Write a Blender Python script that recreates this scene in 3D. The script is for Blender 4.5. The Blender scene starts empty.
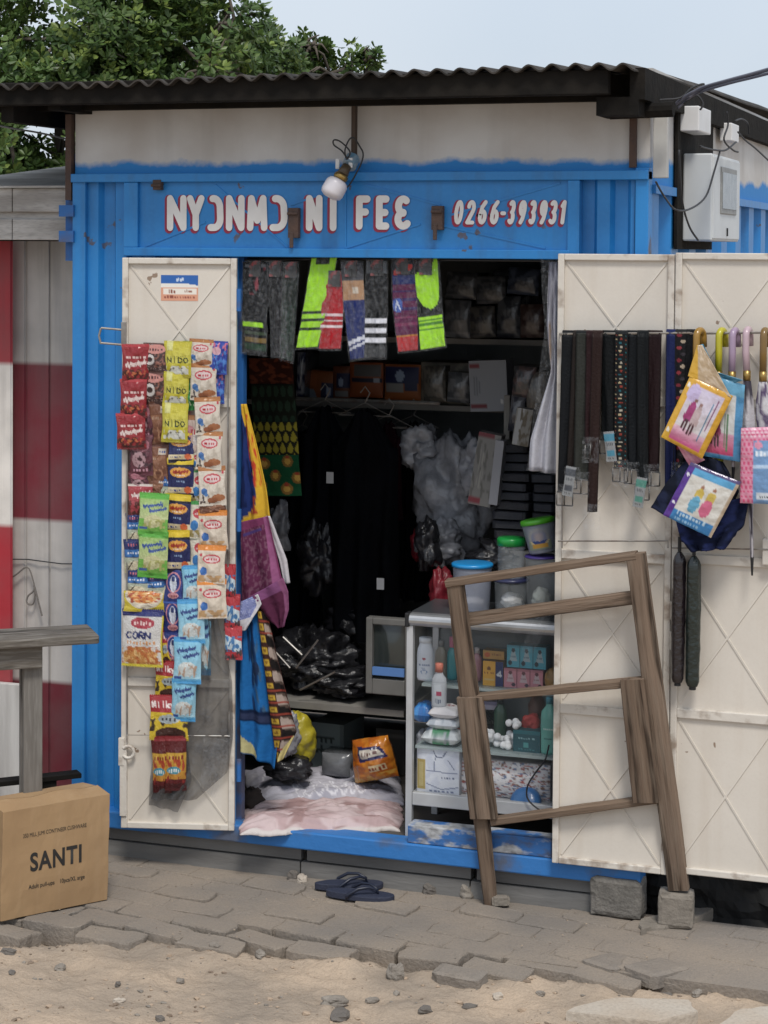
import bpy, math, random
import numpy as np
from mathutils import Vector, Matrix, noise as mnoise
C = bpy.context.scene.collection
R = math.radians
# ---------------------------------------------------------------- camera, world, sun, exposure
F_PX, CX, CY = 2000.0, 384.0, 320.0
TH, PI_, ROLL = R(19), R(2.0), R(0.4)
CAM = Vector((3.50, -6.62, 2.25))
fwd = Vector((-math.sin(TH)*math.cos(PI_), math.cos(TH)*math.cos(PI_), -math.sin(PI_)))
rt0 = Vector((math.cos(TH), math.sin(TH), 0)); up0 = rt0.cross(fwd)
rt = rt0*math.cos(ROLL)+up0*math.sin(ROLL); up = up0*math.cos(ROLL)-rt0*math.sin(ROLL)
cd = bpy.data.cameras.new('camera'); cam = bpy.data.objects.new('camera', cd); C.objects.link(cam)
cd.sensor_fit = 'VERTICAL'; cd.sensor_height = 36; cd.lens = F_PX/1024*36; cd.shift_y = (CY-512)/1024
cd.clip_start = 0.05; cd.clip_end = 500
M4 = Matrix((rt, up, -fwd)).transposed().to_4x4(); M4.translation = CAM; cam.matrix_world = M4
S = bpy.context.scene; S.camera = cam
w = bpy.data.worlds.new('World'); S.world = w; w.use_nodes = True
nt = w.node_tree; nt.nodes.clear()
SUN_AZ, SUN_EL = R(152), R(58)          # azimuth clockwise from +Y: behind and right of the camera
sk = nt.nodes.new('ShaderNodeTexSky'); sk.sky_type = 'NISHITA'; sk.sun_disc = False
sk.sun_elevation = SUN_EL; sk.sun_rotation = SUN_AZ; sk.air_density = 1.2; sk.dust_density = 3.0
tc = nt.nodes.new('ShaderNodeTexCoord'); ns = nt.nodes.new('ShaderNodeTexNoise'); ns.inputs['Scale'].default_value = 2.2; ns.inputs['Detail'].default_value = 4
nt.links.new(tc.outputs['Generated'], ns.inputs['Vector'])
cr = nt.nodes.new('ShaderNodeValToRGB'); cr.color_ramp.elements[0].position = .3; cr.color_ramp.elements[1].position = .75
cr.color_ramp.elements[0].color = (4.9, 5.6, 6.6, 1); cr.color_ramp.elements[1].color = (6.5, 6.9, 7.5, 1)
nt.links.new(ns.outputs['Fac'], cr.inputs['Fac'])
mx = nt.nodes.new('ShaderNodeMix'); mx.data_type = 'RGBA'; mx.inputs[0].default_value = .8
nt.links.new(sk.outputs[0], mx.inputs[6]); nt.links.new(cr.outputs[0], mx.inputs[7])
bg = nt.nodes.new('ShaderNodeBackground'); bg.inputs[1].default_value = .084
wo = nt.nodes.new('ShaderNodeOutputWorld'); nt.links.new(mx.outputs[2], bg.inputs[0]); nt.links.new(bg.outputs[0], wo.inputs[0])
sl = bpy.data.lights.new('sun', 'SUN'); sl.energy = 1.5; sl.angle = R(14); sl.color = (1, .96, .9)
so = bpy.data.objects.new('sun', sl); C.objects.link(so)
sd = Vector((math.sin(SUN_AZ)*math.cos(SUN_EL), math.cos(SUN_AZ)*math.cos(SUN_EL), math.sin(SUN_EL)))
so.rotation_euler = sd.to_track_quat('Z', 'Y').to_euler(); so.location = (3, -5, 9)
S.view_settings.view_transform = 'Standard'; S.view_settings.look = 'None'; S.view_settings.exposure = 0.66; S.view_settings.gamma = 1
S.cycles.max_bounces = 10; S.cycles.transparent_max_bounces = 24; S.cycles.caustics_reflective = False; S.cycles.caustics_refractive = False
S.cycles.use_denoising = True
# ---------------------------------------------------------------- projection helpers (pixel of the photo -> point on a real surface)
def ray(px, py): return (fwd*F_PX + rt*(px-CX) - up*(py-CY))
class Plane:
    """upright surface: x along it, y into it, z up"""
    def __init__(s, p0, ang=0.0):
        s.p0 = Vector(p0); s.ang = ang
        s.ux = Vector((math.cos(ang), math.sin(ang), 0)); s.uy = Vector((-math.sin(ang), math.cos(ang), 0))
    def w(s, px, py, off=0.0):
        p0 = s.p0 - s.uy*off; d = ray(px, py); t = (p0-CAM).dot(s.uy)/d.dot(s.uy); return CAM + d*t
    def l(s, px, py, off=0.0):
        q = s.w(px, py, off)-s.p0; return Vector((q.dot(s.ux), q.dot(s.uy), q.z))
def PY(y): return Plane((0, y, 0), 0)
def ground(px, py, z=0.0):
    d = ray(px, py); return CAM + d*((z-CAM.z)/d.z)
FAC = PY(0)
def X(px, py=500, y=0): return PY(y).w(px, py).x
def Z(py, px=384, y=0): return PY(y).w(px, py).z
# ---------------------------------------------------------------- colours and materials
def lin(c):
    c /= 255.0
    return c/12.92 if c <= .04045 else ((c+.055)/1.055)**2.4
def hx(h, k=1.0):
    h = h.lstrip('#'); return tuple(k*lin(int(h[i:i+2], 16)) for i in (0, 2, 4))
MATS = {}
def mat(name, base=(.5, .5, .5), rough=.6, metal=0, spot=None, scale=8, amount=.5, contrast=.15, bump=0, bscale=60, stretch=(1, 1, 1), attr=False, spec=.5, coat=0, alpha=None, trans=0, fine=None, streak=None, crack=None, chip=None, sss=0, edge=.5):
    if name in MATS: return MATS[name]
    m = bpy.data.materials.new(name); m.use_nodes = True; N = m.node_tree; b = N.nodes['Principled BSDF']; L = N.links
    b.inputs['Roughness'].default_value = rough; b.inputs['Metallic'].default_value = metal
    b.inputs['Specular IOR Level'].default_value = spec; b.inputs['Coat Weight'].default_value = coat
    if trans: b.inputs['Transmission Weight'].default_value = trans
    t = N.nodes.new('ShaderNodeTexCoord'); mp = N.nodes.new('ShaderNodeMapping'); mp.inputs['Scale'].default_value = stretch
    L.new(t.outputs['Object'], mp.inputs['Vector'])
    def nz(s, detail=6, vec=mp): 
        n = N.nodes.new('ShaderNodeTexNoise'); n.inputs['Scale'].default_value = s; n.inputs['Detail'].default_value = detail; L.new(vec.outputs[0], n.inputs['Vector']); return n
    def mixc(a, bb, fac):
        x = N.nodes.new('ShaderNodeMix'); x.data_type = 'RGBA'
        for sck, v in ((6, a), (7, bb)):
            if isinstance(v, tuple): x.inputs[sck].default_value = (*v[:3], 1)
            else: L.new(v, x.inputs[sck])
        if isinstance(fac, float): x.inputs[0].default_value = fac
        else: L.new(fac, x.inputs[0])
        return x.outputs[2]
    def ramp(src, lo, hi, top=1.0):
        r = N.nodes.new('ShaderNodeMapRange'); r.inputs[1].default_value = lo; r.inputs[2].default_value = hi; r.inputs[3].default_value = 0; r.inputs[4].default_value = top; L.new(src, r.inputs[0]); return r.outputs[0]
    if attr:
        a = N.nodes.new('ShaderNodeAttribute'); a.attribute_name = 'Col'; col = a.outputs['Color']
    else: col = tuple(base)
    if spot is not None:
        n = nz(scale); col = mixc(col, tuple(spot), ramp(n.outputs['Fac'], edge-contrast, edge+contrast, amount))
    if streak is not None:      # rust or water runs: noise drawn out along z
        mp2 = N.nodes.new('ShaderNodeMapping'); mp2.inputs['Scale'].default_value = (1, 1, .07); L.new(t.outputs['Object'], mp2.inputs['Vector'])
        n = nz(streak[1], 5, mp2); col = mixc(col, tuple(streak[0]), ramp(n.outputs['Fac'], .52, .78, streak[2]))
    if chip is not None:        # small sharp flakes where the coat is gone
        n = nz(chip[1], 5); n2 = nz(chip[1]*.17, 3); mm_ = N.nodes.new('ShaderNodeMath'); mm_.operation = 'MULTIPLY'; L.new(n.outputs['Fac'], mm_.inputs[0]); L.new(n2.outputs['Fac'], mm_.inputs[1])
        col = mixc(col, tuple(chip[0]), ramp(mm_.outputs[0], chip[2], chip[2]+.015, .85))
    if crack is not None:       # grain lines and drying cracks along local x
        mp3 = N.nodes.new('ShaderNodeMapping'); mp3.inputs['Scale'].default_value = (.05, 1, 1); L.new(t.outputs['Object'], mp3.inputs['Vector'])
        n = nz(crack[1], 4, mp3); col = mixc(col, tuple(crack[0]), ramp(n.outputs['Fac'], .50, .66, crack[2]))
        n = nz(crack[1]*.45, 3, mp3); col = mixc(col, tuple(.35*c for c in crack[0]), ramp(n.outputs['Fac'], .61, .65, .8))
    if fine is not None:
        n = nz(fine[1], 3); col = mixc(col, tuple(fine[0]), ramp(n.outputs['Fac'], .45, .75, fine[2]))
    if isinstance(col, tuple): b.inputs['Base Color'].default_value = (*col[:3], 1)
    else: L.new(col, b.inputs['Base Color'])
    if bump:
        n = nz(bscale); bp = N.nodes.new('ShaderNodeBump'); bp.inputs['Strength'].default_value = bump; bp.inputs['Distance'].default_value = .01; L.new(n.outputs['Fac'], bp.inputs['Height']); L.new(bp.outputs[0], b.inputs['Normal'])
    if alpha is not None:       # clear film: mostly see-through, glossy creases
        o = N.nodes['Material Output']; tr = N.nodes.new('ShaderNodeBsdfTransparent'); ms = N.nodes.new('ShaderNodeMixShader')
        n = nz(bscale*.5, 4); L.new(ramp(n.outputs['Fac'], .42, .72, 1.0), ms.inputs[0])
        mm = N.nodes.new('ShaderNodeMath'); mm.operation = 'MULTIPLY_ADD'; mm.inputs[1].default_value = alpha[1]; mm.inputs[2].default_value = alpha[0]
        L.new(ms.inputs[0].links[0].from_socket, mm.inputs[0]); L.new(mm.outputs[0], ms.inputs[0])
        L.new(tr.outputs[0], ms.inputs[1]); L.new(b.outputs[0], ms.inputs[2]); L.new(ms.outputs[0], o.inputs['Surface'])
    MATS[name] = m; return m
BLUE = mat('blue_paint', (.020, .215, .55), .42, spot=(.017, .155, .42), scale=3, amount=.6, bump=.12, bscale=9, streak=((.05, .06, .08), 14, .35), fine=((.04, .25, .58), 60, .3), chip=((.10, .07, .055), 22, .40))
BLUE_D = mat('blue_paint_worn', (.02, .12, .36), .55, spot=(.10, .07, .05), scale=7, amount=.7, edge=.58, contrast=.06, bump=.2, bscale=30)
CREAM = mat('cream_paint', (.66, .61, .54), .40, chip=((.20, .12, .07), 26, .43), spot=(.58, .53, .46), scale=2, amount=.5, bump=.22, bscale=7, streak=((.42, .33, .24), 16, .22), fine=((.46, .40, .33), 120, .10))
CREAM_E = mat('cream_edge', (.62, .575, .51), .5, spot=(.22, .15, .10), scale=14, amount=.75, edge=.6, contrast=.07, bump=.2, bscale=40)
STEEL = mat('dull_steel', (.36, .35, .33), .45, metal=.7, spot=(.17, .12, .09), scale=25, amount=.6)
RUST = mat('rust', (.10, .06, .045), .85, spot=(.05, .04, .04), scale=20, bump=.4, bscale=80)
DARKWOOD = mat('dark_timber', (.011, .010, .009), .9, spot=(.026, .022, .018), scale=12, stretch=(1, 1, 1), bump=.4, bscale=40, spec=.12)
ROOFM = mat('roof_sheet', (.065, .057, .05), .85, spot=(.022, .02, .018), scale=5, amount=.8, bump=.3, bscale=40, spec=.2, streak=((.10, .085, .07), 12, .5))
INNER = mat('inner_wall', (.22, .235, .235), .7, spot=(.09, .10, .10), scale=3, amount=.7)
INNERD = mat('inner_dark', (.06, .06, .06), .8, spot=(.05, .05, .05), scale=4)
FILM = mat('pack_film', attr=True, rough=.24, coat=.35, bump=.55, bscale=30)
PAPER = mat('printed_card', attr=True, rough=.6, bump=.05, bscale=30)
CLOTH = mat('printed_cloth', attr=True, rough=.9, spec=.15, bump=.25, bscale=70)
PAINTED = mat('painted_board', attr=True, rough=.6, spot=(.13, .12, .11), scale=6, amount=.25, bump=.15, bscale=25, streak=((.07, .06, .06), 16, .35))
CLEAR = mat('clear_film', (.55, .57, .6), .10, alpha=(.04, .13), bscale=150, bump=1.0, spec=1.0)
SMOKE = mat('smoky_film', (.07, .07, .073), .14, alpha=(.52, .38), bscale=22, bump=.8, spec=.7)
CLEARJAR = mat('clear_jar', (.75, .8, .82), .1, alpha=(.12, .25), bscale=16, bump=.15, spec=.8)
FROST = mat('frosted_tub', (.42, .45, .54), .3, alpha=(.42, .2), bscale=10, spec=.5)
def gloss(name, c, r=.35, **k): return mat(name, c, r, **k)
BLACK = mat('black_rubber', (.012, .012, .013), .55)
WIRE = mat('black_wire', (.02, .02, .022), .6)
WHITEP = mat('white_plastic', (.72, .71, .70), .4, spot=(.55, .53, .50), scale=10, amount=.4)
# ---------------------------------------------------------------- mesh builder
class MB:
    def __init__(s): s.v = []; s.f = []; s.m = []; s.col = None
    def add(s, vs, fs, mi=0):
        o = len(s.v); s.v += [tuple(v) for v in vs]; s.f += [tuple(i+o for i in f) for f in fs]; s.m += [mi]*len(fs); return s
    def box(s, x0, x1, y0, y1, z0, z1, mi=0, M=None):
        vs = [Vector((x, y, z)) for z in (z0, z1) for y in (y0, y1) for x in (x0, x1)]
        if M is not None: vs = [M @ v for v in vs]
        return s.add(vs, [(0, 2, 3, 1), (4, 5, 7, 6), (0, 1, 5, 4), (2, 6, 7, 3), (0, 4, 6, 2), (1, 3, 7, 5)], mi)
    def tube(s, pts, r, n=8, mi=0):
        pts = [Vector(p) for p in pts]; rs = r if isinstance(r, (list, tuple)) else [r]*len(pts); rings = []; a = None
        for i, p in enumerate(pts):
            t = (pts[min(i+1, len(pts)-1)]-pts[max(i-1, 0)]).normalized()
            if a is None: a = t.orthogonal().normalized()
            a = (a-t*a.dot(t)).normalized(); b = t.cross(a)
            rings.append([p+(a*math.cos(2*math.pi*k/n)+b*math.sin(2*math.pi*k/n))*rs[i] for k in range(n)])
        vs = [v for q in rings for v in q]; fs = []
        for i in range(len(pts)-1):
            for k in range(n): fs.append((i*n+k, i*n+(k+1) % n, (i+1)*n+(k+1) % n, (i+1)*n+k))
        fs.append(tuple(range(n-1, -1, -1))); fs.append(tuple(range((len(pts)-1)*n, len(pts)*n)))
        return s.add(vs, fs, mi)
    def lathe(s, prof, n=20, mi=0, M=None, sx=1, sy=1):
        vs = [Vector((sx*r*math.cos(2*math.pi*k/n), sy*r*math.sin(2*math.pi*k/n), z)) for r, z in prof for k in range(n)]
        if M is not None: vs = [M @ v for v in vs]
        fs = [(i*n+k, i*n+(k+1) % n, (i+1)*n+(k+1) % n, (i+1)*n+k) for i in range(len(prof)-1) for k in range(n)]
        fs += [tuple(range(n-1, -1, -1)), tuple(range((len(prof)-1)*n, len(prof)*n))]
        return s.add(vs, fs, mi)
    def prism(s, poly, y0, y1, mi=0):   # poly: (x,z) outline, counter-clockwise seen from -y
        n = len(poly); vs = [(x, y0, z) for x, z in poly]+[(x, y1, z) for x, z in poly]
        fs = [tuple(range(n)), tuple(range(2*n-1, n-1, -1))]+[(i, i+n, (i+1) % n+n, (i+1) % n) for i in range(n)]
        return s.add(vs, fs, mi)
    def hull(s, a, b, mi=0):            # two matching loops joined
        n = len(a); return s.add(list(a)+list(b), [tuple(range(n-1, -1, -1)), tuple(range(n, 2*n))]+[(i, (i+1) % n, (i+1) % n+n, i+n) for i in range(n)], mi)
    def grid(s, P, nu, nv, mi=0, flip=False):   # P: (nv+1)*(nu+1) points, row by row from the top
        fs = []
        for j in range(nv):
            for i in range(nu):
                a = j*(nu+1)+i; q = (a, a+nu+1, a+nu+2, a+1); fs.append(q[::-1] if flip else q)
        return s.add(P, fs, mi)
    def mesh(s, name, mats, smooth=False, col=None):
        me = bpy.data.meshes.new(name); me.from_pydata(s.v, [], s.f); me.validate()
        for m in (mats if isinstance(mats, (list, tuple)) else [mats]): me.materials.append(m)
        if len(me.polygons) == len(s.m): me.polygons.foreach_set('material_index', s.m)
        me.polygons.foreach_set('use_smooth', [smooth]*len(me.polygons))
        if col is not None:
            a = me.attributes.new('Col', 'FLOAT_COLOR', 'POINT'); c = np.ones((len(s.v), 4)); c[:len(col), :3] = col; a.data.foreach_set('color', c.ravel())
        me.update(); return me
    def build(s, name, mats, parent=None, smooth=False, bevel=0, loc=None, rot=None, col=None):
        o = bpy.data.objects.new(name, s.mesh(name, mats, smooth, col)); C.objects.link(o)
        if parent is not None: o.parent = parent
        if loc is not None: o.location = loc
        if rot is not None: o.rotation_euler = rot
        if bevel:
            b = o.modifiers.new('bevel', 'BEVEL'); b.width = bevel; b.segments = 2; b.limit_method = 'ANGLE'; b.angle_limit = R(35)
        return o
def tag(o, label, cat, group=None, kind=None):
    o['label'] = label; o['category'] = cat
    if group: o['group'] = group
    if kind: o['kind'] = kind
    return o
def structure(o, kind='structure'): o['kind'] = kind; return o
def empty(name, loc, rot=(0, 0, 0)):
    o = bpy.data.objects.new(name, None); C.objects.link(o); o.location = loc; o.rotation_euler = rot; o.empty_display_size = .05; return o
def fbm(x, y, z=0.0, o=4): return mnoise.fractal(Vector((x, y, z)), 1.0, 2.0, o)
def curve(pts, k=6):
    pts = [Vector(p) for p in pts]; out = []
    for i in range(len(pts)-1):
        p0, p1, p2, p3 = pts[max(i-1, 0)], pts[i], pts[i+1], pts[min(i+2, len(pts)-1)]
        for j in range(k):
            t = j/k; out.append(.5*((2*p1)+(p2-p0)*t+(2*p0-5*p1+4*p2-p3)*t*t+(3*p1-p0-3*p2+p3)*t**3))
    return out+[pts[-1]]
# ---------------------------------------------------------------- stroke letters
ARC = lambda cx, cy, rx, ry, a0, a1, n=10: [(cx+rx*math.cos(R(a0+(a1-a0)*i/n)), cy+ry*math.sin(R(a0+(a1-a0)*i/n))) for i in range(n+1)]
FONT = {
 'A': [[(0, 0), (.5, 1), (1, 0)], [(.2, .35), (.8, .35)]], 'C': [ARC(.55, .5, .55, .5, 45, 315)], 'D': [[(0, 0), (0, 1), (.4, 1)]+ARC(.4, .5, .6, .5, 90, -90)+[(0, 0)]],
 'E': [[(1, 1), (0, 1), (0, 0), (1, 0)], [(0, .5), (.85, .5)]], 'F': [[(1, 1), (0, 1), (0, 0)], [(0, .52), (.8, .52)]], 'I': [[(.5, 0), (.5, 1)]],
 'K': [[(0, 0), (0, 1)], [(1, 1), (0, .45), (1, 0)]], 'L': [[(0, 1), (0, 0), (1, 0)]], 'M': [[(0, 0), (.08, 1), (.5, .25), (.92, 1), (1, 0)]], 'N': [[(0, 0), (0, 1), (1, 0), (1, 1)]],
 'O': [ARC(.5, .5, .5, .5, 0, 360, 18)], 'P': [[(0, 0), (0, 1), (.5, 1)]+ARC(.5, .73, .5, .27, 90, -90)+[(0, .46)]], 'R': [[(0, 0), (0, 1), (.5, 1)]+ARC(.5, .75, .5, .25, 90, -90)+[(0, .5)], [(.4, .5), (1, 0)]],
 'S': [ARC(.5, .75, .45, .25, 20, 270)+ARC(.5, .25, .48, .25, 90, -160)], 'T': [[(0, 1), (1, 1)], [(.5, 1), (.5, 0)]], 'U': [[(0, 1), (0, .4)]+ARC(.5, .4, .5, .4, 180, 360)+[(1, 1)]], 'Y': [[(0, 1), (.5, .45), (1, 1)], [(.5, .45), (.5, 0)]],
 'Q': [ARC(.35, .68, .62, .32, 100, 10, 6)+[(1, .35)]+ARC(.4, .3, .6, .3, 0, -90, 6)+[(.05, .0)]],     # open o, mouth to the left
 'G': [ARC(.55, .74, .45, .26, 50, 270)+ARC(.55, .25, .5, .25, 90, 320)],                              # open e
 '0': [ARC(.5, .5, .46, .5, 0, 360, 18)], '1': [[(.15, .8), (.55, 1), (.55, 0)]], '2': [ARC(.5, .72, .45, .28, 170, -30)+[(.05, 0), (1, 0)]],
 '3': [ARC(.42, .75, .45, .25, 140, -80)+ARC(.42, .25, .5, .25, 80, -140)], '4': [[(.8, 0), (.8, 1), (0, .3), (1, .3)]], '6': [[(.8, 1), (.3, .75), (.06, .35)]+ARC(.5, .28, .44, .28, 170, -190, 14)], '9': [ARC(.5, .7, .44, .3, 0, 350, 14)+[(.94, .6), (.7, .2), (.35, 0)]],
 '-': [[(.1, .45), (.9, .45)]], 'i': [[(.5, 0), (.5, .6)], [(.5, .82), (.5, .86)]], 'l': [[(.5, 0), (.5, 1)]], 'k': [[(0, 0), (0, 1)], [(.9, .6), (0, .25), (.9, 0)]], 'y': [[(0, .6), (.45, 0)], [(.95, .6), (.3, -.3)]], 'o': [ARC(.5, .3, .45, .3, 0, 360, 12)], 'e': [[(.05, .32), (.95, .32)]+ARC(.5, .3, .45, .3, 0, 310, 12)],
}
def letter_geo(mb, ch, x0, x1, z0, z1, wd, y, mi=0, slant=0.0, k=[0]):
    for pl in FONT.get(ch, []):
        pts = [Vector((x0+(x1-x0)*a+slant*b*(z1-z0), 0, z0+(z1-z0)*b)) for a, b in pl]
        for i in range(len(pts)-1):
            k[0] += 1; yy = y-0.00006*(k[0] % 12)
            d = (pts[i+1]-pts[i]); L = d.length
            if L < 1e-6: continue
            d /= L; nrm = Vector((-d.z, 0, d.x))*wd/2; q = []
            for c, a0 in ((pts[i], 1), (pts[i+1], -1)):     # capsule outline
                for j in range(7):
                    t = math.pi*j/6; q.append(c+nrm*math.cos(t)*a0-d*math.sin(t)*wd/2*a0)
            mb.add([(p.x, yy, p.z) for p in q], [tuple(range(len(q)))], mi)
# ---------------------------------------------------------------- painter: pattern printed on a pack, card or cloth (u right, v down, 0..1)
def paint(ops, U, V):
    c = np.ones(U.shape+(3,))*.8
    def put(mask, col): 
        col = np.array(hx(col) if isinstance(col, str) else col); c[mask] = col
    for op in ops:
        k = op[0]
        if k == 'bg': put(np.ones(U.shape, bool), op[1])
        elif k == 'r': put((U >= op[1]) & (U <= op[3]) & (V >= op[2]) & (V <= op[4]), op[5])
        elif k == 'e': put(((U-op[1])/op[3])**2+((V-op[2])/op[4])**2 <= 1, op[5])
        elif k == 'o':
            d = ((U-op[1])/op[3])**2+((V-op[2])/op[4])**2; put((d <= 1) & (d >= op[6]), op[5])
        elif k == 'g':
            m = (U >= op[1]) & (U <= op[3]) & (V >= op[2]) & (V <= op[4]); t = np.clip((V-op[2])/(op[4]-op[2]), 0, 1)[..., None]
            g = np.array(hx(op[5]))*(1-t)+np.array(hx(op[6]))*t; c[m] = g[m]
        elif k == 'l':
            ax, ay, bx, by = op[1:5]; dx, dy = bx-ax, by-ay; t = np.clip(((U-ax)*dx+(V-ay)*dy)/(dx*dx+dy*dy+1e-9), 0, 1)
            put(((U-ax-t*dx)**2+(V-ay-t*dy)**2) <= op[5]**2, op[6])
        elif k == 'p':
            P = op[1]; ins = np.zeros(U.shape, bool)
            for i in range(len(P)):
                (xa, ya), (xb, yb) = P[i], P[i-1]
                ins ^= ((ya > V) != (yb > V)) & (U < (xb-xa)*(V-ya)/(yb-ya+1e-12)+xa)
            put(ins, op[2])
        elif k == 'd':
            _, x0, y0, x1, y1, nx, ny, r, col = op; a = (U-x0)/(x1-x0)*nx; b = (V-y0)/(y1-y0)*ny
            row = np.floor(b); a = a+.5*(row % 2); fa = a-np.floor(a)-.5; fb = b-np.floor(b)-.5
            put((fa**2+fb**2 < r*r) & (U >= x0) & (U <= x1) & (V >= y0) & (V <= y1), col)
        elif k == 'n':
            _, x0, y0, x1, y1, col, sc, thr, seed = op; m = (U >= x0) & (U <= x1) & (V >= y0) & (V <= y1)
            tgt = np.array(hx(col))
            for ij in zip(*np.where(m)):
                t = (mnoise.fractal(Vector((U[ij]*sc+seed*7.3, V[ij]*sc+seed*3.1, seed)), 1, 2, 2)-thr)/.16+.5
                if t > 0: t = min(1, t); c[ij] = c[ij]*(1-t)+tgt*t
        elif k == 's':          # a line of lettering too small to read
            _, x0, y0, x1, y1, col, n, seed = op; rr = random.Random(seed)
            for i in range(n):
                a = x0+(x1-x0)*(i+.1)/n; b = x0+(x1-x0)*(i+.1+rr.uniform(.4, .75))/n; t = rr.uniform(0, .35)*(y1-y0)
                put((U >= a) & (U <= b) & (V >= y0+t) & (V <= y1-rr.uniform(0, .2)*(y1-y0)), col)
        elif k == 'q':          # joined-up script too small to read
            _, x0, y0, x1, y1, amp, th, col, seed = op; rr = random.Random(seed); n = 26; pts = []; lo = 1
            for i in range(n+1):
                t = i/n; lo = -lo; pts.append((x0+(x1-x0)*t+.012*rr.uniform(-1, 1), y0+(y1-y0)*t+lo*amp*(rr.uniform(.25, .6) if rr.random() < .75 else 1.1)))
            for (ax, ay), (bx, by) in zip(pts[:-1], pts[1:]):
                dx, dy = bx-ax, by-ay; t = np.clip(((U-ax)*dx+(V-ay)*dy)/(dx*dx+dy*dy+1e-9), 0, 1); put(((U-ax-t*dx)**2+(V-ay-t*dy)**2) <= th*th, col)
        elif k == 'w':
            _, txt, x0, y0, x1, y1, th, col = op[:8]; n = len(txt); cw = (x1-x0)/n; asp = op[8] if len(op) > 8 else 1.0
            for i, ch in enumerate(txt):
                for pl in FONT.get(ch, []):
                    for a, b in zip(pl[:-1], pl[1:]):
                        ax, ay = x0+cw*(i+.1+.72*a[0]), y1-(y1-y0)*a[1]; bx, by = x0+cw*(i+.1+.72*b[0]), y1-(y1-y0)*b[1]
                        dx, dy = bx-ax, (by-ay)*asp; t = np.clip(((U-ax)*dx+(V-ay)*asp*dy)/(dx*dx+dy*dy+1e-9), 0, 1)
                        put(((U-ax-t*dx)**2+((V-ay)*asp-t*dy)**2) <= th*th, col)
    g = c.mean(axis=-1, keepdims=True); return (c*.94+g*.06)*.95
def UV(nu, nv):
    V, U = np.mgrid[0:nv+1, 0:nu+1]; return U/nu, V/nv
CACHE = {}
def pillow_mesh(key, ops, nu=40, nv=52, crimp=.055, seed=1, mats=None, wr=.25):
    """unit sachet, 1 x 1, thickness about 1 (scaled on the object); hangs from z=0 down to z=-1"""
    if key in CACHE: return CACHE[key]
    U, V = UV(nu, nv); c = paint(ops, U, V); mb = MB(); P = []; Q = []
    rr = random.Random(seed); ph = [rr.uniform(0, 6) for _ in range(6)]
    for j in range(nv+1):
        for i in range(nu+1):
            u, v = U[j, i], V[j, i]; vv = min(1, max(0, (v-crimp)/(1-2*crimp)))
            th = (math.sin(math.pi*u)**.6)*(max(0, math.sin(math.pi*vv))**.55) if 0 < vv < 1 else 0
            wv = wr*fbm(u*4+ph[0], v*3+ph[1], seed)*(.3+th)+.16*math.sin((u*.6+v)*14+ph[4])*th*(v-.5)**2*4
            x = (u-.5)*(1-.05*math.sin(math.pi*vv))+.008*math.sin(v*9+ph[2]); z = -v
            if v in (0, 1): z += .012*((i % 2)*2-1)
            wav = .12*math.sin(u*5+ph[3])*(1-th)
            P.append((x, -.5*th+wv+wav, z)); Q.append((x, .5*th+wav+.03, z))
    mb.grid(P, nu, nv); mb.grid(Q, nu, nv, flip=True); cc = np.concatenate([c.reshape(-1, 3)]*2)
    me = mb.mesh(key, mats or FILM, True, cc); CACHE[key] = me; return me
def place(name, me, pl, x0, y0, x1, y1, off, thick, parent=None, rot=0.0, rx=0.0, rz=0.0):
    """put a unit pack so that it covers the photo's rectangle on surface pl"""
    tl, br = pl.l(x0, y0, off), pl.l(x1, y1, off); tr, bl = pl.l(x1, y0, off), pl.l(x0, y1, off)
    wd = ((tr-tl).length+(br-bl).length)/2; ht = ((bl-tl).length+(br-tr).length)/2
    o = bpy.data.objects.new(name, me); C.objects.link(o)
    top = (tl+tr)/2; wt = pl.p0+pl.ux*top.x-pl.uy*off+Vector((0, 0, top.z))
    o.scale = (wd, thick, ht); o.rotation_euler = (0, rot, pl.ang); o.location = wt
    if parent is not None: o.parent = parent; o.location = parent.matrix_basis.inverted() @ wt; o.rotation_euler = (rx, rot, pl.ang-parent.rotation_euler.z+rz)
    return o
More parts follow.
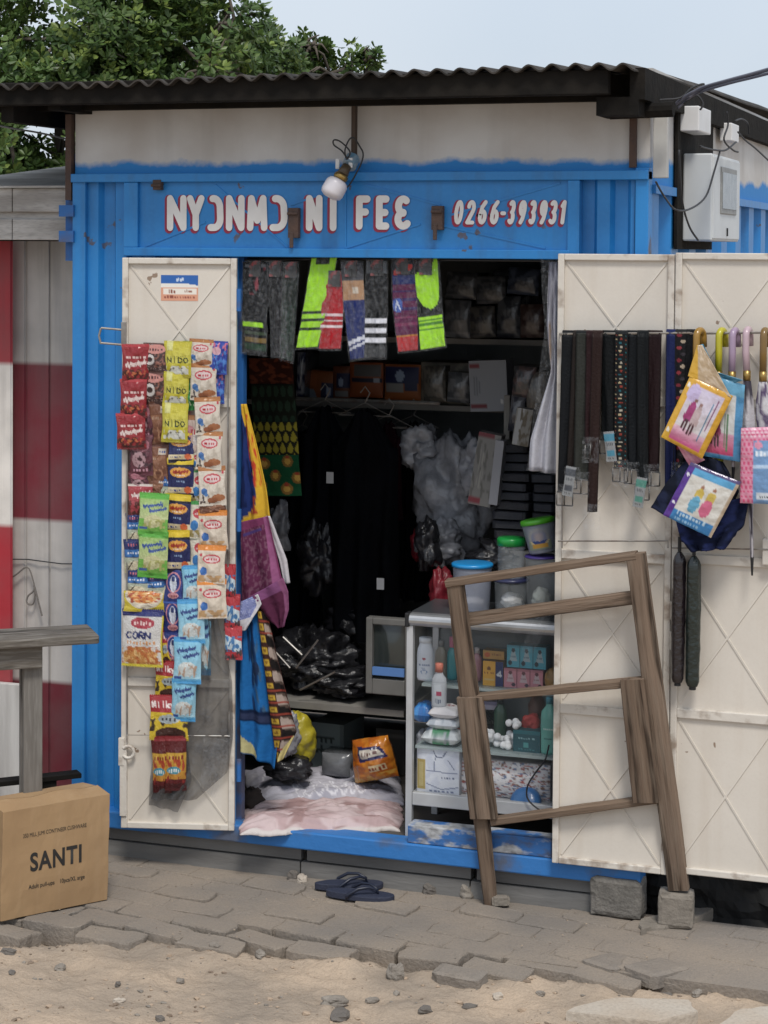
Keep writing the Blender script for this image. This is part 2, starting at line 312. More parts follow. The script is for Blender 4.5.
def sheet(name, pl, left, right, off, ops, amp=.012, nf=3, seed=1, nu=28, nv=40, parent=None, mats=None, thick=.0025, lean=0.0, crinkle=.3, smooth=True):
    """a hanging cloth or strap whose left and right edges run through these photo points on surface pl, with folds"""
    def sample(e, t):
        d = [0]
        for a, b in zip(e[:-1], e[1:]): d.append(d[-1]+math.hypot(b[0]-a[0], b[1]-a[1]))
        q = t*d[-1]
        for i in range(len(e)-1):
            if q <= d[i+1]+1e-9:
                k = (q-d[i])/max(1e-9, d[i+1]-d[i]); return (e[i][0]+(e[i+1][0]-e[i][0])*k, e[i][1]+(e[i+1][1]-e[i][1])*k)
        return e[-1]
    U, V = UV(nu, nv); rr = random.Random(seed); p1, p2, p3 = (rr.uniform(0, 6) for _ in range(3)); P = []
    o0 = pl.w((left[0][0]+right[0][0])/2, (left[0][1]+right[0][1])/2, off)
    for j in range(nv+1):
        v = j/nv; a, b = sample(left, v), sample(right, v)
        for i in range(nu+1):
            u = i/nu; q = pl.w(a[0]+(b[0]-a[0])*u, a[1]+(b[1]-a[1])*u, off)
            d = amp*math.sin(u*nf*2*math.pi+p1+1.2*math.sin(v*2.5+p2))*(.35+.65*v)+amp*crinkle*fbm(u*5+p3, v*6, seed)-lean*v
            P.append(q+pl.uy*d-o0)
    mb = MB().grid(P, nu, nv); c = None if ops is None else paint(ops, U, V).reshape(-1, 3)
    o = mb.build(name, mats or CLOTH, parent, smooth, col=c); o.location = o0 if parent is None else parent.matrix_basis.inverted() @ o0
    if parent is not None: o.rotation_euler = (0, 0, -parent.rotation_euler.z)
    if thick:
        s = o.modifiers.new('thickness', 'SOLIDIFY'); s.thickness = thick; s.offset = 0
    return o
# ================================================================ SETTING: sand, paving
SAND = mat('sand', (.44, .345, .255), .95, spot=(.27, .225, .18), scale=3.2, amount=.9, contrast=.13, bump=.8, bscale=60, fine=((.24, .19, .15), 160, .45), spec=.2)
PAVER = mat('paving_block', (.21, .186, .162), .9, spot=(.31, .255, .20), scale=2.6, amount=.75, contrast=.16, bump=.45, bscale=90, fine=((.14, .13, .12), 150, .4), spec=.2)
CONC = mat('raw_concrete', (.25, .22, .185), .9, spot=(.14, .125, .105), scale=9, amount=.7, bump=.5, bscale=70, spec=.2)
STONE = mat('rubble_stone', (.27, .24, .205), .9, spot=(.16, .14, .12), scale=18, amount=.8, bump=.5, bscale=110, spec=.2)
EDGE = [(-60, 938), (0, 938), (150, 933), (230, 942), (345, 956), (480, 966), (560, 974), (700, 984), (768, 968), (840, 975)]
EW = [ground(*p) for p in EDGE]
def edge_y(x):
    for a, b in zip(EW[:-1], EW[1:]):
        if a.x <= x <= b.x: return a.y+(b.y-a.y)*(x-a.x)/(b.x-a.x)
    return EW[0].y if x < EW[0].x else EW[-1].y
def sand_h(x, y):
    near = max(0, 1-abs(y+1.0)/3)
    h = -.044+.016*fbm(x*2.2, y*2.2, 1)*near+.013*fbm(x*8, y*8, 4)*near+.006*fbm(x*26, y*26, 9)*near
    e = edge_y(x); d = y-e
    if d > 0: h -= .03*min(1, d/.06)
    elif d > -.22: h += .034*(1+d/.22)*(.55+1.1*mnoise.noise(Vector((x*4, 0, 3))))
    return h
xs = [-40, -20, -10, -5, -2.5, -1.2]+[-.7+.0125*i for i in range(361)]+[4.2, 5, 7, 12, 25, 40]
ys = [-30, -14, -7, -4, -2.6]+[-1.9+.0125*i for i in range(121)]+[-.3, 0, 1, 3, 8, 20, 60]
V_ = [(x, y, sand_h(x, y)) for y in reversed(ys) for x in xs]
g = MB().grid(V_, len(xs)-1, len(ys)-1); structure(g.build('sand_ground', SAND, smooth=True))
mb = MB(); rr = random.Random(5); ang = R(-9)
for i in range(-14, 34):
    for j in range(-24, 16):
        lx = (i+.5*(j % 2))*.225; ly = j*.112
        c = Vector((lx*math.cos(ang)-ly*math.sin(ang)+.2, lx*math.sin(ang)+ly*math.cos(ang), 0))
        e = edge_y(c.x)
        if c.y < e+.03 or c.y > .0 or c.x < -1.3 or c.x > 4.4: continue
        near = c.y < e+.16; tj = 4 if near else 1
        if near and rr.random() < .10: continue
        M = Matrix.Translation((c.x+rr.gauss(0, .004), c.y+rr.gauss(0, .004)-(rr.uniform(0, .03) if near else 0), -.004+rr.gauss(0, .0032)-(rr.uniform(0, .012) if near else 0))) @ Matrix.Rotation(ang+R(rr.gauss(0, 1.3*tj)), 4, 'Z') @ Matrix.Rotation(R(rr.gauss(0, .7*tj)), 4, 'X') @ Matrix.Rotation(R(rr.gauss(0, .5*tj)), 4, 'Y')
        out = []
        for (xa_, ya_), (xb_, yb_) in zip([(-.108, -.052), (.108, -.052), (.108, .052), (-.108, .052)], [(.108, -.052), (.108, .052), (-.108, .052), (-.108, -.052)]):
            m_ = 5 if abs(xb_-xa_) > .1 else 3
            for q in range(m_):
                t = q/m_; ch = .013*rr.random() if q == 0 and rr.random() < (.6 if near else .2) else 0
                out.append(((xa_+(xb_-xa_)*t)*(1-ch/.1)+rr.gauss(0, .0022*(1.8 if near else 1)), (ya_+(yb_-ya_)*t)*(1-ch/.05)+rr.gauss(0, .0018*(1.8 if near else 1))))
        n_ = len(out); lo = [M @ Vector((x, y, -.075)) for x, y in out]; mi_ = [M @ Vector((x, y, -.004+rr.gauss(0, .0012))) for x, y in out]; hi = [M @ Vector((x*.982, y*.965, rr.gauss(0, .0006))) for x, y in out]
        mb.add(lo+mi_+hi, [tuple(range(n_-1, -1, -1)), tuple(range(2*n_, 3*n_))]+[(k+n_*q, (k+1) % n_+n_*q, (k+1) % n_+n_*q+n_, k+n_*q+n_) for q in (0, 1) for k in range(n_)])
mb.box(-1.6, 4.6, edge_y(1.5)+.16, .06, -.075, -.0085)
structure(mb.build('paving', PAVER))
# ================================================================ KIOSK
X0, X1 = X(72, 500), X(645, 500); ZBB, ZSILL, ZTOP = Z(857), Z(839), Z(258); ZLIP = Z(172); ZROOF = Z(104)+.03
XL, XR_ = X(238), X(557)
DEP = 1.75
kiosk = empty('kiosk', ((X0+X1)/2, DEP/2, 0)); tag(kiosk, 'bright blue metal container kiosk with white band, painted sign and open cream doors', 'kiosk')
def kp(mb, name, m, smooth=False, bevel=0, parent=kiosk, **k):
    """a part given in world coordinates"""
    o = mb.build(name, m, None, smooth, bevel, **k); o.parent = parent
    q = parent; off = Vector((0, 0, 0))
    while q is not None: off += q.location; q = q.parent
    o.location = -off if parent.rotation_euler.z == 0 else o.location; return o
def corr(mb, a0, a1, z0, z1, axis, at, depth=.028, pitch=.115, sgn=1):
    """folded sheet: trapezoid ribs standing upright"""
    pts = []; a = a0; k = 0
    prof = [(0, 0), (.38, 0), (.5, 1), (.88, 1)]
    while a < a1:
        for t, d in prof:
            if a+t*pitch < a1: pts.append((a+t*pitch, d*depth))
        a += pitch
    pts.append((a1, 0))
    vs = []
    for z in (z0, z1):
        for p, d in pts: vs.append((p, at+sgn*d, z) if axis == 'x' else (at+sgn*d, p, z))
    n = len(pts); fs = [(i, i+1, i+1+n, i+n) for i in range(n-1)]
    mb.add(vs, fs)
for a_, b_ in ((X(85), XL-.01), (XR_+.01, X1-.05)): mb = MB(); corr(mb, a_, b_, ZSILL-.02, ZLIP-.03, 'x', .018, depth=.022); kp(mb, 'front_wall', BLUE)
mb = MB().box(X0, X(85), -.002, .06, ZBB, ZLIP); kp(mb, 'corner_post', BLUE, bevel=.004)
mb = MB().box(X(634, 300), X1, -.002, .065, ZBB, ZLIP+.01); kp(mb, 'corner_post', mat('blue_paint_rusty', (.020, .215, .55), .45, spot=(.07, .035, .025), scale=6, amount=.9, edge=.66, contrast=.03, bump=.15, bscale=15), bevel=.004)
mb = MB().box(X0-.004, X1+.004, -.022, .07, ZBB, ZSILL); kp(mb, 'sill_beam', mat('sill_blue', (.03, .17, .46), .5, spot=(.10, .09, .08), scale=5, amount=.8, edge=.6, contrast=.07, bump=.25, bscale=30), bevel=.006)
mb = MB().box(X0, X1, -.016, .06, Z(181), ZLIP); mb.box(X(124), X(570, 250), -.012, .06, ZTOP, Z(249)); mb.box(X(124), X(138), -.010, .06, Z(249), Z(181)); mb.box(X(568, 220), X(580, 220), -.010, .06, ZTOP-.01, Z(181)); kp(mb, 'header_beam', BLUE, bevel=.003)
mb = MB().box(X0+.001, X1-.001, .02, .05, ZLIP, ZROOF+.06)
FASC = mat('fascia_paint', (.62, .61, .59), .7, spot=(.42, .38, .34), scale=3, amount=.7, bump=.2, bscale=20, streak=((.24, .22, .20), 9, .28))
def sprayed(m, zc, wob):      # blue overspray along the lower edge of the white band
    N = m.node_tree; L = N.links; b = N.nodes['Principled BSDF']; src = b.inputs['Base Color'].links[0].from_socket
    t = N.nodes.new('ShaderNodeTexCoord'); sp = N.nodes.new('ShaderNodeSeparateXYZ'); n = N.nodes.new('ShaderNodeTexNoise'); n.inputs['Scale'].default_value = 4; n.inputs['Detail'].default_value = 9; n.inputs['Roughness'].default_value = .65
    L.new(t.outputs['Object'], sp.inputs[0]); L.new(t.outputs['Object'], n.inputs['Vector'])
    a = N.nodes.new('ShaderNodeMath'); a.operation = 'MULTIPLY_ADD'; a.inputs[1].default_value = wob; L.new(n.outputs['Fac'], a.inputs[0]); L.new(sp.outputs['Z'], a.inputs[2])
    r = N.nodes.new('ShaderNodeMapRange'); r.inputs[1].default_value = zc+wob*.5-.010; r.inputs[2].default_value = zc+wob*.5+.014; L.new(a.outputs[0], r.inputs[0])
    x = N.nodes.new('ShaderNodeMix'); x.data_type = 'RGBA'; x.inputs[6].default_value = (.020, .21, .54, 1); L.new(src, x.inputs[7]); L.new(r.outputs[0], x.inputs[0]); L.new(x.outputs[2], b.inputs['Base Color'])
sprayed(FASC, Z(162), .11); kp(mb, 'fascia', FASC)
# sign panel and its lettering
sp_ = kp(MB().box(X(138), X(568, 215), .006, .05, Z(249), Z(181)), 'sign_panel', BLUE)
mb = MB()
for pa, pb in (((205, 222), (140, 248)), ((215, 185), (288, 248)), ((345, 186), (290, 205)), ((345, 248), (420, 224)), ((440, 205), (365, 185)), ((440, 225), (545, 248)), ((560, 183), (450, 215)), ((345, 183), (345, 248))):
    a, b = FAC.w(*pa), FAC.w(*pb); mb.tube([a+Vector((0, .0065, 0)), b+Vector((0, .0065, 0))], .005, 4)
kp(mb, 'panel_crease', BLUE, parent=sp_)
SIGNW = mat('sign_white', (.78, .76, .73), .5, spot=(.62, .6, .57), scale=15, amount=.5); SIGNR = mat('sign_red', (.28, .018, .05), .5)
words = [('N', 167, 186), ('Y', 187, 204), ('Q', 207, 223), ('N', 226, 244), ('M', 247, 267), ('Q', 269, 287), ('N', 306, 322), ('I', 329, 337), ('F', 356, 370), ('E', 376, 389), ('G', 394, 411)]
nums = [('0', 453, 462), ('2', 465, 474), ('6', 477, 486), ('6', 489, 498), ('-', 499, 505), ('3', 507, 514), ('9', 517, 525), ('3', 528, 535), ('9', 538, 546), ('3', 548, 556), ('1', 558, 566)]
for lst, y0, y1, wd in ((words[:6], 198.5, 227.5, .0255), (words[6:8], 198.5, 227.5, .0255), (words[8:], 199, 226, .0255), (nums, 202, 222.5, .0135)):
    mb = MB()
    for ch, a, b in lst:
        pad = wd*.45; xa, xb = X(a, 213)+pad, X(b, 213)-pad; zb, zt = Z(y1, (a+b)/2), Z(y0, (a+b)/2); sl_ = .12 if wd < .015 else 0
        letter_geo(mb, ch, xa-.006, xb-.006, zb-.005, zt-.003, wd+.008, .0045, 0, sl_); letter_geo(mb, ch, xa, xb, zb, zt, wd, .0025, 1, sl_)
    kp(mb, 'lettering', [SIGNR, SIGNW], parent=sp_)
for a, b in (((290, 208), (300, 238)), ((433, 206), (444, 230)), ((155, 180), (163, 190))):   # hasps
    p, q = FAC.l(*a), FAC.l(*b); mb = MB().box(p.x, q.x, -.02, .006, q.z, p.z); mb.box(p.x+.008, p.x+.022, -.026, -.019, q.z-.035, q.z+.02) if a[0] != 155 else None
    mb.tube([((p.x+q.x)/2-.02, -.024, p.z-.02), ((p.x+q.x)/2+.02, -.024, p.z-.02)], .006); kp(mb, 'hasp', RUST, bevel=.002)
# inside
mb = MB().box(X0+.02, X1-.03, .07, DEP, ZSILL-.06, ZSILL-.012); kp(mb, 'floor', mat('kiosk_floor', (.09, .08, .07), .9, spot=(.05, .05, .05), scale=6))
mb = MB().box(X0+.02, X1-.03, DEP-.03, DEP, ZSILL, ZROOF)
for k in range(1, 9): mb.box(X0+.25*k, X0+.25*k+.012, DEP-.034, DEP-.028, ZSILL, ZROOF-.01)
kp(mb, 'back_wall', INNER)
mb = MB().box(X0+.002, X0+.02, .061, DEP+.02, ZBB, ZROOF); kp(mb, 'side_wall', BLUE)
DEPS = 4.4
mb = MB(); corr(mb, .065, DEPS, ZSILL, ZLIP-.02, 'y', X1-.005, depth=.04, pitch=.36, sgn=-1); mb.box(X1-.06, X1-.05, .066, DEPS, ZBB, ZROOF); kp(mb, 'side_wall', BLUE)
mb = MB().box(X1-.045, X1-.004, .067, DEPS, ZLIP-.045, ZROOF+.08); kp(mb, 'side_fascia', FASC)
kp(MB().box(X1-.02, X1+.012, .067, DEPS, ZLIP-.075, ZLIP-.045), 'side_rail', BLUE)
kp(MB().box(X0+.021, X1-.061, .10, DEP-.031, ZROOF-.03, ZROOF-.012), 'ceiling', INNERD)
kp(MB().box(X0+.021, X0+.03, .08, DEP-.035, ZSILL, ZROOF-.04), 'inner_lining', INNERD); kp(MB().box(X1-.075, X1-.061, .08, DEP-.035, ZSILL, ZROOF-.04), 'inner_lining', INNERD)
kp(MB().box(XL-.07, XL-.0, .045, .075, ZSILL, ZTOP), 'door_jamb', BLUE_D); kp(MB().box(XR_+.0, XR_+.07, .045, .075, ZSILL, ZTOP), 'door_jamb', BLUE_D)
SHELF = mat('shelf_board', (.22, .21, .19), .7, spot=(.12, .11, .1), scale=8)
def zsh(px, py, y): return PY(y).w(px, py).z
SH1 = zsh(430, 405, 1.12); kp(MB().box(X0+.05, X1-.08, 1.12, DEP-.035, SH1-.022, SH1), 'shelf', SHELF)
SH0 = zsh(430, 338, 1.12); kp(MB().box(X0+.05, X1-.08, 1.13, DEP-.035, SH0-.022, SH0), 'shelf', SHELF)
SH2 = zsh(300, 702, .55); kp(MB().box(X0+.05, X(408, 690, .6), .55, 1.25, SH2-.025, SH2), 'shelf', SHELF)
xa = X(505, 450, .8); kp(MB().box(xa, xa+.022, .78, .82, ZSILL, zsh(505, 395, .8)), 'shelf_post', SHELF)
# plinth boards and block under the sill
PL = mat('plinth_boards', (.20, .195, .185), .85, spot=(.11, .105, .10), scale=5, amount=.8, bump=.3, bscale=30, stretch=(.4, 1, 2))
mb = MB(); zc = ZBB*.52
xa = X0-.02
for xb in (X(300, 860), X(470, 880), X(640, 900)): mb.box(xa, xb-.006, .012, .05, -.04, zc-.004); mb.box(xa+.02, xb-.003, .018, .05, zc+.002, ZBB-.004); xa = xb
mb.box(X1-.04, X1-.01, .051, DEP, -.04, ZBB-.003); kp(mb, 'plinth', PL)
# sill ledge, worn white and blue, in front of the cabinet
SILLW = mat('worn_sill', (.42, .43, .44), .6, spot=(.03, .13, .36), scale=7, amount=1, edge=.47, contrast=.03, bump=.2, bscale=30, stretch=(1, 1, 2), fine=((.08, .07, .065), 26, .8))
a, b = X(408, 830, -.01), X(552, 840, -.01); kp(MB().box(a, b, -.017, .06, ZSILL+.001, ZSILL+.066), 'sill_board', SILLW, bevel=.004)
# ---------------------------------------------------------------- roof
RX0, RX1, RY0, RY1 = X(-140, 80, -.3), X(634, 60, -.3), -.30, DEPS+.1
RZ = PY(-.3).w(600, 62).z
mb = MB(); nx = 420; Pt = []; Pb = []; rowsy = [RY0+(RY1-RY0)*k/10 for k in range(11)]
for y in reversed(rowsy):
    for i in range(nx+1):
        x = RX0+(RX1-RX0)*i/nx; z = RZ+.0105*math.sin(2*math.pi*x/.078)+.016*(x-RX1)+.022*(y-RY0)+.012*fbm(x*.9, y*.5, 2)-.010*max(0, (x-RX1+.3)/.3)**2
        yy = y+(.012*fbm(x*4, 0, 5) if y == RY0 else 0); Pt.append((x, yy, z)); Pb.append((x, yy, z-.006))
mb.grid(Pt, nx, 10); mb.grid(Pb, nx, 10, flip=True); n = len(Pt); l = 10*(nx+1)
mb.add([Pt[l+i] for i in range(nx+1)]+[Pb[l+i] for i in range(nx+1)], [(i, i+nx+1, i+nx+2, i+1) for i in range(nx)])
mb.add([Pt[j*(nx+1)+nx] for j in range(11)]+[Pb[j*(nx+1)+nx] for j in range(11)], [(i, i+1, i+12, i+11) for i in range(10)])
roof = kp(mb, 'roof', ROOFM, True)
RB = RZ-.016
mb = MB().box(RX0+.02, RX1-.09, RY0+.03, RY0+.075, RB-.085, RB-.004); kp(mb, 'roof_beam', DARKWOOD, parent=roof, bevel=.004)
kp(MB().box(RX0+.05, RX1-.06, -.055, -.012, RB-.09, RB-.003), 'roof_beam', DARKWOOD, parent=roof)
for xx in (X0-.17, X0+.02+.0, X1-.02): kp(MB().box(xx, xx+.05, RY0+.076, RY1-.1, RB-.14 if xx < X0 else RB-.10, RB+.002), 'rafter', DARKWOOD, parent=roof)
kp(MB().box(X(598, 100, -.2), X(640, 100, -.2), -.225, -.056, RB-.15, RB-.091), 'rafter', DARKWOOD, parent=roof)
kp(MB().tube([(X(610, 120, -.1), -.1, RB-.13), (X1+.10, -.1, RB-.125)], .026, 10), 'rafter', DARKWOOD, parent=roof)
mb = MB().box(X0-.03, X0-.006, .0, .03, Z(200, 72), RB-.10); kp(mb, 'rafter_strut', RUST, parent=roof)
kp(MB().box(X0-.045, X0-.004, .031, .05, ZTOP-.02, Z(150)), 'corner_strip', BLUE_D)
for py in (205, 232): kp(MB().box(X0-.05, X0+.01, -.012, .02, Z(py+12), Z(py)), 'corner_bracket', BLUE_D)
mb = MB().box(X(629, 140), X(636, 140), .004, .019, ZLIP+.01, Z(108)); kp(mb, 'rust_strip', RUST)
# ---------------------------------------------------------------- doors
def door_leaf(pl, xl, xr, ytop, ybot, bars, pref, label, hingeside):
    a, b = pl.l(xl, 500), pl.l(xr, 500); xa, xb = a.x, b.x; zt, zb = pl.l(pref, ytop).z, pl.l(pref, ybot).z
    zs = [zt]+[pl.l(pref, y).z for y in bars]+[zb]
    mb = MB().box(xa+.006, xb-.006, .006, .010, zb+.006, zt-.006)
    for z1, z0 in zip(zs[:-1], zs[1:]):
        i = .03
        for p, q in (((xa+i, z1-i), (xb-i, z0+i)), ((xb-i, z1-i), (xa+i, z0+i))): mb.tube([(p[0], .006, p[1]), (q[0], .006, q[1])], .0045, 4)
    d = mb.build('door', CREAM, kiosk); d.location = pl.p0-kiosk.location; d.rotation_euler = (0, 0, pl.ang); d['label'] = label
    f = MB()
    f.box(xa, xa+.022, -.008, .018, zb, zt); f.box(xb-.022, xb, -.008, .018, zb, zt)
    f.box(xa+.022, xb-.022, -.007, .017, zt-.022, zt); f.box(xa+.022, xb-.022, -.007, .017, zb, zb+.022)
    for z in zs[1:-1]: f.box(xa+.022, xb-.022, -.006, .016, z-.018, z+.014)
    f.build('door_frame', CREAM_E, d, bevel=.003)
    return d, xa, xb, zt, zb
DL = Plane(FAC.w(238, 540, .018), R(15)); DR = Plane((XR_, -.055, 0), 0)
dl, dxa, dxb, dzt, dzb = door_leaf(DL, 122, 236, 258, 829, (402, 546, 682), 180, 'narrow cream steel door leaf folded out on the left, hung with sachets', 1)
dr1 = door_leaf(DR, 556, 672, 254, 869, (400, 556, 712), 615, 'cream steel door leaf beside the opening, hung with belts', 0)[0]
dr2, rxa, rxb, rzt, rzb = door_leaf(DR, 673, 786, 253, 878, (402, 560, 716), 725, 'outer cream steel door leaf, hung with umbrellas', 0)
mb = MB()      # wire rack on the left leaf
def rod(mb, pl, pts, off=.03, r=.0035, n=6): mb.tube([Vector(pl.l(x, y, off)) for x, y in pts], r, n)
rod(mb, DL, [(126, 345), (228, 345)]); rod(mb, DL, [(228, 343), (228, 636)]); rod(mb, DL, [(127, 345), (127, 735), (229, 736), (229, 712)])
for q in ((126, 345), (228, 345), (127, 735), (229, 736)): mb.tube([DL.l(*q, .034), DL.l(*q, -.004)], .0035, 6)
mb.build('wire_rack', STEEL, dl)
mb = MB()      # bolts and latches on the free edge
for y in (330, 345): rod(mb, DL, [(101, y-2), (124, y)], .012, .0045)
rod(mb, DL, [(101, 328), (99, 336), (101, 344)], .012, .0045); p = DL.l(123, 322, .014); mb.box(p.x-.006, p.x+.012, p.y-.004, p.y+.012, p.z-.09, p.z)
mb.build('bolt', STEEL, dl, bevel=.001)
mb = MB(); q = DL.l(128, 752, .014); mb.tube([(q.x+.022*math.cos(t*.5)-.0, q.y, q.z+.022*math.sin(t*.5)) for t in range(-5, 6)], .006, 8); mb.box(q.x-.035, q.x-.014, q.y-.002, q.y+.014, q.z-.05, q.z+.05)
mb.build('latch', CREAM_E, dl, bevel=.001)
for y in (300, 520, 770): p = DL.l(238, y); mb = MB().tube([(p.x+.004, -.004, p.z-.04), (p.x+.004, -.004, p.z+.04)], .009, 10); mb.build('hinge', BLUE_D, dl)
p = DL.l(122, 815); MB().box(p.x-.006, p.x+.018, -.014, -.0085, p.z, p.z+.24).build('edge_plate', CREAM_E, dl, bevel=.001)
U, V = UV(40, 26); c = paint([('bg', '#dcd6cc'), ('r', 0, 0, 1, .4, '#1d5fae'), ('e', .3, .47, .75, .16, '#e8e4dc'), ('r', 0, .47, 1, 1, '#d99a7c'), ('r', .06, .52, .95, .74, '#e9e2d6'), ('s', .2, .55, .4, .72, '#8a4a38', 3, 4), ('s', .62, .57, .85, .68, '#9a6a58', 4, 8), ('s', .08, .8, .92, .92, '#8f4a3a', 12, 9), ('s', .42, .1, .62, .25, '#c8d6e8', 4, 6)], U, V)
a, b = DL.l(161, 275, -.0052), DL.l(198, 301, -.0052); MB().grid([(a.x+(b.x-a.x)*U[j, i], a.y, a.z+(b.z-a.z)*V[j, i]) for j in range(27) for i in range(41)], 40, 26).build('notice_sticker', PAPER, dl, col=c.reshape(-1, 3))['label'] = 'blue and orange printed notice sticker'
mb = MB(); rod(mb, DR, [(560, 334), (690, 333)], .05, .004); rod(mb, DR, [(558, 541), (668, 541), (668, 548)], .03, .003); rod(mb, DR, [(562, 334), (562, 548)], .028, .003)
for q in ((560, 334), (668, 333)): mb.tube([DR.l(*q, .05), DR.l(*q, -.004)], .004, 6)
mb.build('wire_rack', STEEL, dr1)
mb = MB(); rod(mb, DR, [(690, 333.5), (800, 332)], .05, .0045); rod(mb, DR, [(672, 548), (800, 550)], .03, .003)
mb.tube([DR.l(782, 332, .05), DR.l(782, 332, -.004)], .004, 6); mb.build('wire_rack', STEEL, dr2)
p = DR.l(762, 565, .03); MB().box(p.x, p.x+.05, -.03, -.0062, p.z, p.z+.085).build('latch', CREAM_E, dr2, bevel=.003)
for y in (640, 610): p = DR.l(672.5, y); MB().tube([(p.x, -.010, p.z-.03), (p.x, -.010, p.z+.03)], .008, 8).build('hinge', CREAM_E, dr1)
# ---------------------------------------------------------------- neighbour's red and white wooden shop
shop = empty('wooden_shop', (X(20, 600, .35), .6, 0)); tag(shop, 'weathered wooden shop painted in red and white squares, left of the blue kiosk', 'shop')
def planks(px0, px1, y, rows, yt, yb, seed):
    p = PY(y); xa, xb = p.w(px0, 500).x, p.w(px1, 500).x; zt, zb = p.w(px1, yt).z, -.03; nu, nv = 90, 120; mb = MB(); P = []; cc = []
    bz = [p.w(px1, r[0]).z for r in rows]
    for j in range(nv+1):
        z = zt+(zb-zt)*j/nv
        for i in range(nu+1):
            x = xa+(xb-xa)*i/nu; s = (x-p.w(px1, 500).x)/.105; g_ = abs(s-round(s)); d = .006 if g_ < .05 else 0
            P.append((x, y+d+.0015*fbm(x*20, z*2, seed), z)); k = max(0, sum(1 for b in bz if z+.004*fbm(x*9, z, 3) < b)-1); cc.append(hx(rows[k][1], 1-.3*(g_ < .03)))
    mb.grid(P, nu, nv); return kp(mb, 'plank_wall', PAINTED, parent=shop, col=np.array(cc))
planks(11, 73.5, .36, [(240, '#c0bab2'), (365, '#74242f'), (523, '#c0bab3'), (682, '#6a202b')], 238, 850, 3)  # recessed wall: darker copies of the paint, its shade put into the colour
planks(-70, 12, .30, [(240, '#a42832'), (365, '#e6dfd6'), (525, '#a42832'), (686, '#dcd6cd')], 238, 850, 7)
p = PY(.08); WW = mat('weathered_white', (.58, .56, .53), .75, spot=(.22, .2, .18), scale=5, amount=.75, stretch=(.5, 1, 3), bump=.3, bscale=30, fine=((.2, .19, .18), 60, .5))
for y0, y1, yy in ((188, 212, .08), (219, 240, .086)):
    for xa, xb in ((-80, 11.5), (12.3, 71)):
        a, b = PY(yy).w(xa, 500).x, PY(yy).w(xb, 500).x; kp(MB().box(a, b, yy, yy+.03, PY(yy).w(40, y1).z, PY(yy).w(40, y0).z), 'fascia_board', WW, parent=shop, bevel=.004)
a, b = p.w(-80, 500).x, p.w(71, 500).x
kp(MB().box(a, b, .10, .13, p.w(40, 219).z-.01, p.w(40, 211).z+.01), 'fascia_rail', WW, parent=shop)
z = p.w(40, 187).z; kp(MB().add([(a, .06, z-.004), (b, .06, z-.004), (b, 1.6, z+.16), (a, 1.6, z+.16), (a, .06, z+.004), (b, .06, z+.004), (b, 1.6, z+.168), (a, 1.6, z+.168)], [(3, 2, 1, 0), (4, 5, 6, 7), (0, 1, 5, 4), (1, 2, 6, 5), (2, 3, 7, 6), (3, 0, 4, 7)]), 'roof', WW, parent=shop)
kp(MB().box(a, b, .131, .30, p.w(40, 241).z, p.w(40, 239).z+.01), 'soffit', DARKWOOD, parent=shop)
a, b = PY(.27).w(-40, 700).x, PY(.27).w(24, 700).x; kp(MB().box(a, b, .265, .295, -.02, PY(.27).w(12, 684).z), 'loose_board', mat('weathered_white_upright', (.55, .53, .50), .8, spot=(.30, .28, .26), scale=5, amount=.75, stretch=(3, 1, .25), bump=.3, bscale=30), parent=shop, bevel=.003)
mb = MB(); a, b = PY(.345).w(-60, 560).x, PY(.345).w(73, 558).x; mb.tube([(a+(b-a)*t/12, .348-.004*(t % 2), PY(.345).w(36, 561).z+.004*math.sin(t)) for t in range(13)], .0025, 5); kp(mb, 'tie_wire', WIRE, parent=shop)
mb = MB(); q = [(0, 580), (14, 576), (27, 567), (33, 580), (34, 590), (28, 596), (27, 603), (33, 604), (35, 594), (34, 585), (38, 600), (42, 616)]; mb.tube(curve([PY(.335).w(x, y) for x, y in q], 4), .0035, 6); kp(mb, 'rope', mat('rope', (.17, .15, .13), .9), parent=shop)
# near-black bank added for the gutter's shade, right of the kiosk
GUTTER_SHADE = mat('gutter_shade', (.035, .034, .033), .95, spec=.1, spot=(.018, .018, .018), scale=7, bump=.6, bscale=30)
mb = MB(); nn = 60; P = []
for j in range(9):
    for i in range(nn+1):
        x = X1-.02+1.7*i/nn; P.append((x, .12+.06*fbm(x*7, j*.5, 2)+(.02 if j < 8 else 0), .20-.25*j/8+.02*fbm(x*5, j*.6, 7)))
mb.grid(P, nn, 8); P2 = [(P[i][0], .12+.3*k, P[i][2]+.0) for k in (2, 1) for i in range(nn+1)]+[P[i] for i in range(nn+1)]; mb.grid(P2, nn, 2)
tag(mb.build('shade_bank', GUTTER_SHADE, smooth=False), 'near-black bank added as shade below the outer cream door', 'rubble bank')
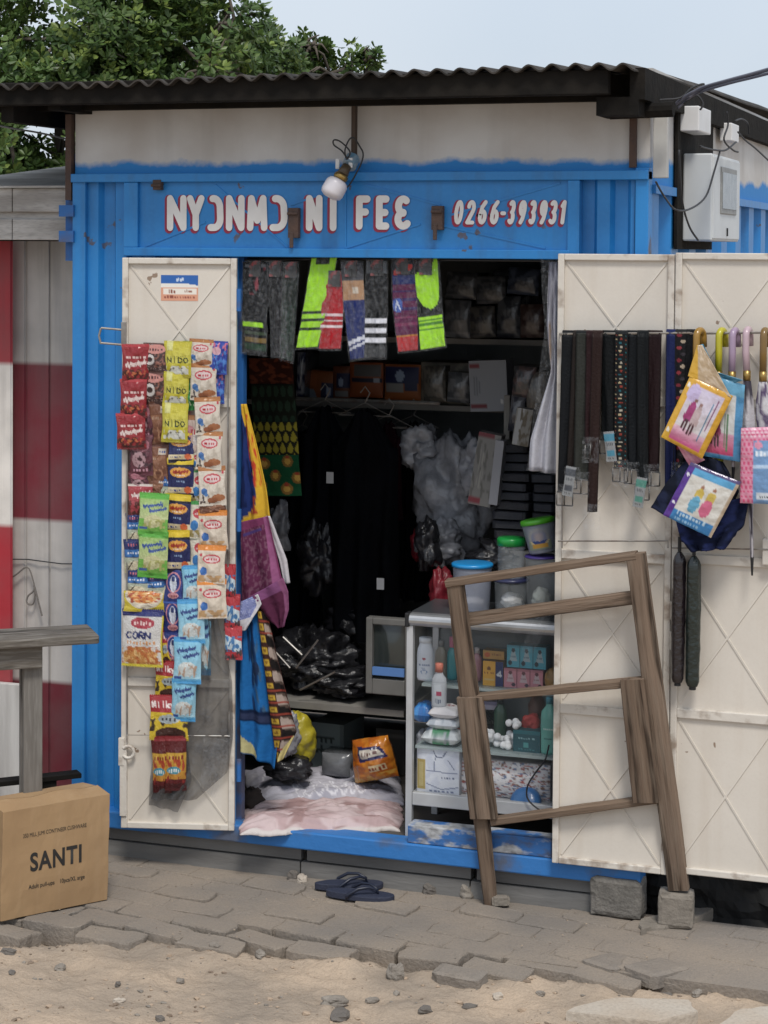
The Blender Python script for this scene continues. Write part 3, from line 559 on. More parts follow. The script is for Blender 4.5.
# ================================================================ SACHETS on the left door
D = {
 'red': [('bg', '#94141f'), ('r', 0, 0, 1, .07, '#b8323a'), ('s', .12, .30, .9, .38, '#e9c9c4', 6, 2), ('q', .14, .56, .9, .48, .07, .022, '#e4cdc8', 4), ('n', 0, .66, 1, .95, '#4a1512', 7, .0, 3), ('n', .1, .68, .9, .9, '#c86a3a', 9, .2, 5), ('r', 0, .95, 1, 1, '#6a1018')],
 'mug': [('bg', '#3d2320'), ('r', 0, 0, 1, .06, '#5a3a34'), ('e', .5, .2, .42, .16, '#c8867c'), ('s', .25, .16, .8, .26, '#3d1820', 5, 3), ('e', .3, .55, .2, .17, '#cfc8c4'), ('e', .3, .55, .12, .08, '#3a2420'), ('n', .5, .35, 1, .8, '#8a5444', 8, .1, 2), ('n', .1, .72, .95, .92, '#9a8078', 14, .25, 7), ('r', 0, .94, 1, 1, '#5a3a34')],
 'plum': [('bg', '#5f2836'), ('e', .5, .25, .4, .17, '#a0606c'), ('e', .45, .6, .28, .2, '#b08a90'), ('n', 0, .4, 1, .9, '#3c1a24', 7, .15, 4), ('r', 0, 0, 1, .05, '#7a4450'), ('s', .2, .82, .85, .9, '#c890a0', 5, 5)],
 'tan': [('bg', '#7d4f38'), ('r', 0, 0, 1, .06, '#5d3526'), ('r', .6, .1, .92, .26, '#cdbfae'), ('s', .64, .14, .9, .22, '#4a5a90', 3, 1), ('g', .08, .3, .9, .75, '#9a6a4c', '#6a3c2a'), ('n', .05, .55, .95, .95, '#b08060', 6, .2, 3), ('s', .12, .32, .5, .4, '#b89880', 5, 6)],
 'pinkred': [('bg', '#a83a42'), ('r', 0, 0, 1, .07, '#d8ccc4'), ('q', .14, .36, .88, .28, .07, .024, '#e4cdc8', 7), ('n', 0, .5, 1, .95, '#5a2420', 7, .0, 4), ('r', 0, .95, 1, 1, '#b8aaa2')],
 'yellow': [('bg', '#c3b81f'), ('g', 0, .08, 1, .6, '#c9be22', '#d3cc52'), ('r', .12, .0, .34, .25, '#d9d688'), ('s', .12, .40, .85, .44, '#7d7a20', 9, 3), ('w', 'NIDO', .10, .46, .92, .585, .020, '#2c3a1c', 1.1), ('n', .1, .68, .9, .92, '#cfcfc4', 5, -.1, 5), ('n', .2, .72, .8, .9, '#6a665a', 8, .2, 8), ('r', 0, .94, 1, 1, '#a89c18')],
 'navyyellow': [('bg', '#16205a'), ('r', 0, 0, 1, .17, '#e2c414'), ('r', 0, .17, 1, .22, '#10142c'), ('e', .48, .36, .40, .13, '#e2a23c'), ('q', .2, .37, .78, .33, .04, .018, '#a8321e', 3), ('s', .28, .41, .7, .45, '#f0d8c0', 6, 9), ('s', .32, .56, .68, .62, '#8aa4cc', 4, 11), ('r', 0, .74, 1, .89, '#e0cfa8'), ('e', .77, .815, .14, .09, '#d2622a'), ('s', .08, .79, .5, .85, '#3a4a8a', 6, 4), ('r', 0, .92, 1, 1, '#10142c')],
 'biscuit': [('bg', '#d6cbbb'), ('r', 0, 0, 1, .13, '#b0733c'), ('e', .52, .32, .33, .13, '#c23a48'), ('e', .52, .32, .28, .09, '#dfc6c4'), ('s', .3, .28, .75, .36, '#b81f32', 5, 2), ('e', .2, .64, .12, .09, '#3a6fb0'), ('e', .26, .72, .07, .05, '#4f84c0'), ('l', .14, .74, .16, .84, .03, '#4a4a50'), ('n', .05, .7, .4, .95, '#4a3a34', 10, .2, 3), ('e', .72, .8, .25, .09, '#a8683c'), ('e', .5, .86, .2, .07, '#9a5a34'), ('e', .9, .16, .05, .04, '#c23a48')],
 'orangebis': [('bg', '#d9cbb8'), ('r', 0, 0, 1, .15, '#d98326'), ('e', .52, .36, .33, .12, '#c23a48'), ('e', .52, .36, .28, .085, '#e0c6c2'), ('s', .3, .32, .75, .40, '#b81f32', 5, 2), ('e', .22, .68, .13, .11, '#2f6cb8'), ('n', .05, .78, .95, .97, '#c8a070', 6, -.05, 3), ('e', .12, .26, .05, .04, '#c23a48')],
 'greenbis': [('bg', '#d3cdbb'), ('r', 0, 0, 1, .14, '#3f9648'), ('e', .55, .36, .33, .13, '#c23a48'), ('s', .3, .32, .85, .40, '#e0c6c2', 5, 2), ('e', .3, .66, .2, .13, '#2f7cc0'), ('n', .05, .78, .95, .97, '#9a8a50', 6, -.05, 3)],
 'green': [('bg', '#6fb044'), ('g', 0, .14, 1, .6, '#9cc06a', '#c3cd92'), ('r', 0, 0, 1, .13, '#58ac3a'), ('q', .12, .33, .8, .25, .05, .018, '#34549a', 5), ('q', .35, .44, .92, .36, .04, .018, '#34549a', 8), ('e', .5, .66, .32, .15, '#ccc996'), ('n', .15, .6, .9, .84, '#a8a860', 8, .15, 4), ('r', .05, .8, .3, .86, '#3a5a9a'), ('r', 0, .9, 1, 1, '#58ac3a')],
 'darkgreen': [('bg', '#1d7a34'), ('n', 0, 0, 1, 1, '#3a9a50', 6, .1, 3), ('n', 0, .3, 1, .9, '#b8c8a8', 9, .32, 6)],
 'navycream': [('bg', '#1c2a66'), ('s', .2, .10, .7, .2, '#b85a6a', 4, 3), ('r', 0, .3, 1, .5, '#2c6cb0'), ('s', .15, .34, .9, .44, '#d4dcea', 6, 5), ('g', 0, .52, 1, 1, '#b4c0b0', '#cdc39a'), ('e', .55, .78, .34, .16, '#ddd3b4'), ('l', .1, .95, .45, .62, .02, '#3a3830')],
 'corn': [('bg', '#cfccc8'), ('r', 0, 0, 1, .12, '#232a6e'), ('e', .5, .24, .3, .10, '#a83444'), ('s', .28, .2, .72, .28, '#e8c8c4', 6, 2), ('w', 'CORN', .10, .40, .74, .505, .022, '#1d2c66', 1.35), ('s', .12, .55, .85, .62, '#d0925a', 9, 4), ('e', .45, .82, .42, .17, '#c08440'), ('n', .0, .64, .95, .97, '#b2622a', 9, .02, 3), ('n', .0, .68, .9, .95, '#dcb070', 11, .22, 9), ('r', .97, .1, 1, 1, '#c8b82a'), ('r', 0, .96, 1, 1, '#c8b82a')],
 'bowl': [('bg', '#c9b422'), ('r', 0, .88, 1, 1, '#232a6e'), ('e', .5, .2, .46, .55, '#d8cdb8'), ('e', .5, .12, .40, .38, '#cf7a34'), ('n', .1, 0, .9, .5, '#e0b878', 8, .1, 4), ('n', .1, 0, .9, .5, '#a8482a', 9, .25, 6)],
 'cow': [('bg', '#20357f'), ('o', .5, .38, .38, .30, '#c7838e', .72), ('e', .5, .42, .18, .24, '#c9cfdc'), ('e', .5, .28, .1, .08, '#2c3a70'), ('e', .5, .76, .28, .09, '#c98a90'), ('s', .3, .72, .72, .8, '#7a2a40', 5, 3), ('r', 0, .93, 1, 1, '#2f55a8')],
 'skyblue': [('bg', '#58a9d6'), ('g', 0, .1, 1, .9, '#7cc0de', '#a2cede'), ('r', 0, 0, 1, .11, '#3f9ad2'), ('q', .12, .31, .8, .23, .05, .018, '#2c4684', 6), ('q', .35, .43, .92, .35, .04, .018, '#2c4684', 9), ('e', .5, .68, .34, .16, '#cfd6d4'), ('n', .2, .55, .85, .85, '#b89a84', 8, .2, 4), ('r', .05, .84, .3, .9, '#2a4a90'), ('r', 0, .93, 1, 1, '#3f9ad2')],
 'cocoa': [('bg', '#d4b51a'), ('r', 0, 0, 1, .38, '#a01c26'), ('w', 'Milky', .05, .14, .66, .27, .02, '#ecdcd8', 1.2), ('n', 0, .4, 1, .8, '#33241a', 5, .16, 4), ('e', .5, .52, .28, .1, '#a8b4b8'), ('s', .3, .48, .72, .56, '#3a3a44', 4, 7), ('e', .55, .86, .4, .16, '#3e1c12'), ('r', 0, .96, 1, 1, '#b89c18')],
 'noodle': [('bg', '#5c1216'), ('r', 0, 0, 1, .08, '#8a2028'), ('g', 0, .3, 1, .78, '#cda030', '#c88a2a'), ('s', .15, .33, .9, .42, '#8a2a1e', 5, 3), ('n', 0, .42, 1, .62, '#b8452a', 6, .0, 2), ('e', .4, .62, .34, .07, '#3f94a8'), ('s', .15, .58, .7, .66, '#dfe6e4', 5, 8), ('n', 0, .66, 1, .9, '#8a2018', 7, .15, 5), ('r', 0, .86, 1, 1, '#4a0e12')],
 'redblue': [('bg', '#b42a34'), ('p', [(0, .25), (1, .45), (1, .8), (0, .65)], '#c4d4dc'), ('n', 0, .3, 1, .75, '#3f7ab0', 5, .05, 3), ('n', 0, .7, 1, 1, '#4a3a40', 5, .1, 7)],
 'royal': [('bg', '#1f3da0'), ('n', 0, .05, 1, .5, '#c86a86', 5, .12, 4), ('n', 0, .3, 1, .95, '#3f7ccc', 6, .15, 8), ('e', .4, .3, .25, .12, '#d8a8b4')],
 'pinkwhite': [('bg', '#cdb8ae'), ('r', 0, 0, 1, .12, '#a8744a'), ('p', [(0, .2), (.6, .3), (.3, .9), (0, .9)], '#c88a8e'), ('s', .45, .35, .9, .5, '#b82a3c', 3, 4), ('r', .6, .5, .95, .75, '#d8d0cc')],
}
STRIPS = [
 ('strip of three red sachets at the top left of the cream door', [(124, 345, 147, 381, 'red', .045), (122, 380, 145, 416, 'red', .045), (118, 414, 143, 448, 'red', .045)]),
 ('dark brown sachets with a white mug, above the plain tan sachets', [(145, 344, 167, 372, 'mug', .034), (143, 370, 166, 405, 'mug', .034)]),
 ('strip of plain tan sachets hanging under the dark mug sachets', [(150, 402, 167, 446, 'tan', .026), (147, 445, 167, 482, 'tan', .027)]),
 ('plum coloured sachets below the red strip on the left door', [(133, 404, 151, 438, 'plum', .022), (129, 436, 151, 474, 'plum', .027), (130, 472, 148, 490, 'plum', .024)]),
 ('pinkish red sachet below the plum coloured sachets', [(130, 485, 151, 516, 'pinkred', .034)]),
 ('strip of three yellow milk powder sachets lettered NIDO', [(166, 342, 190, 376, 'yellow', .045), (166, 373, 188, 406, 'yellow', .047), (164, 404, 187, 441, 'yellow', .050)]),
 ('navy and yellow sachets with orange discs, below the yellow sachets', [(170, 432, 192, 461, 'navyyellow', .036), (169, 459, 192, 496, 'navyyellow', .040), (167, 495, 190, 533, 'navyyellow', .042), (167, 531, 188, 572, 'navyyellow', .044)]),
 ('long strip of white biscuit sachets with red ovals, right side of the left door', [(191, 340, 212, 366, 'biscuit', .042), (192, 364, 215, 399, 'biscuit', .044), (196, 398, 218, 433, 'biscuit', .046), (199, 432, 221, 468, 'biscuit', .048), (200, 467, 223, 504, 'biscuit', .050), (201, 502, 224, 513, 'tan', .048), (200, 511, 225, 548, 'orangebis', .052), (200, 546, 224, 582, 'orangebis', .053), (199, 580, 224, 617, 'orangebis', .054)]),
 ('white sachets with green tops, half behind the long biscuit strip', [(192, 450, 204, 470, 'greenbis', .028), (191, 468, 208, 502, 'greenbis', .029), (190, 500, 208, 537, 'greenbis', .030), (191, 534, 208, 572, 'greenbis', .030)]),
 ('pair of plain green sachets squeezed between yellow and biscuit strips', [(184, 342, 197, 374, 'darkgreen', .022), (182, 372, 196, 409, 'darkgreen', .024)]),
 ('pink and white sachet sticking out beside the yellow strip', [(184, 416, 201, 453, 'pinkwhite', .030)]),
 ('bright blue sachet alone at the top right of the left door', [(211, 342, 227, 373, 'royal', .040)]),
 ('pair of light green sachets with blue script', [(142, 494, 168, 534, 'green', .050), (141, 532, 167, 577, 'green', .053)]),
 ('navy sachets with cream bottoms, left of the light green pair', [(127, 514, 143, 542, 'navycream', .030), (125, 540, 143, 572, 'navycream', .032), (127, 570, 147, 594, 'navycream', .028), (144, 574, 163, 599, 'navycream', .030)]),
 ('large white corn flakes pack lettered CORN, under a pack with a bowl', [(127, 592, 162, 613, 'bowl', .036), (125, 610, 161, 665, 'corn', .044)]),
 ('dark blue sachets with a white cow figure, centre of the left door', [(166, 570, 183, 602, 'cow', .030), (165, 600, 181, 635, 'cow', .032), (165, 633, 182, 667, 'cow', .034)]),
 ('strip of sky blue sachets with navy script, lowest one longest', [(183, 566, 201, 602, 'skyblue', .042), (179, 600, 202, 642, 'skyblue', .050), (176, 638, 200, 682, 'skyblue', .055), (174, 679, 195, 721, 'skyblue', .058)]),
 ('narrow pale blue sachet behind the sky blue strip', [(198, 612, 211, 674, 'skyblue', .026)]),
 ('red and yellow cocoa sachets lettered Milky', [(160, 628, 169, 667, 'cocoa', .022), (157, 662, 184, 699, 'cocoa', .040), (153, 696, 186, 739, 'cocoa', .042)]),
 ('pair of dark red noodle packs at the bottom of the hanging sachets', [(152, 737, 168, 793, 'noodle', .046), (167, 737, 185, 790, 'noodle', .046)]),
 ('dark mug sachets half hidden between the red strip and the tan strip', [(131, 378, 150, 412, 'mug', .018), (130, 410, 150, 445, 'mug', .019)]),
 ('plain tan sachets showing beside the pinkish red sachet', [(148, 478, 167, 498, 'tan', .020)]),
 ('cocoa sachets half hidden behind the CORN pack', [(157, 592, 169, 632, 'cocoa', .018)]),
 ('navy cream sachets behind the pale green pair and the orange disc strip', [(160, 470, 174, 500, 'navycream', .016), (158, 570, 170, 598, 'navycream', .017)]),
 ('blue cow sachets showing between the sky blue strip and the biscuit strip', [(186, 540, 203, 575, 'cow', .020), (194, 600, 208, 640, 'cow', .020)]),
 ('pale pink sachets behind the long biscuit strip, upper part', [(186, 376, 203, 418, 'pinkwhite', .018), (206, 372, 224, 402, 'royal', .016)]),
 ('red white and blue sachets hanging off the hinge edge of the left door', [(225, 565, 235, 598, 'redblue', .030), (225, 595, 239, 630, 'redblue', .034), (226, 627, 241, 658, 'redblue', .036)]),
]
rr = random.Random(11)
for lab, packs in STRIPS:
    x0, y0, x1, y1 = packs[0][:4]; e = empty('sachet_strip', DL.w((x0+x1)/2, y0, packs[0][5]), (0, 0, DL.ang)); tag(e, lab, 'sachets', 'sachets hung on the left door')
    for q in packs:
        me = pillow_mesh('sachet_'+q[4], D[q[4]], seed=len(CACHE)+1)
        x0, y0, x1, y1 = q[:4]; ex = .09*(x1-x0); place('sachet', me, DL, x0-ex, y0-1, x1+ex, y1+1.5, q[5], .021, e, R(rr.uniform(-3, 3)), R(rr.uniform(-4, 5)), R(rr.uniform(-7, 7)))
# dark see-through bag hanging in the lower right of the left door
U, V = UV(24, 40)
tag(sheet('plastic_bag', DL, [(202, 612), (196, 680), (186, 735), (163, 768), (150, 800)], [(216, 612), (232, 680), (233, 735), (228, 772), (196, 800)], .028, None, .008, 3, 4, mats=SMOKE, thick=0), 'crumpled smoky plastic bag hanging at the lower right of the left door', 'plastic bag')
tag(sheet('plastic_bag', DL, [(155, 742), (150, 780), (149, 805)], [(187, 742), (192, 780), (178, 812)], .022, None, .008, 2, 6, mats=SMOKE, thick=0), 'thin clear plastic sleeve trailing below the dark red noodle packs', 'plastic sleeve')
tag(sheet('plastic_bag', DL, [(204, 738), (200, 790)], [(231, 738), (226, 770), (215, 798)], .04, None, .008, 3, 9, mats=CLEAR, thick=0), 'clear crinkled plastic film at the bottom corner of the left door', 'plastic film')
# ================================================================ SOCKS across the top of the opening
SK = Plane((0, .03, 0), 0)
LIME = '#a2e018'
def sock(lab, L, Rr, ops, seed, sleeve=True, amp=.006):
    e = empty('sock_packet', SK.w((L[0][0]+Rr[0][0])/2, L[0][1], .0)); tag(e, lab, 'socks', 'packets of socks along the top of the doorway')
    sheet('sock', SK, L, Rr, .0, ops, amp, 1, seed, 26, 60, parent=e, mats=CLOTH, thick=.006, crinkle=.8)
    ex = lambda E, d: [(x+d, y-1.5 if i == 0 else y+(2 if i == len(E)-1 else 0)) for i, (x, y) in enumerate(E)]
    sheet('clear_sleeve', SK, ex(L, -1.2), ex(Rr, 1.2), .013, None, .004, 2, seed+3, 16, 30, parent=e, mats=CLEAR, thick=0, crinkle=2.2)
    if sleeve:
        x, y = (L[0][0]+Rr[0][0])/2, L[0][1]; p = SK.l(x, y+2, .0)-SK.l((L[0][0]+Rr[0][0])/2, L[0][1], 0)
        MB().box(-.022, .022, -.008, .006, p.z-.045, p.z+.012).build('header_card', mat('card_black', (.03, .03, .03), .6, spot=(.4, .05, .05), scale=30, amount=.6, edge=.58, contrast=.03), e)
sock('dark socks with a thin lime stripe, leftmost packet in the doorway', [(243, 262), (242, 352)], [(268, 262), (266, 355)], [('bg', '#15171a'), ('n', .3, .05, .9, .36, '#8a3a44', 5, .28, 5), ('r', .1, .02, .9, .05, '#6a6c70'), ('r', 0, .66, .85, .71, LIME), ('r', .1, .76, 1, .79, '#3c4a38'), ('r', .1, .83, 1, .87, '#7a6438'), ('r', .1, .9, 1, .95, '#22402c')], 3)
sock('plain black socks in a dull clear sleeve, second packet from the left', [(268, 262), (272, 356)], [(283, 262), (287, 357)], [('bg', '#131416'), ('r', .1, .0, .9, .04, '#55585c'), ('o', .7, .55, .3, .06, '#2b2b2e', .5), ('o', .6, .92, .35, .07, '#2b2b2e', .5)], 5)
sock('dark green patterned sock packet hanging behind the plain black socks', [(284, 263), (280, 358)], [(299, 263), (292, 362)], [('bg', '#16201b'), ('n', 0, .4, 1, 1, '#20352a', 12, .1, 3)], 7)
sock('tall lime football sock with three black bands, slanting', [(312, 258), (305, 300), (296, 348)], [(337, 257), (329, 300), (317, 347)], [('bg', LIME), ('r', .2, 0, .75, .08, '#1c2014'), ('r', 0, .59, 1, .62, '#20301c'), ('r', 0, .68, 1, .71, '#20301c'), ('r', 0, .77, 1, .80, '#20301c')], 9, False)
sock('red football sock with white bands, beside the tall lime sock', [(329, 272), (321, 310), (319, 349)], [(341, 272), (343, 310), (340, 349)], [('bg', '#a81a24'), ('r', 0, .54, 1, .57, '#dcc8cc'), ('r', 0, .62, 1, .645, '#dcc8cc'), ('r', 0, .70, 1, .73, '#e4d4d8')], 11)
sock('navy sock with tan patch and white toe stripes', [(341, 262), (344, 310), (350, 360)], [(362, 262), (365, 310), (364, 358)], [('bg', '#1f2c66'), ('r', 0, 0, 1, .2, '#4a4b50'), ('r', .1, .05, .5, .1, '#8a8c92'), ('r', 0, .2, 1, .39, '#b08a68'), ('r', .5, .26, .75, .33, '#cfc4b4'), ('l', 0, .84, 1, .78, .022, '#d0d4e0'), ('l', 0, .90, 1, .84, .014, '#c8ccd8')], 13)
sock('black sock with three bold white stripes', [(367, 261), (365, 310), (364, 358)], [(387, 261), (387, 310), (385, 358)], [('bg', '#16181a'), ('r', 0, 0, 1, .13, '#5c6064'), ('r', 0, .60, 1, .645, '#dfe1ea'), ('r', 0, .70, 1, .745, '#dfe1ea'), ('r', 0, .80, 1, .845, '#dfe1ea'), ('r', 0, .87, 1, 1, '#3c3e40')], 15)
sock('maroon and navy striped club sock with a red toe', [(392, 259), (393, 305), (399, 352)], [(413, 259), (417, 305), (418, 350)], [('bg', '#5a1a44'), ('r', 0, 0, 1, .17, '#2a2c34'), ('l', .1, .15, .9, .08, .03, '#c03a34'), ('r', 0, .18, 1, .28, '#1c2860'), ('r', 0, .34, 1, .36, '#35205a'), ('r', 0, .43, 1, .45, '#35205a'), ('r', 0, .52, 1, .55, '#35205a'), ('e', .2, .5, .22, .08, '#3c5aa8'), ('l', .1, .54, .2, .46, .02, '#c8d0e4'), ('l', .2, .46, .3, .54, .02, '#c8d0e4'), ('r', 0, .62, 1, .64, '#7a2a54'), ('r', 0, .70, 1, .72, '#7a2a54'), ('r', 0, .82, 1, .85, '#b0762c'), ('r', 0, .85, 1, 1, '#b02a2e')], 17)
sock('lime sock with a rounded lime heel on black, rightmost packet', [(414, 260), (418, 305), (421, 350)], [(438, 258), (441, 305), (446, 346)], [('bg', '#1a1c1c'), ('r', 0, 0, .8, .1, '#3a3034'), ('p', [(.0, .16), (.75, .08), (.8, .0), (1, 0), (1, .42), (.85, .52), (.55, .57), (.25, .52), (.0, .40)], LIME), ('d', 0, .64, 1, .80, 1, 6, .7, '#4d8a22'), ('r', 0, .65, 1, .67, LIME), ('r', 0, .70, 1, .715, LIME), ('r', 0, .75, 1, .77, LIME), ('r', .0, .80, 1, 1, LIME)], 19)
mb = MB(); mb.tube([SK.w(240, 260, -.02), SK.w(330, 259, -.02), SK.w(450, 260, -.02), SK.w(556, 261, -.02)], .004, 6); tag(mb.build('hanging_wire', WIRE), 'dark wire strung across the doorway top, holding the sock packets', 'wire')
# white clothes in clear plastic at the right edge of the opening
WC = Plane((0, .02, 0), 0)
e = empty('clothes_bag', WC.w(548, 262)); tag(e, 'white clothes in a long clear plastic bag, right edge of the doorway', 'bagged clothes')
sheet('white_cloth', WC, [(549, 262), (546, 325), (551, 370), (530, 440), (528, 470)], [(558, 262), (558, 325), (558, 370), (558, 440), (556, 474)], .0, [('bg', '#bdbdc6'), ('n', 0, 0, 1, .4, '#8a8a98', 4, 0, 3), ('n', 0, .3, .6, .5, '#a8907c', 5, .3, 6)], .018, 2, 8, parent=e)
sheet('clear_sleeve', WC, [(540, 256), (544, 330), (536, 400), (527, 470)], [(559, 256), (559, 330), (559, 400), (557, 475)], .022, None, .01, 2, 5, parent=e, mats=CLEAR, thick=0, crinkle=1)
# ================================================================ CLOTHS hanging at the hinge side
HC = Plane((0, .035, 0), 0)
tag(sheet('wax_cloth', HC, [(241, 404), (242, 460), (241, 525)], [(246, 404), (259, 455), (267, 490), (271, 518)], .02, [('bg', '#cda322'), ('p', [(0, 0), (.45, .25), (.6, .75), (.55, .86), (0, .97)], '#1c2f66'), ('n', 0, .2, .5, .85, '#101c44', 5, .1, 4), ('n', .42, .1, .85, .7, '#b83a24', 9, .08, 6), ('n', .35, .78, .6, .95, '#9a3a24', 7, .1, 3)], .008, 2, 5), 'yellow bordered blue cloth with red motifs, topmost at the hinge side', 'cloth', 'cloths hanging inside the doorway')
tag(sheet('towel', HC, [(241, 522), (241, 590), (239, 622)], [(268, 516), (280, 575), (283, 586)], .045, [('bg', '#6f3054'), ('r', .0, .10, .8, .88, '#572341'), ('n', 0, .1, .8, .88, '#6c4458', 16, .1, 4), ('r', .1, .12, .7, .15, '#46346a'), ('r', .82, 0, .97, 1, '#8e5078'), ('r', 0, .89, 1, .97, '#8e5078')], .010, 2, 9, nu=40, nv=60), 'magenta towel with a paler border hanging inside the doorway', 'towel', 'cloths hanging inside the doorway')
tag(sheet('towel', HC, [(247, 598), (262, 610), (270, 622), (278, 628)], [(283, 578), (288, 592), (288, 610), (283, 627)], .06, [('bg', '#4c1f38'), ('r', 0, 0, 1, .2, '#74426a'), ('r', .85, 0, 1, 1, '#804a6c')], .010, 2, 4), 'dark magenta towel corner folded below the paler bordered towel', 'towel', 'cloths hanging inside the doorway')
tag(sheet('white_cloth', HC, [(266, 516), (279, 560), (284, 584)], [(270, 516), (287, 560), (290, 583)], .030, [('bg', '#b9b4b8')], .004, 1, 3, nu=8), 'thin white cloth edge showing behind the magenta towel', 'cloth', 'cloths hanging inside the doorway')
tag(sheet('checked_cloth', HC, [(240, 602), (239, 618), (239, 632)], [(258, 594), (262, 604), (246, 630)], .066, [('bg', '#c6c3c6'), ('r', 0, 0, .75, .62, '#6a74a8'), ('d', 0, 0, .75, .62, 12, 12, .3, '#a8aed0')], .008, 1, 6), 'white and blue checked cloth tip below the magenta towel', 'cloth', 'cloths hanging inside the doorway')
tag(sheet('wax_cloth', HC, [(240, 622), (240, 690), (242, 752)], [(256, 605), (268, 680), (279, 738), (276, 768)], .045, [('bg', '#0f5f9e'), ('n', .35, .05, .9, .75, '#123058', 4, .0, 4), ('n', .5, .1, .95, .7, '#3a5a78', 7, .25, 6), ('e', .62, .38, .12, .05, '#1c2c48'), ('r', 0, .66, 1, .70, '#101f3c'), ('r', 0, .70, 1, .735, '#2a3350'), ('r', 0, .735, 1, .755, '#101f3c'), ('p', [(0, .86), (.5, .98), (.4, 1), (0, 1)], '#b0a878')], .014, 2, 5, nu=40, nv=70), 'bright blue wax print cloth with dark flower, hanging low', 'cloth', 'cloths hanging inside the doorway')
K = [('bg', '#3a2420')]
for i in range(13):
    y = i/13; K += [('r', .05, y+.008, .42, y+.048, '#b08f2c'), ('e', .23, y+.028, .09, .01, '#7a5a20'), ('r', .5, y+.005, .95, y+.03, '#54463e'), ('l', .5, y+.04, .95, y+.062, .035, '#9a8a80' if i % 2 else '#1c1818'), ('r', 0, y+.06, 1, y+.068, '#8a3a2c')]
tag(sheet('kente_cloth', HC, [(257, 610), (266, 680), (272, 735), (276, 764)], [(267, 612), (285, 690), (296, 732), (282, 760)], .055, K+[('p', [(.75, .88), (1, .82), (1, 1), (.3, 1), (.4, .97)], '#c8b878')], .010, 1, 7, nu=40, nv=90), 'narrow brown and yellow strip woven cloth beside the blue wax print', 'cloth', 'cloths hanging inside the doorway')
# folded wax prints on a line inside
FW = Plane((0, .42, 0), 0)
sc = [('bg', '#1f2018')]
for j in range(4):
    for i in range(7): sc += [('p', [((i+.5*(j % 2))/6-.07, .12+j*.29), ((i+.5*(j % 2))/6, -.06+j*.29), ((i+.5*(j % 2))/6+.07, .12+j*.29), ((i+.5*(j % 2))/6+.055, .2+j*.29), ((i+.5*(j % 2))/6, .25+j*.29), ((i+.5*(j % 2))/6-.055, .2+j*.29)], '#8a8022')]
fl = [('bg', '#10452a')]
for i, (x, y) in enumerate([(.2, .2), (.75, .15), (.45, .5), (.95, .55), (.1, .75), (.7, .82)]): fl += [('e', x, y, .13, .14, '#7a5a28'), ('e', x, y, .07, .08, '#b08a3c'), ('e', x, y-.1, .05, .05, '#8a3a24')]
W3 = [('bg', '#3c1c14'), ('n', 0, 0, 1, 1, '#6a3420', 5, .1, 3)]
W4 = [('bg', '#1a1e16'), ('d', 0, 0, 1, 1, 6, 3, .38, '#26382a')]
for i, (y0, y1, ops, lab) in enumerate([(358, 388, W3, 'brown wax print folded over the line, topmost of the folded prints'), (384, 428, W4, 'dark green spotted wax print folded under the brown one'), (422, 460, sc, 'yellow wax print with black scallops, folded over the line'), (455, 496, fl, 'green wax print with tan flowers, lowest of the folded prints')]):
    d = i*2.2
    tag(sheet('folded_wax_print', FW, [(249+d, y0), (251+d, y1)], [(292+d, y0), (295+d, y1)], .012*i, ops, .006, 1, 20+i, nu=50, nv=40, thick=.012), lab, 'cloth', 'folded wax prints hanging inside')
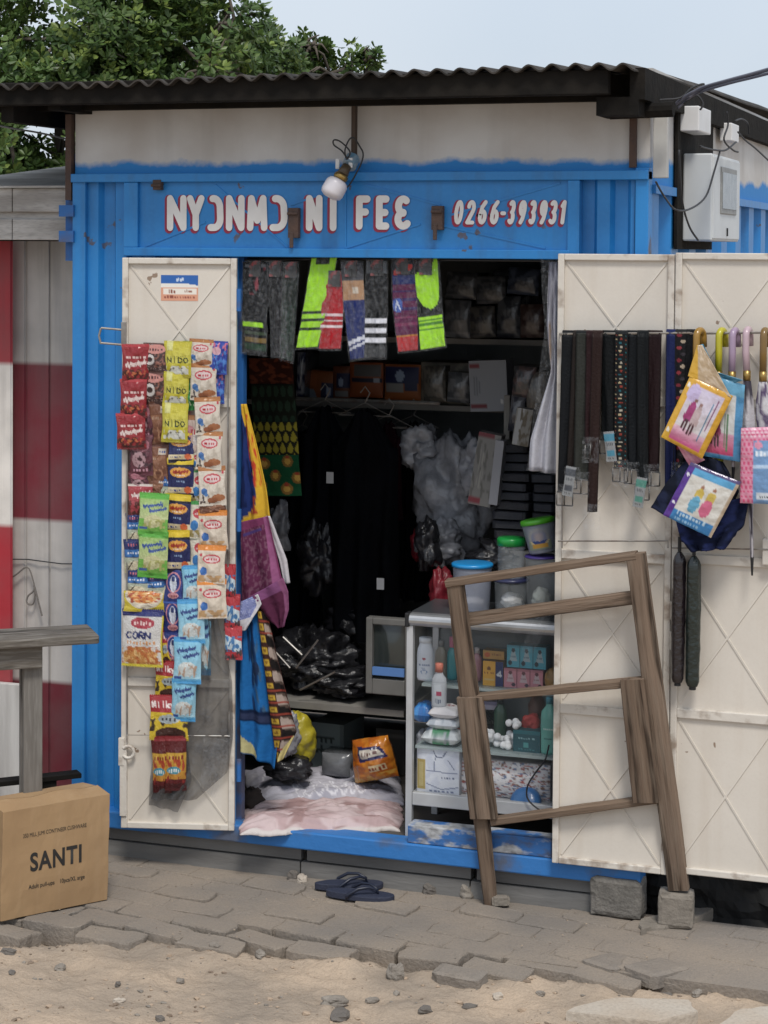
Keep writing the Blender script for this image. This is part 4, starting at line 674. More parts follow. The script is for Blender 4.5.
# ================================================================ BELTS on the right door
BP = Plane((XR_, -.105, 0), 0)
def belt(lab, x0, x1, y1, color='#15171b', xb=None, ops=None, tip=None, tagc=None, off=.0, y0=333, buckle=True, narrow=False):
    """a belt hung over the rod: both ends come down; a strap with a buckle and, on some, a paper tag in film"""
    xb = xb if xb is not None else (x0, x1); x0 -= .8; x1 += .8; xb = (xb[0]-1, xb[1]+1); e = empty('belt', BP.w((x0+x1)/2, y0, off)); tag(e, lab, 'belt', 'belts hanging on the right door')
    color = color if ops else '#%02x%02x%02x' % tuple(int(int(color[i:i+2], 16)*.72) for i in (1, 3, 5)); o2 = ops or [('bg', color), ('r', 0, 0, .1, 1, tuple(.6*c for c in hx(color))), ('r', .9, 0, 1, 1, tuple(.6*c for c in hx(color)))]
    sheet('strap', BP, [(x0, y0), (xb[0], y1)], [(x1, y0), (xb[1], y1)], off, o2, .004, 1, int(x0), 14 if ops is None else 26, 30 if ops is None else 130, parent=e, mats=LEATHER, thick=.004, crinkle=.6)
    sheet('strap', BP, [(x0+1, y0), (xb[0]+1.5, y1-26)], [(x1-1, y0), (xb[1]-.5, y1-26)], off-.018, o2, .003, 1, int(x0)+9, 8 if ops is None else 26, 20 if ops is None else 110, parent=e, mats=LEATHER, thick=.004)
    w0 = BP.l((x0+x1)/2, y0, off); cx = (xb[0]+xb[1])/2
    a, b = BP.l(x0, y0, off)-w0, BP.l(x1, y0, off)-w0; mb = MB()   # the bend over the rod
    P = []; 
    for t in range(9):
        an = math.pi*t/8; P += [(a.x, .009-.009*math.cos(an), .009*math.sin(an)), (b.x, .009-.009*math.cos(an), .009*math.sin(an))]
    mb.add(P, [(2*i, 2*i+1, 2*i+3, 2*i+2) for i in range(8)]); mb.build('bend', LEATHER, e, col=np.array([hx(color if ops is None else '#1a1c1e')]*len(P)))
    q = BP.l(cx, y1, off)-w0
    if buckle:
        mb = MB(); z = q.z; r_ = abs(b.x-a.x)/2+.004
        pts = [(q.x-r_, -.004, z), (q.x+r_, -.004, z), (q.x+r_, -.004, z-.045), (q.x-r_, -.004, z-.045), (q.x-r_, -.004, z)]
        for p1, p2 in zip(pts[:-1], pts[1:]): mb.tube([p1, p2], .0026, 6)
        mb.tube([(q.x, -.006, z+.003), (q.x, -.008, z-.045)], .0025, 6); mb.build('buckle', DARKST, e, smooth=True)
    if tagc:
        ops3 = [('bg', '#8f9294'), ('r', 0, .1, 1, .3, tagc), ('s', .15, .36, .85, .5, '#3a4048', 4, int(x0)), ('r', .1, .62, .9, .8, tagc), ('s', .2, .85, .8, .95, '#2c2c30', 4, 3)]
        me = pillow_mesh('belt_tag_'+tagc, ops3, 12, 20, seed=4); o = bpy.data.objects.new('paper_tag', me); C.objects.link(o); o.parent = e; o.location = (q.x+.002, -.018, q.z+.03); o.scale = (.036, .005, .10); o.rotation_euler = (0, R(8 if int(x0) % 2 else -7), 0)
    mbx = sheet('clear_sleeve', BP, [(cx-8, y1-8), (cx-9, y1+18)], [(cx+8, y1-8), (cx+8, y1+18)], off+.012, None, .006, 1, int(x0)+2, 10, 14, parent=e, mats=CLEAR, thick=0, crinkle=1.2)
DARKST = mat('dark_steel', (.12, .115, .11), .4, metal=.8)
LEATHER = mat('leather', attr=True, rough=.6, bump=.25, bscale=120, spec=.2); BRASS = mat('brass', (.42, .28, .09), .35, metal=.85, spot=(.2, .13, .05), scale=20)
belt('wide plain black belt, nearest the doorway', 563, 575, 492, '#12161c', (559, 571))
belt('thin dark brown belt slanting over the wide black one', 574, 580, 475, '#2a201d', (568, 576), tagc='#454a52', off=.014, narrow=True)
belt('braided black belt in the left group', 577, 592, 480, '#191b18', (575, 588), ops=[('bg', '#191b18')]+[('l', .1, i/40, .9, i/40+.02, .02, '#2c2e2a') for i in range(40)], off=.02)
belt('burgundy belt twisted in a loop over the rod', 587, 594, 445, '#33151a', (586, 596), off=.028)
belt('brown leather belt with a pointed end, hanging lowest', 593, 602, 512, '#37201c', (588, 596), off=.034, buckle=False)
belt('black belt with a red and blue paper tag', 603, 617, 440, '#0f1418', (602, 616), tagc='#3f8aa4')
flo = [('bg', '#121517')]
for i in range(34):
    y = (i+.5)/34; flo += [('e', .5 if i % 2 else .42, y, .12, .0065, ['#b8a884', '#8a3428', '#1c5a66', '#a8a090'][i % 4])]+[('e', .85, y+.012, .06, .0038, ['#1f6a70', '#7a3a20'][i % 2]), ('e', .12, y, .06, .0038, ['#7a3a28', '#a89a78'][i % 2])]
belt('black belt printed with small coloured diamonds', 616, 627, 468, xb=(615, 626), ops=flo, off=.014)
belt('plain black belt right of the diamond printed belt', 627, 638, 470, '#0f161c', (626, 638))
belt('narrow black belt with a long white tag', 638, 648, 486, '#10151a', (638, 647), tagc='#4a8a7c', off=.01)
belt('deep burgundy belt at the right end of the belt row', 648, 661, 472, '#2b1216', (645, 658))
belt('royal blue belt in clear film beside the floral belt', 667, 675, 500, '#1b2a6a', (666, 675), y0=332, buckle=False)
flo2 = [('bg', '#151518')]
for i in range(22):
    y = (i+.5)/22; flo2 += [('e', .35+.3*(i % 2), y, .2, .013, ['#7a2a34', '#a89884', '#8a3038', '#38343a'][i % 4])]
belt('black belt printed with red and cream flowers', 676, 687, 470, xb=(674, 684), ops=flo2, y0=332, buckle=False)
belt('black belt behind the golden umbrella handle', 687, 697, 440, '#14161a', (685, 695), y0=332, buckle=False)
# ================================================================ UMBRELLAS
UM = Plane((XR_, -.105, 0), 0)
def umbrella(lab, x, y0, y1, col, body, seed, off=.0, rb=.017, xb=None):
    """closed umbrella hung by its crook on the rod"""
    y0 += 6; p = UM.w(x, y0, off); e = empty('umbrella', p); tag(e, lab, 'umbrella', 'umbrellas hung by their handles on the outer door')
    hz = p.z-UM.w(x, y0+36, off).z; L = p.z-UM.w(x, y1, off).z; dx = 0 if xb is None else UM.w(xb, y1, off).x-p.x
    r = .022; fa = R(58+seed*4); cf, sf = math.cos(fa), math.sin(fa); pts = [((r+.002)*cf, (r+.002)*sf, -.032)]+[(r*math.cos(R(a))*cf, r*math.cos(R(a))*sf, r*math.sin(R(a))) for a in range(0, 181, 20)]+[(-r*cf, -r*sf, -.05), (-r*cf+dx*.2, -r*sf, -hz)]; fx, fy = -r*cf+dx*.2, -r*sf
    MB().tube([(a, b, c-.004) for a, b, c in pts], .0118, 10).build('handle', mat('handle_'+col, hx(col), .3, coat=.4), e, smooth=True)
    MB().tube([(fx, fy, -hz+.003), (fx, fy, -hz-.03)], .0125, 10).build('ferrule', BRASS, e, smooth=True)
    a0, a1 = Vector((fx, fy, -hz-.03)), Vector((dx, 0, -L)); n = 14; nv = 26; P = []
    for j in range(nv+1):
        t = j/nv; c = a0+(a1-a0)*t; rad = rb*(.55+.65*math.sin(math.pi*min(1, t*1.2+.08)))*(1-.55*max(0, t-.6)/.4)
        for i in range(n+1):
            th = 2*math.pi*i/n+t*1.4; f = rad*(1+.22*math.sin(4*th)+.12*fbm(th, t*5, seed)); P.append((c.x+f*math.cos(2*math.pi*i/n), c.y+f*math.sin(2*math.pi*i/n), c.z))
    Ug, Vg = UV(n, nv); MB().grid(P, n, nv).build('canopy', CLOTH, e, smooth=True, col=paint(body, Ug, Vg).reshape(-1, 3))
    MB().tube([(dx, 0, -L+.01), (dx*1.04, 0, -L-.05)], [.006, .003], 8).build('tip', BLACK, e)
fp = lambda a, b, s: [('bg', a), ('n', 0, 0, 1, 1, b, 5, .05, s)]
umbrella('umbrella with a golden crook handle above the yellow edged raincoat pack', 700, 330, 430, '#94702a', fp('#1a1c24', '#2c3040', 3), 3, .02)
umbrella('umbrella with a bright yellow crook handle', 722, 330, 505, '#b0a820', fp('#b4ac20', '#8a8a3a', 4), 4)
umbrella('umbrella with a lavender handle and patterned canopy', 735, 330, 470, '#9c879e', fp('#b8b0ae', '#7a5a7a', 5), 5, .012)
umbrella('umbrella with a pale pink handle and a white spotted canopy', 748, 329, 560, '#b8a0a8', fp('#c0bcc0', '#4a4650', 6), 6, .005, xb=752)
umbrella('umbrella with an amber and black handle, furthest right in view', 765, 330, 470, '#765a28', fp('#cfcdd0', '#5a4a6a', 7), 7, .01)
def long_umbrella(lab, x0, x1, y0, y1, c, seed):
    e = empty('wrapped_umbrella', UM.w((x0[0]+x1[0])/2, y0, .0)); tag(e, lab, 'umbrella', 'pair of wrapped umbrellas hanging low on the door')
    a = Vector((0, 0, 0)); b = UM.w((x0[1]+x1[1])/2, y1)-UM.w((x0[0]+x1[0])/2, y0); n = 12; P = []; nv = 30; rad = (UM.w(x1[0], y0)-UM.w(x0[0], y0)).length/2
    for j in range(nv+1):
        t = j/nv; cc = a+(b-a)*t
        for i in range(n+1): th = 2*math.pi*i/n; f = rad*(1 if t < .97 else .75)*min(1, .35+t*14)*(1+.10*fbm(math.cos(th)*2, t*9, seed)+.07*math.sin(5*th+t*4)); P.append((cc.x+f*math.cos(th), f*math.sin(th), cc.z))
    MB().grid(P, n, nv).build('sleeve', mat('sleeve_'+c, hx(c), .22, bump=.7, bscale=50, coat=.5), e, smooth=True)
    MB().tube([(0, 0, .002), (0, 0, .05)], .006, 8).build('tip', BLACK, e); MB().tube([b+Vector((0, 0, .01)), b+Vector((0, 0, -.012))], rad*.5, 10).build('end_cap', BLACK, e)
long_umbrella('wrapped umbrella in a shiny maroon black sleeve, left of the low pair', (673, 670), (686, 685), 552, 682, '#1d171b', 3)
long_umbrella('wrapped umbrella in a shiny dark green sleeve, right of the low pair', (687, 685), (701, 700), 556, 686, '#16221f', 8)
# raincoat packs
RP = Plane((XR_, -.17, 0), 0)
def quad_pack(name, pl, px, off, ops, th, lab, cat, group=None, nu=44, nv=44, mats=None, seed=1, wr=.004):
    """soft pack whose four corners (tl, tr, br, bl) stand at these photo points on surface pl"""
    q = [pl.w(*p, off) for p in px]; o0 = sum(q, Vector())/4; U, V = UV(nu, nv); P = []; Q = []
    for j in range(nv+1):
        for i in range(nu+1):
            u, v = U[j, i], V[j, i]; p = (q[0]*(1-u)+q[1]*u)*(1-v)+(q[3]*(1-u)+q[2]*u)*v-o0
            t = (max(0, math.sin(math.pi*u))**.45)*(max(0, math.sin(math.pi*v))**.45); wv = wr*fbm(u*4+seed, v*4, seed)
            P.append(p-pl.uy*(th/2*t+wv)); Q.append(p+pl.uy*(th/2*t-wv+.0008))
    mb = MB().grid(P, nu, nv); mb.grid(Q, nu, nv, flip=True); c = paint(ops, U, V).reshape(-1, 3)
    o = mb.build(name, mats or FILM, None, True, col=np.concatenate([c, c])); o.location = o0; return tag(o, lab, cat, group)
def couple(x, y, s, c1, c2, leg):
    return [('e', x, y-.17*s, .035*s, .04*s, '#8f6a60'), ('e', x-.01*s, y-.02*s, .09*s, .13*s, c1), ('e', x-.03*s, y+.10*s, .10*s, .09*s, c1), ('l', x-.04*s, y+.15*s, x-.06*s, y+.29*s, .024*s, leg), ('l', x+.02*s, y+.15*s, x+.01*s, y+.30*s, .024*s, leg),
            ('e', x+.15*s, y-.14*s, .035*s, .04*s, '#8f6a60'), ('e', x+.15*s, y+.02*s, .085*s, .14*s, c2), ('e', x+.16*s, y+.13*s, .10*s, .08*s, c2), ('l', x+.12*s, y+.19*s, x+.11*s, y+.33*s, .022*s, leg), ('l', x+.18*s, y+.19*s, x+.18*s, y+.32*s, .022*s, leg)]
G = 'packed raincoats hanging from the umbrella rod'
quad_pack('raincoat_pack', RP, [(700, 372), (745, 385), (740, 462), (698, 455)], -.02, [('bg', '#3f86b4'), ('r', 0, 0, 1, .16, '#5c9cbc'), ('r', .05, .18, .82, .94, '#c8c8c6'), ('g', .05, .68, .82, .94, '#c890a8', '#b8285e')]+couple(.3, .55, .9, '#6a2c4a', '#8a3a5c', '#3a2428')+[('s', .6, .3, .75, .9, '#5a7a5a', 3, 3)], .022, 'blue edged raincoat pack half behind the yellow edged one', 'raincoat pack', G, seed=3)
quad_pack('raincoat_pack', RP, [(676, 430), (668, 430), (690, 467), (705, 460)], -.012, [('bg', '#c97a90'), ('n', 0, 0, 1, 1, '#d898a8', 4, .1, 3)], .014, 'pink pack corner peeking out below the yellow edged raincoat pack', 'raincoat pack', G, 12, 12, seed=5)
quad_pack('raincoat_pack', RP, [(690, 376), (733, 396), (702, 459), (661, 437)], .012, [('bg', '#cf9a1c'), ('r', .0, 0, .12, 1, '#d8a520'), ('g', .14, .07, .88, .95, '#c9bdd2', '#d6cfc8'), ('g', .14, .72, .88, .95, '#d4aebc', '#c43c7e'), ('e', .24, .2, .14, .14, '#c0b0d4')]+couple(.36, .45, .95, '#9a2c6a', '#b8a0a0', '#4a2430')+[('s', .68, .2, .76, .85, '#3a7a9a', 2, 4), ('s', .78, .12, .85, .7, '#7a2a5a', 2, 7), ('e', .06, .12, .035, .035, '#e8e4d8'), ('e', .06, .85, .035, .035, '#e8e4d8')], .028, 'yellow edged raincoat pack with a pink printed couple, tilted', 'raincoat pack', G, seed=7)
tag(sheet('pack_flap', RP, [(697, 345), (688, 376)], [(702, 345), (732, 398)], .008, [('bg', '#b8a080'), ('r', 0, 0, .22, 1, '#d0a020'), ('n', .2, 0, 1, 1, '#c8b49a', 5, .1, 4)], .004, 1, 5, mats=FILM), 'buff coloured triangular flap of a pack, hooked on the golden handle', 'pack flap')
tag(sheet('blue_bag_neck', RP, [(700, 345), (703, 375), (715, 388)], [(703, 344), (716, 372), (744, 380)], -.016, [('bg', '#5f9cb8'), ('n', 0, 0, 1, 1, '#3a7a98', 5, .1, 4)], .006, 1, 5, mats=FILM), 'pale blue film neck of the blue edged raincoat pack', 'bag neck')
tag(sheet('folded_garment', RP, [(694, 452), (668, 482), (650, 508)], [(722, 462), (738, 492), (716, 536)], -.03, [('bg', '#171b28'), ('n', 0, 0, 1, 1, '#222840', 4, .1, 3)], .016, 2, 4, thick=.012), 'dark navy folded garment behind the purple edged raincoat pack', 'folded garment')
tag(sheet('folded_garment', RP, [(676, 516), (682, 540), (694, 552)], [(749, 496), (744, 524), (724, 548)], -.02, [('bg', '#151c36'), ('n', 0, 0, 1, 1, '#202a54', 4, .1, 5)], .018, 2, 6, thick=.012), 'dark blue garment sagging below the purple edged raincoat pack', 'folded garment')
quad_pack('raincoat_pack', RP, [(691, 462), (741, 482), (711, 538), (663, 515)], .02, [('bg', '#cfcbc2'), ('r', 0, 0, .13, 1, '#4f1f86'), ('r', 0, 0, 1, .05, '#4a3a6a'), ('r', .13, .05, 1, .16, '#4f9cc8'), ('r', .13, .80, 1, 1, '#2a7cb8'), ('s', .2, .80, .8, .89, '#bcd8e8', 9, 3), ('s', .2, .91, .7, .97, '#8ab8d8', 9, 5), ('r', .95, .05, 1, 1, '#b8a48c')]+[('e', .43, .3, .03, .035, '#9a6a50'), ('e', .43, .43, .085, .10, '#c8ac48'), ('e', .43, .62, .095, .15, '#5a9fbe'), ('e', .66, .28, .03, .035, '#9a6a50'), ('e', .66, .42, .085, .10, '#ccb254'), ('e', .66, .61, .11, .15, '#cc6284'), ('e', .065, .2, .03, .03, '#e8e4f0'), ('e', .065, .72, .03, .03, '#e8e4f0')], .028, 'purple edged raincoat pack showing two figures in yellow tops', 'raincoat pack', G, seed=9)
dots = [('bg', '#d88aa4'), ('d', 0, 0, 1, 1, 12, 16, .3, '#cf4674'), ('d', 0, .0, 1, .14, 12, 3, .3, '#e8c4d0'), ('r', .26, .18, 1, 1, '#6f97c4'), ('r', .3, .3, .62, .38, '#a8c4e0'), ('s', .3, .3, .62, .38, '#e4ecf4', 4, 3), ('r', .26, .50, 1, .53, '#b4cce4'), ('e', .36, .23, .08, .05, '#d88aa4'), ('r', .32, .86, .66, .95, '#d4dce4'), ('s', .36, .88, .6, .93, '#2a2a30', 6, 3)]
quad_pack('raincoat_pack', RP, [(741, 428), (792, 426), (790, 505), (740, 503)], .01, dots, .03, 'pink spotted pack with a pale blue card, at the photo edge', 'raincoat pack', G, seed=11)
tag(sheet('pack_film', RP, [(741, 405), (741, 430)], [(780, 400), (792, 428)], .008, None, .006, 2, 3, mats=CLEAR, thick=0, crinkle=1), 'clear film top of the pink spotted pack', 'film')
# ================================================================ INSIDE THE SHOP
I9 = Plane((0, .95, 0), 0); I6 = Plane((0, .62, 0), 0); I12 = Plane((0, 1.16, 0), 0)
def boxpack(name, pl, x0, y0, x1, y1, depth, ops, lab, cat, group=None, rot=0.0, m=None, nu=30, nv=24, off=0.0, puff=0.0, yaw=0.0):
    """carton or packet: printed front face, plain sides; stands with its front on surface pl"""
    a, b = pl.l(x0, y0, off), pl.l(x1, y1, off); W, H = b.x-a.x, a.z-b.z; U, V = UV(nu, nv); c = paint(ops, U, V).reshape(-1, 3)
    def f(u, v): t = puff*(max(0, math.sin(math.pi*u))*max(0, math.sin(math.pi*v)))**.5; return (-W/2+W*u, -t, H*(1-v))
    P = [f(U[j, i], V[j, i]) for j in range(nv+1) for i in range(nu+1)]; mb = MB().grid(P, nu, nv); k = len(P)
    bx = MB().box(-W/2, W/2, .0, depth, 0, H); mb.add(bx.v, [q for q in bx.f if q != (0, 1, 5, 4)], 0); side = np.array([c.mean(axis=0)*.9]*8)
    o = mb.build(name, m or PAPER, None, puff > 0, col=np.concatenate([c, side])); o.location = pl.p0+pl.ux*((a.x+b.x)/2)-pl.uy*off+Vector((0, 0, b.z)); o.rotation_euler = (0, R(rot), pl.ang+R(yaw)); return tag(o, lab, cat, group)
OR = lambda s: [('bg', '#a8581c'), ('r', .05, .1, .3, .5, '#b86a2c'), ('r', .35, .25, .75, .7, '#18244e'), ('s', .4, .35, .7, .5, '#c4c8d0', 4, s), ('r', .1, .55, .35, .85, '#8a909a'), ('r', .5, .7, .95, .8, '#b8b4a8')]
G = 'orange packets on the back shelf'
boxpack('nappy_packet', I12, 303, 370, 333, 407, .2, [('bg', '#8f4c1c'), ('r', .15, .1, .45, .42, '#a0562a'), ('e', .25, .72, .22, .22, '#7a8490'), ('r', .62, .3, 1, .75, '#141e44'), ('e', .85, .55, .08, .12, '#8a98b0'), ('r', .65, .8, .95, 1, '#9a9a98')], 'orange packet with a grey round motif, left on the back shelf', 'packet', G, rot=4, puff=.02)
boxpack('nappy_packet', I12, 333, 366, 350, 402, .2, [('bg', '#6c3a20'), ('r', .3, .2, 1, .6, '#141e44'), ('e', .55, .45, .15, .12, '#8a98b0'), ('r', .2, .7, .9, .85, '#7a7a78')], 'narrow orange and navy packet, second from the left on the shelf', 'packet', G, puff=.02)
boxpack('nappy_packet', I12, 350, 362, 383, 398, .2, [('bg', '#93491c'), ('r', .15, .05, .95, .38, '#5c5a58'), ('r', .1, .42, .98, .58, '#191d34'), ('r', .75, .45, .9, .55, '#9aa0aa')], 'orange packet with a dark band across, middle of the shelf', 'packet', G, puff=.02)
boxpack('nappy_packet', I12, 385, 364, 421, 401, .2, [('bg', '#93501c'), ('r', .02, .08, .95, .5, '#15204a'), ('e', .45, .32, .12, .16, '#8fa0b8'), ('r', .05, .52, .55, .75, '#8a8884'), ('r', .58, .5, .92, .74, '#1a2448')], 'orange packet with a big navy panel, right of the banded one', 'packet', G, puff=.02)
boxpack('paper_parcel', I12, 421, 362, 470, 405, .2, [('bg', '#5e5a52'), ('n', 0, 0, 1, 1, '#7a7468', 4, .05, 3), ('e', .8, .7, .2, .2, '#7a6a38')], 'grey paper wrapped parcel at the right end of the orange packets', 'parcel', puff=.02)
boxpack('white_carton', Plane((0, .9, 0), 0), 471, 360, 508, 412, .12, [('bg', '#8b8e94'), ('r', .02, .06, .28, .16, '#7a2f38'), ('r', .02, .84, .45, .95, '#6e2630'), ('s', .1, .3, .3, .7, '#6c7078', 3, 4), ('e', .85, .8, .05, .04, '#c8c8c8')], 'white carton with small red bands, hung beside the shelf post', 'carton', rot=-3)
# upper shelf: stacked wrapped shirts in the gloom
rr = random.Random(4)
labs = ['grey wrapped shirt stack on the upper shelf, under the lime sock', 'blackish wrapped stack on the upper shelf', 'dull brown wrapped stack at the left end of the upper shelf']
for i, (x0, x1, y0, y1, c) in enumerate([(442, 488, 292, 330, '#4a4d50'), (490, 530, 270, 330, '#2a2c30'), (300, 340, 330, 345, '#4a443c')]):
    n = 5 if i < 2 else 2; e = empty('wrapped_stack', I12.w((x0+x1)/2, y1)); tag(e, labs[i], 'wrapped stack'); zz = 0; H = (I12.w(x0, y0)-I12.w(x0, y1)).z/n; W = (I12.w(x1, y1)-I12.w(x0, y1)).x
    for k in range(n):
        mb = MB(); w_ = W/2*rr.uniform(.88, 1); mb.box(-w_, w_, rr.uniform(-.01, .02), .24, zz+.003, zz+H-.002); zz += H
        mb.build('shirt_packet', mat('wrap_'+c, hx(c), .35, spot=hx('#6a6c70'), scale=9, amount=.4, bump=.5, bscale=25), e, bevel=.012)
# dark clothes on hangers
def garment(lab, x0, x1, y0, y1, col, seed, y=.95, tagp=None):
    pl = Plane((0, y, 0), 0); cx = (x0+x1)/2; e = empty('hanging_garment', pl.w(cx, y0)); tag(e, lab, 'garment', 'dark clothes hanging in the middle of the shop')
    w0 = pl.w(cx, y0); W = (pl.w(x1, y0)-pl.w(x0, y0)).x; H = w0.z-pl.w(cx, y1).z; nu, nv = 30, 30; P = []; Q = []
    for j in range(nv+1):
        v = j/nv; half = W/2*(min(1, .35+v*4)*(.92+.08*v))
        for i in range(nu+1):
            u = i/nu*2-1; d = .02*math.sin(u*9+seed+v*2)*(.3+v)+.02*fbm(u*2, v*3, seed); P.append((u*half, d-.035*(1-u*u), -H*v-.03*abs(u)*(1 if v < .15 else 0))); Q.append((u*half, d+.03*(1-u*u), -H*v-.03*abs(u)*(1 if v < .15 else 0)))
    mb = MB().grid(P, nu, nv); mb.grid(Q, nu, nv, flip=True); mb.build('fabric', mat('garment_'+col, hx(col), .85, spot=hx('#12151c'), scale=5, amount=.4, bump=.3, bscale=120, spec=.08), e, smooth=True)
    MB().tube([(-.02, 0, .06), (0, 0, .085), (.02, 0, .06), (0, 0, .02), (-.11, 0, -.03), (.11, 0, -.03), (0, 0, .02)], .003, 6).build('hanger', STEEL, e)
    if tagp:
        q = pl.w(*tagp)-w0; MB().box(q.x, q.x+.03, -.075, -.073, q.z-.045, q.z).build('swing_tag', mat('tag_white', (.6, .6, .6), .6), e)
garment('black dress with a white swing tag low down, centre of the shop', 330, 400, 408, 640, '#07080b', 3, .80, (383, 575))
garment('navy black jacket left of the centre dress', 300, 350, 405, 575, '#080a10', 5, .88, (333, 470))
garment('black trousers hanging left, behind the folded prints', 280, 325, 430, 640, '#0b0c0f', 7, .98)
garment('dark maroon edged blouse right of the centre dress', 376, 402, 420, 520, '#2a0c14', 9, .9)
garment('black coat at the back of the hanging clothes', 395, 432, 420, 600, '#0d0e12', 11, 1.15)
MBt = MB().tube([(X(285, 405, .93), .93, zsh(340, 400, .93)), (X(440, 405, .93), .93, zsh(340, 400, .93))], .008, 8); tag(MBt.build('clothes_rail', STEEL), 'metal rail under the back shelf, dark clothes hang from it', 'rail')
def lump(name, c, rad, seed, m, lab, cat, group=None, amp=.35, n=26, flat=.0, freq=1.6):
    """crumpled bag or heap: a ball pushed in and out by noise, with a flat base"""
    mb = MB(); P = []
    for j in range(n+1):
        for i in range(n+1):
            th, ph = math.pi*j/n, 2*math.pi*i/n; d = Vector((math.sin(th)*math.cos(ph), math.sin(th)*math.sin(ph), math.cos(th)))
            f = 1+amp*mnoise.fractal(d*freq+Vector((seed, seed*.7, 0)), 1, 2, 4)-amp*.5*abs(mnoise.noise(d*4+Vector((seed, 0, 0)))); p = Vector((d.x*rad[0]*f, d.y*rad[1]*f, d.z*rad[2]*f)); p.z = max(p.z, -rad[2]*(1-flat)); P.append(p)
    o = mb.grid(P, n, n).build(name, m, None, True); o.location = c; return tag(o, lab, cat, group)
GREYBAG = mat('grey_film_bag', (.34, .345, .37), .25, spot=(.17, .175, .19), scale=14, amount=.8, bump=.9, bscale=25)
lump('plastic_bundle', I9.w(456, 500), (.16, .12, .25), 3, GREYBAG, 'large crumpled bundle of greyish clear plastic, right of the dark clothes', 'plastic bundle', amp=.45, n=44)
lump('plastic_bundle', I9.w(420, 448), (.08, .08, .09), 6, GREYBAG, 'small knot of greyish plastic above the large crumpled bundle', 'plastic bundle', amp=.5, n=30)
REDP = mat('red_plastic', (.22, .02, .03), .4, spot=(.12, .01, .02), scale=10, bump=.4, bscale=30)
lump('red_bag', I6.w(441, 595), (.045, .06, .11), 4, REDP, 'red plastic bag beside the blue lidded tub', 'bag', n=30)
lump('red_bag', I9.w(418, 545), (.03, .04, .07), 8, REDP, 'small dark red bag hanging near the black coat', 'bag', n=24)
BLK = mat('black_poly', (.012, .012, .014), .28, spot=(.035, .035, .04), scale=12, amount=.6, bump=.9, bscale=30)
lump('black_bag', Plane((0, .75, 0)).w(312, 660), (.17, .16, .12), 5, BLK, 'heap of shiny black plastic bags on the low board', 'bag', amp=.5, n=50, flat=.2)
lump('black_bag', Plane((0, .7, 0)).w(345, 680), (.14, .13, .06), 9, BLK, 'flat black plastic bag in front of the grey monitor', 'bag', amp=.5, n=40, flat=.2)
lump('black_bag', I6.w(428, 545), (.05, .06, .10), 12, BLK, 'black bag bunched left of the clear containers', 'bag', amp=.5, n=30)
for i, (a, b) in enumerate((((283, 637), (302, 655)), ((296, 668), (318, 640)), ((300, 690), (335, 672)), ((272, 648), (290, 668)))):
    pl = Plane((0, .55, 0)); tag(MB().tube([pl.w(*a), pl.w(*b)], .004, 6).build('hanger_rod', STEEL), ['pale rod end poking out beside the magenta towel', 'thin rod rising from the black bag heap', 'thin rod lying across the black bags', 'bent rod at the left of the black bag heap'][i], 'rod')
# stacks of folded dark trousers, each packet its own
DK = [mat('trouser_wrap_'+str(i), c, .3, spot=(.09, .095, .11), scale=20, amount=.35, bump=.5, bscale=40) for i, c in enumerate([(.022, .024, .032), (.018, .018, .022), (.03, .032, .04)])]
rr = random.Random(9); n = 0
first = None
for x0, x1, yb, cnt in ((493, 528, 548, 11), (530, 556, 560, 9)):
    pl = Plane((0, .58, 0)); zb = pl.w(x0, yb).z
    for k in range(cnt):
        a, b = pl.w(x0+rr.uniform(-3, 3), yb).x, pl.w(x1+rr.uniform(-3, 2), yb).x
        if first is None:
            nu, nv = 16, 8; mb = MB(); mb.box(-.5, .5, 0, 1, 0, 1); first = mb.build('folded_trousers', DK[0], bevel=.12); o = first
        else: o = first.copy(); C.objects.link(o)
        h = .036; o.scale = (b-a, .26, h-.002); o.location = ((a+b)/2, .58+rr.uniform(-.012, .012), zb+k*h); o.rotation_euler = (0, R(rr.uniform(-2, 2)), R(rr.uniform(-2, 2)))
        if k % 3: o.material_slots[0].link = 'OBJECT'; o.material_slots[0].material = DK[k % 3]
        top = ', topmost' if k == cnt-1 else (', lowest' if k == 0 else '')
        tag(o, 'wrapped folded dark trousers in the %s stack above the glass cabinet%s' % ('left' if x0 == 493 else 'right', top), 'trousers', 'folded dark trousers in the %s stack%s' % ('left' if x0 == 493 else 'right', top))
pl = Plane((0, .58, 0)); kp(MB().box(X(488, 560, .56), X1-.08, .56, .95, pl.w(493, 560).z-.03, pl.w(493, 549).z), 'shelf', SHELF)
boxpack('shirt_box', Plane((0, .56, 0)), 468, 432, 490, 506, .06, [('bg', '#767470'), ('r', .0, .0, .7, .06, '#6a2830'), ('s', .2, .1, .5, .8, '#8a8780', 3, 3), ('r', .0, .9, .5, .97, '#7a2a34'), ('n', 0, .1, 1, .9, '#5c5a55', 5, .2, 3)], 'slim boxed shirt with red bands leaning by the dark trousers', 'shirt box', rot=9)
boxpack('shirt_box', Plane((0, .54, 0)), 489, 440, 497, 505, .06, [('bg', '#8b8b90')], 'narrow pale box end beside the red banded shirt box', 'shirt box', rot=6)
boxpack('shirt_box', Plane((0, .50, 0)), 512, 408, 528, 446, .05, [('bg', '#7d7a74'), ('p', [(.1, 0), (.5, 0), (.3, 1), (0, 1)], '#9a9a9a'), ('n', .3, 0, 1, 1, '#5a5040', 4, .0, 4)], 'pale card with a brown picture, behind the bagged white clothes', 'card', rot=8)
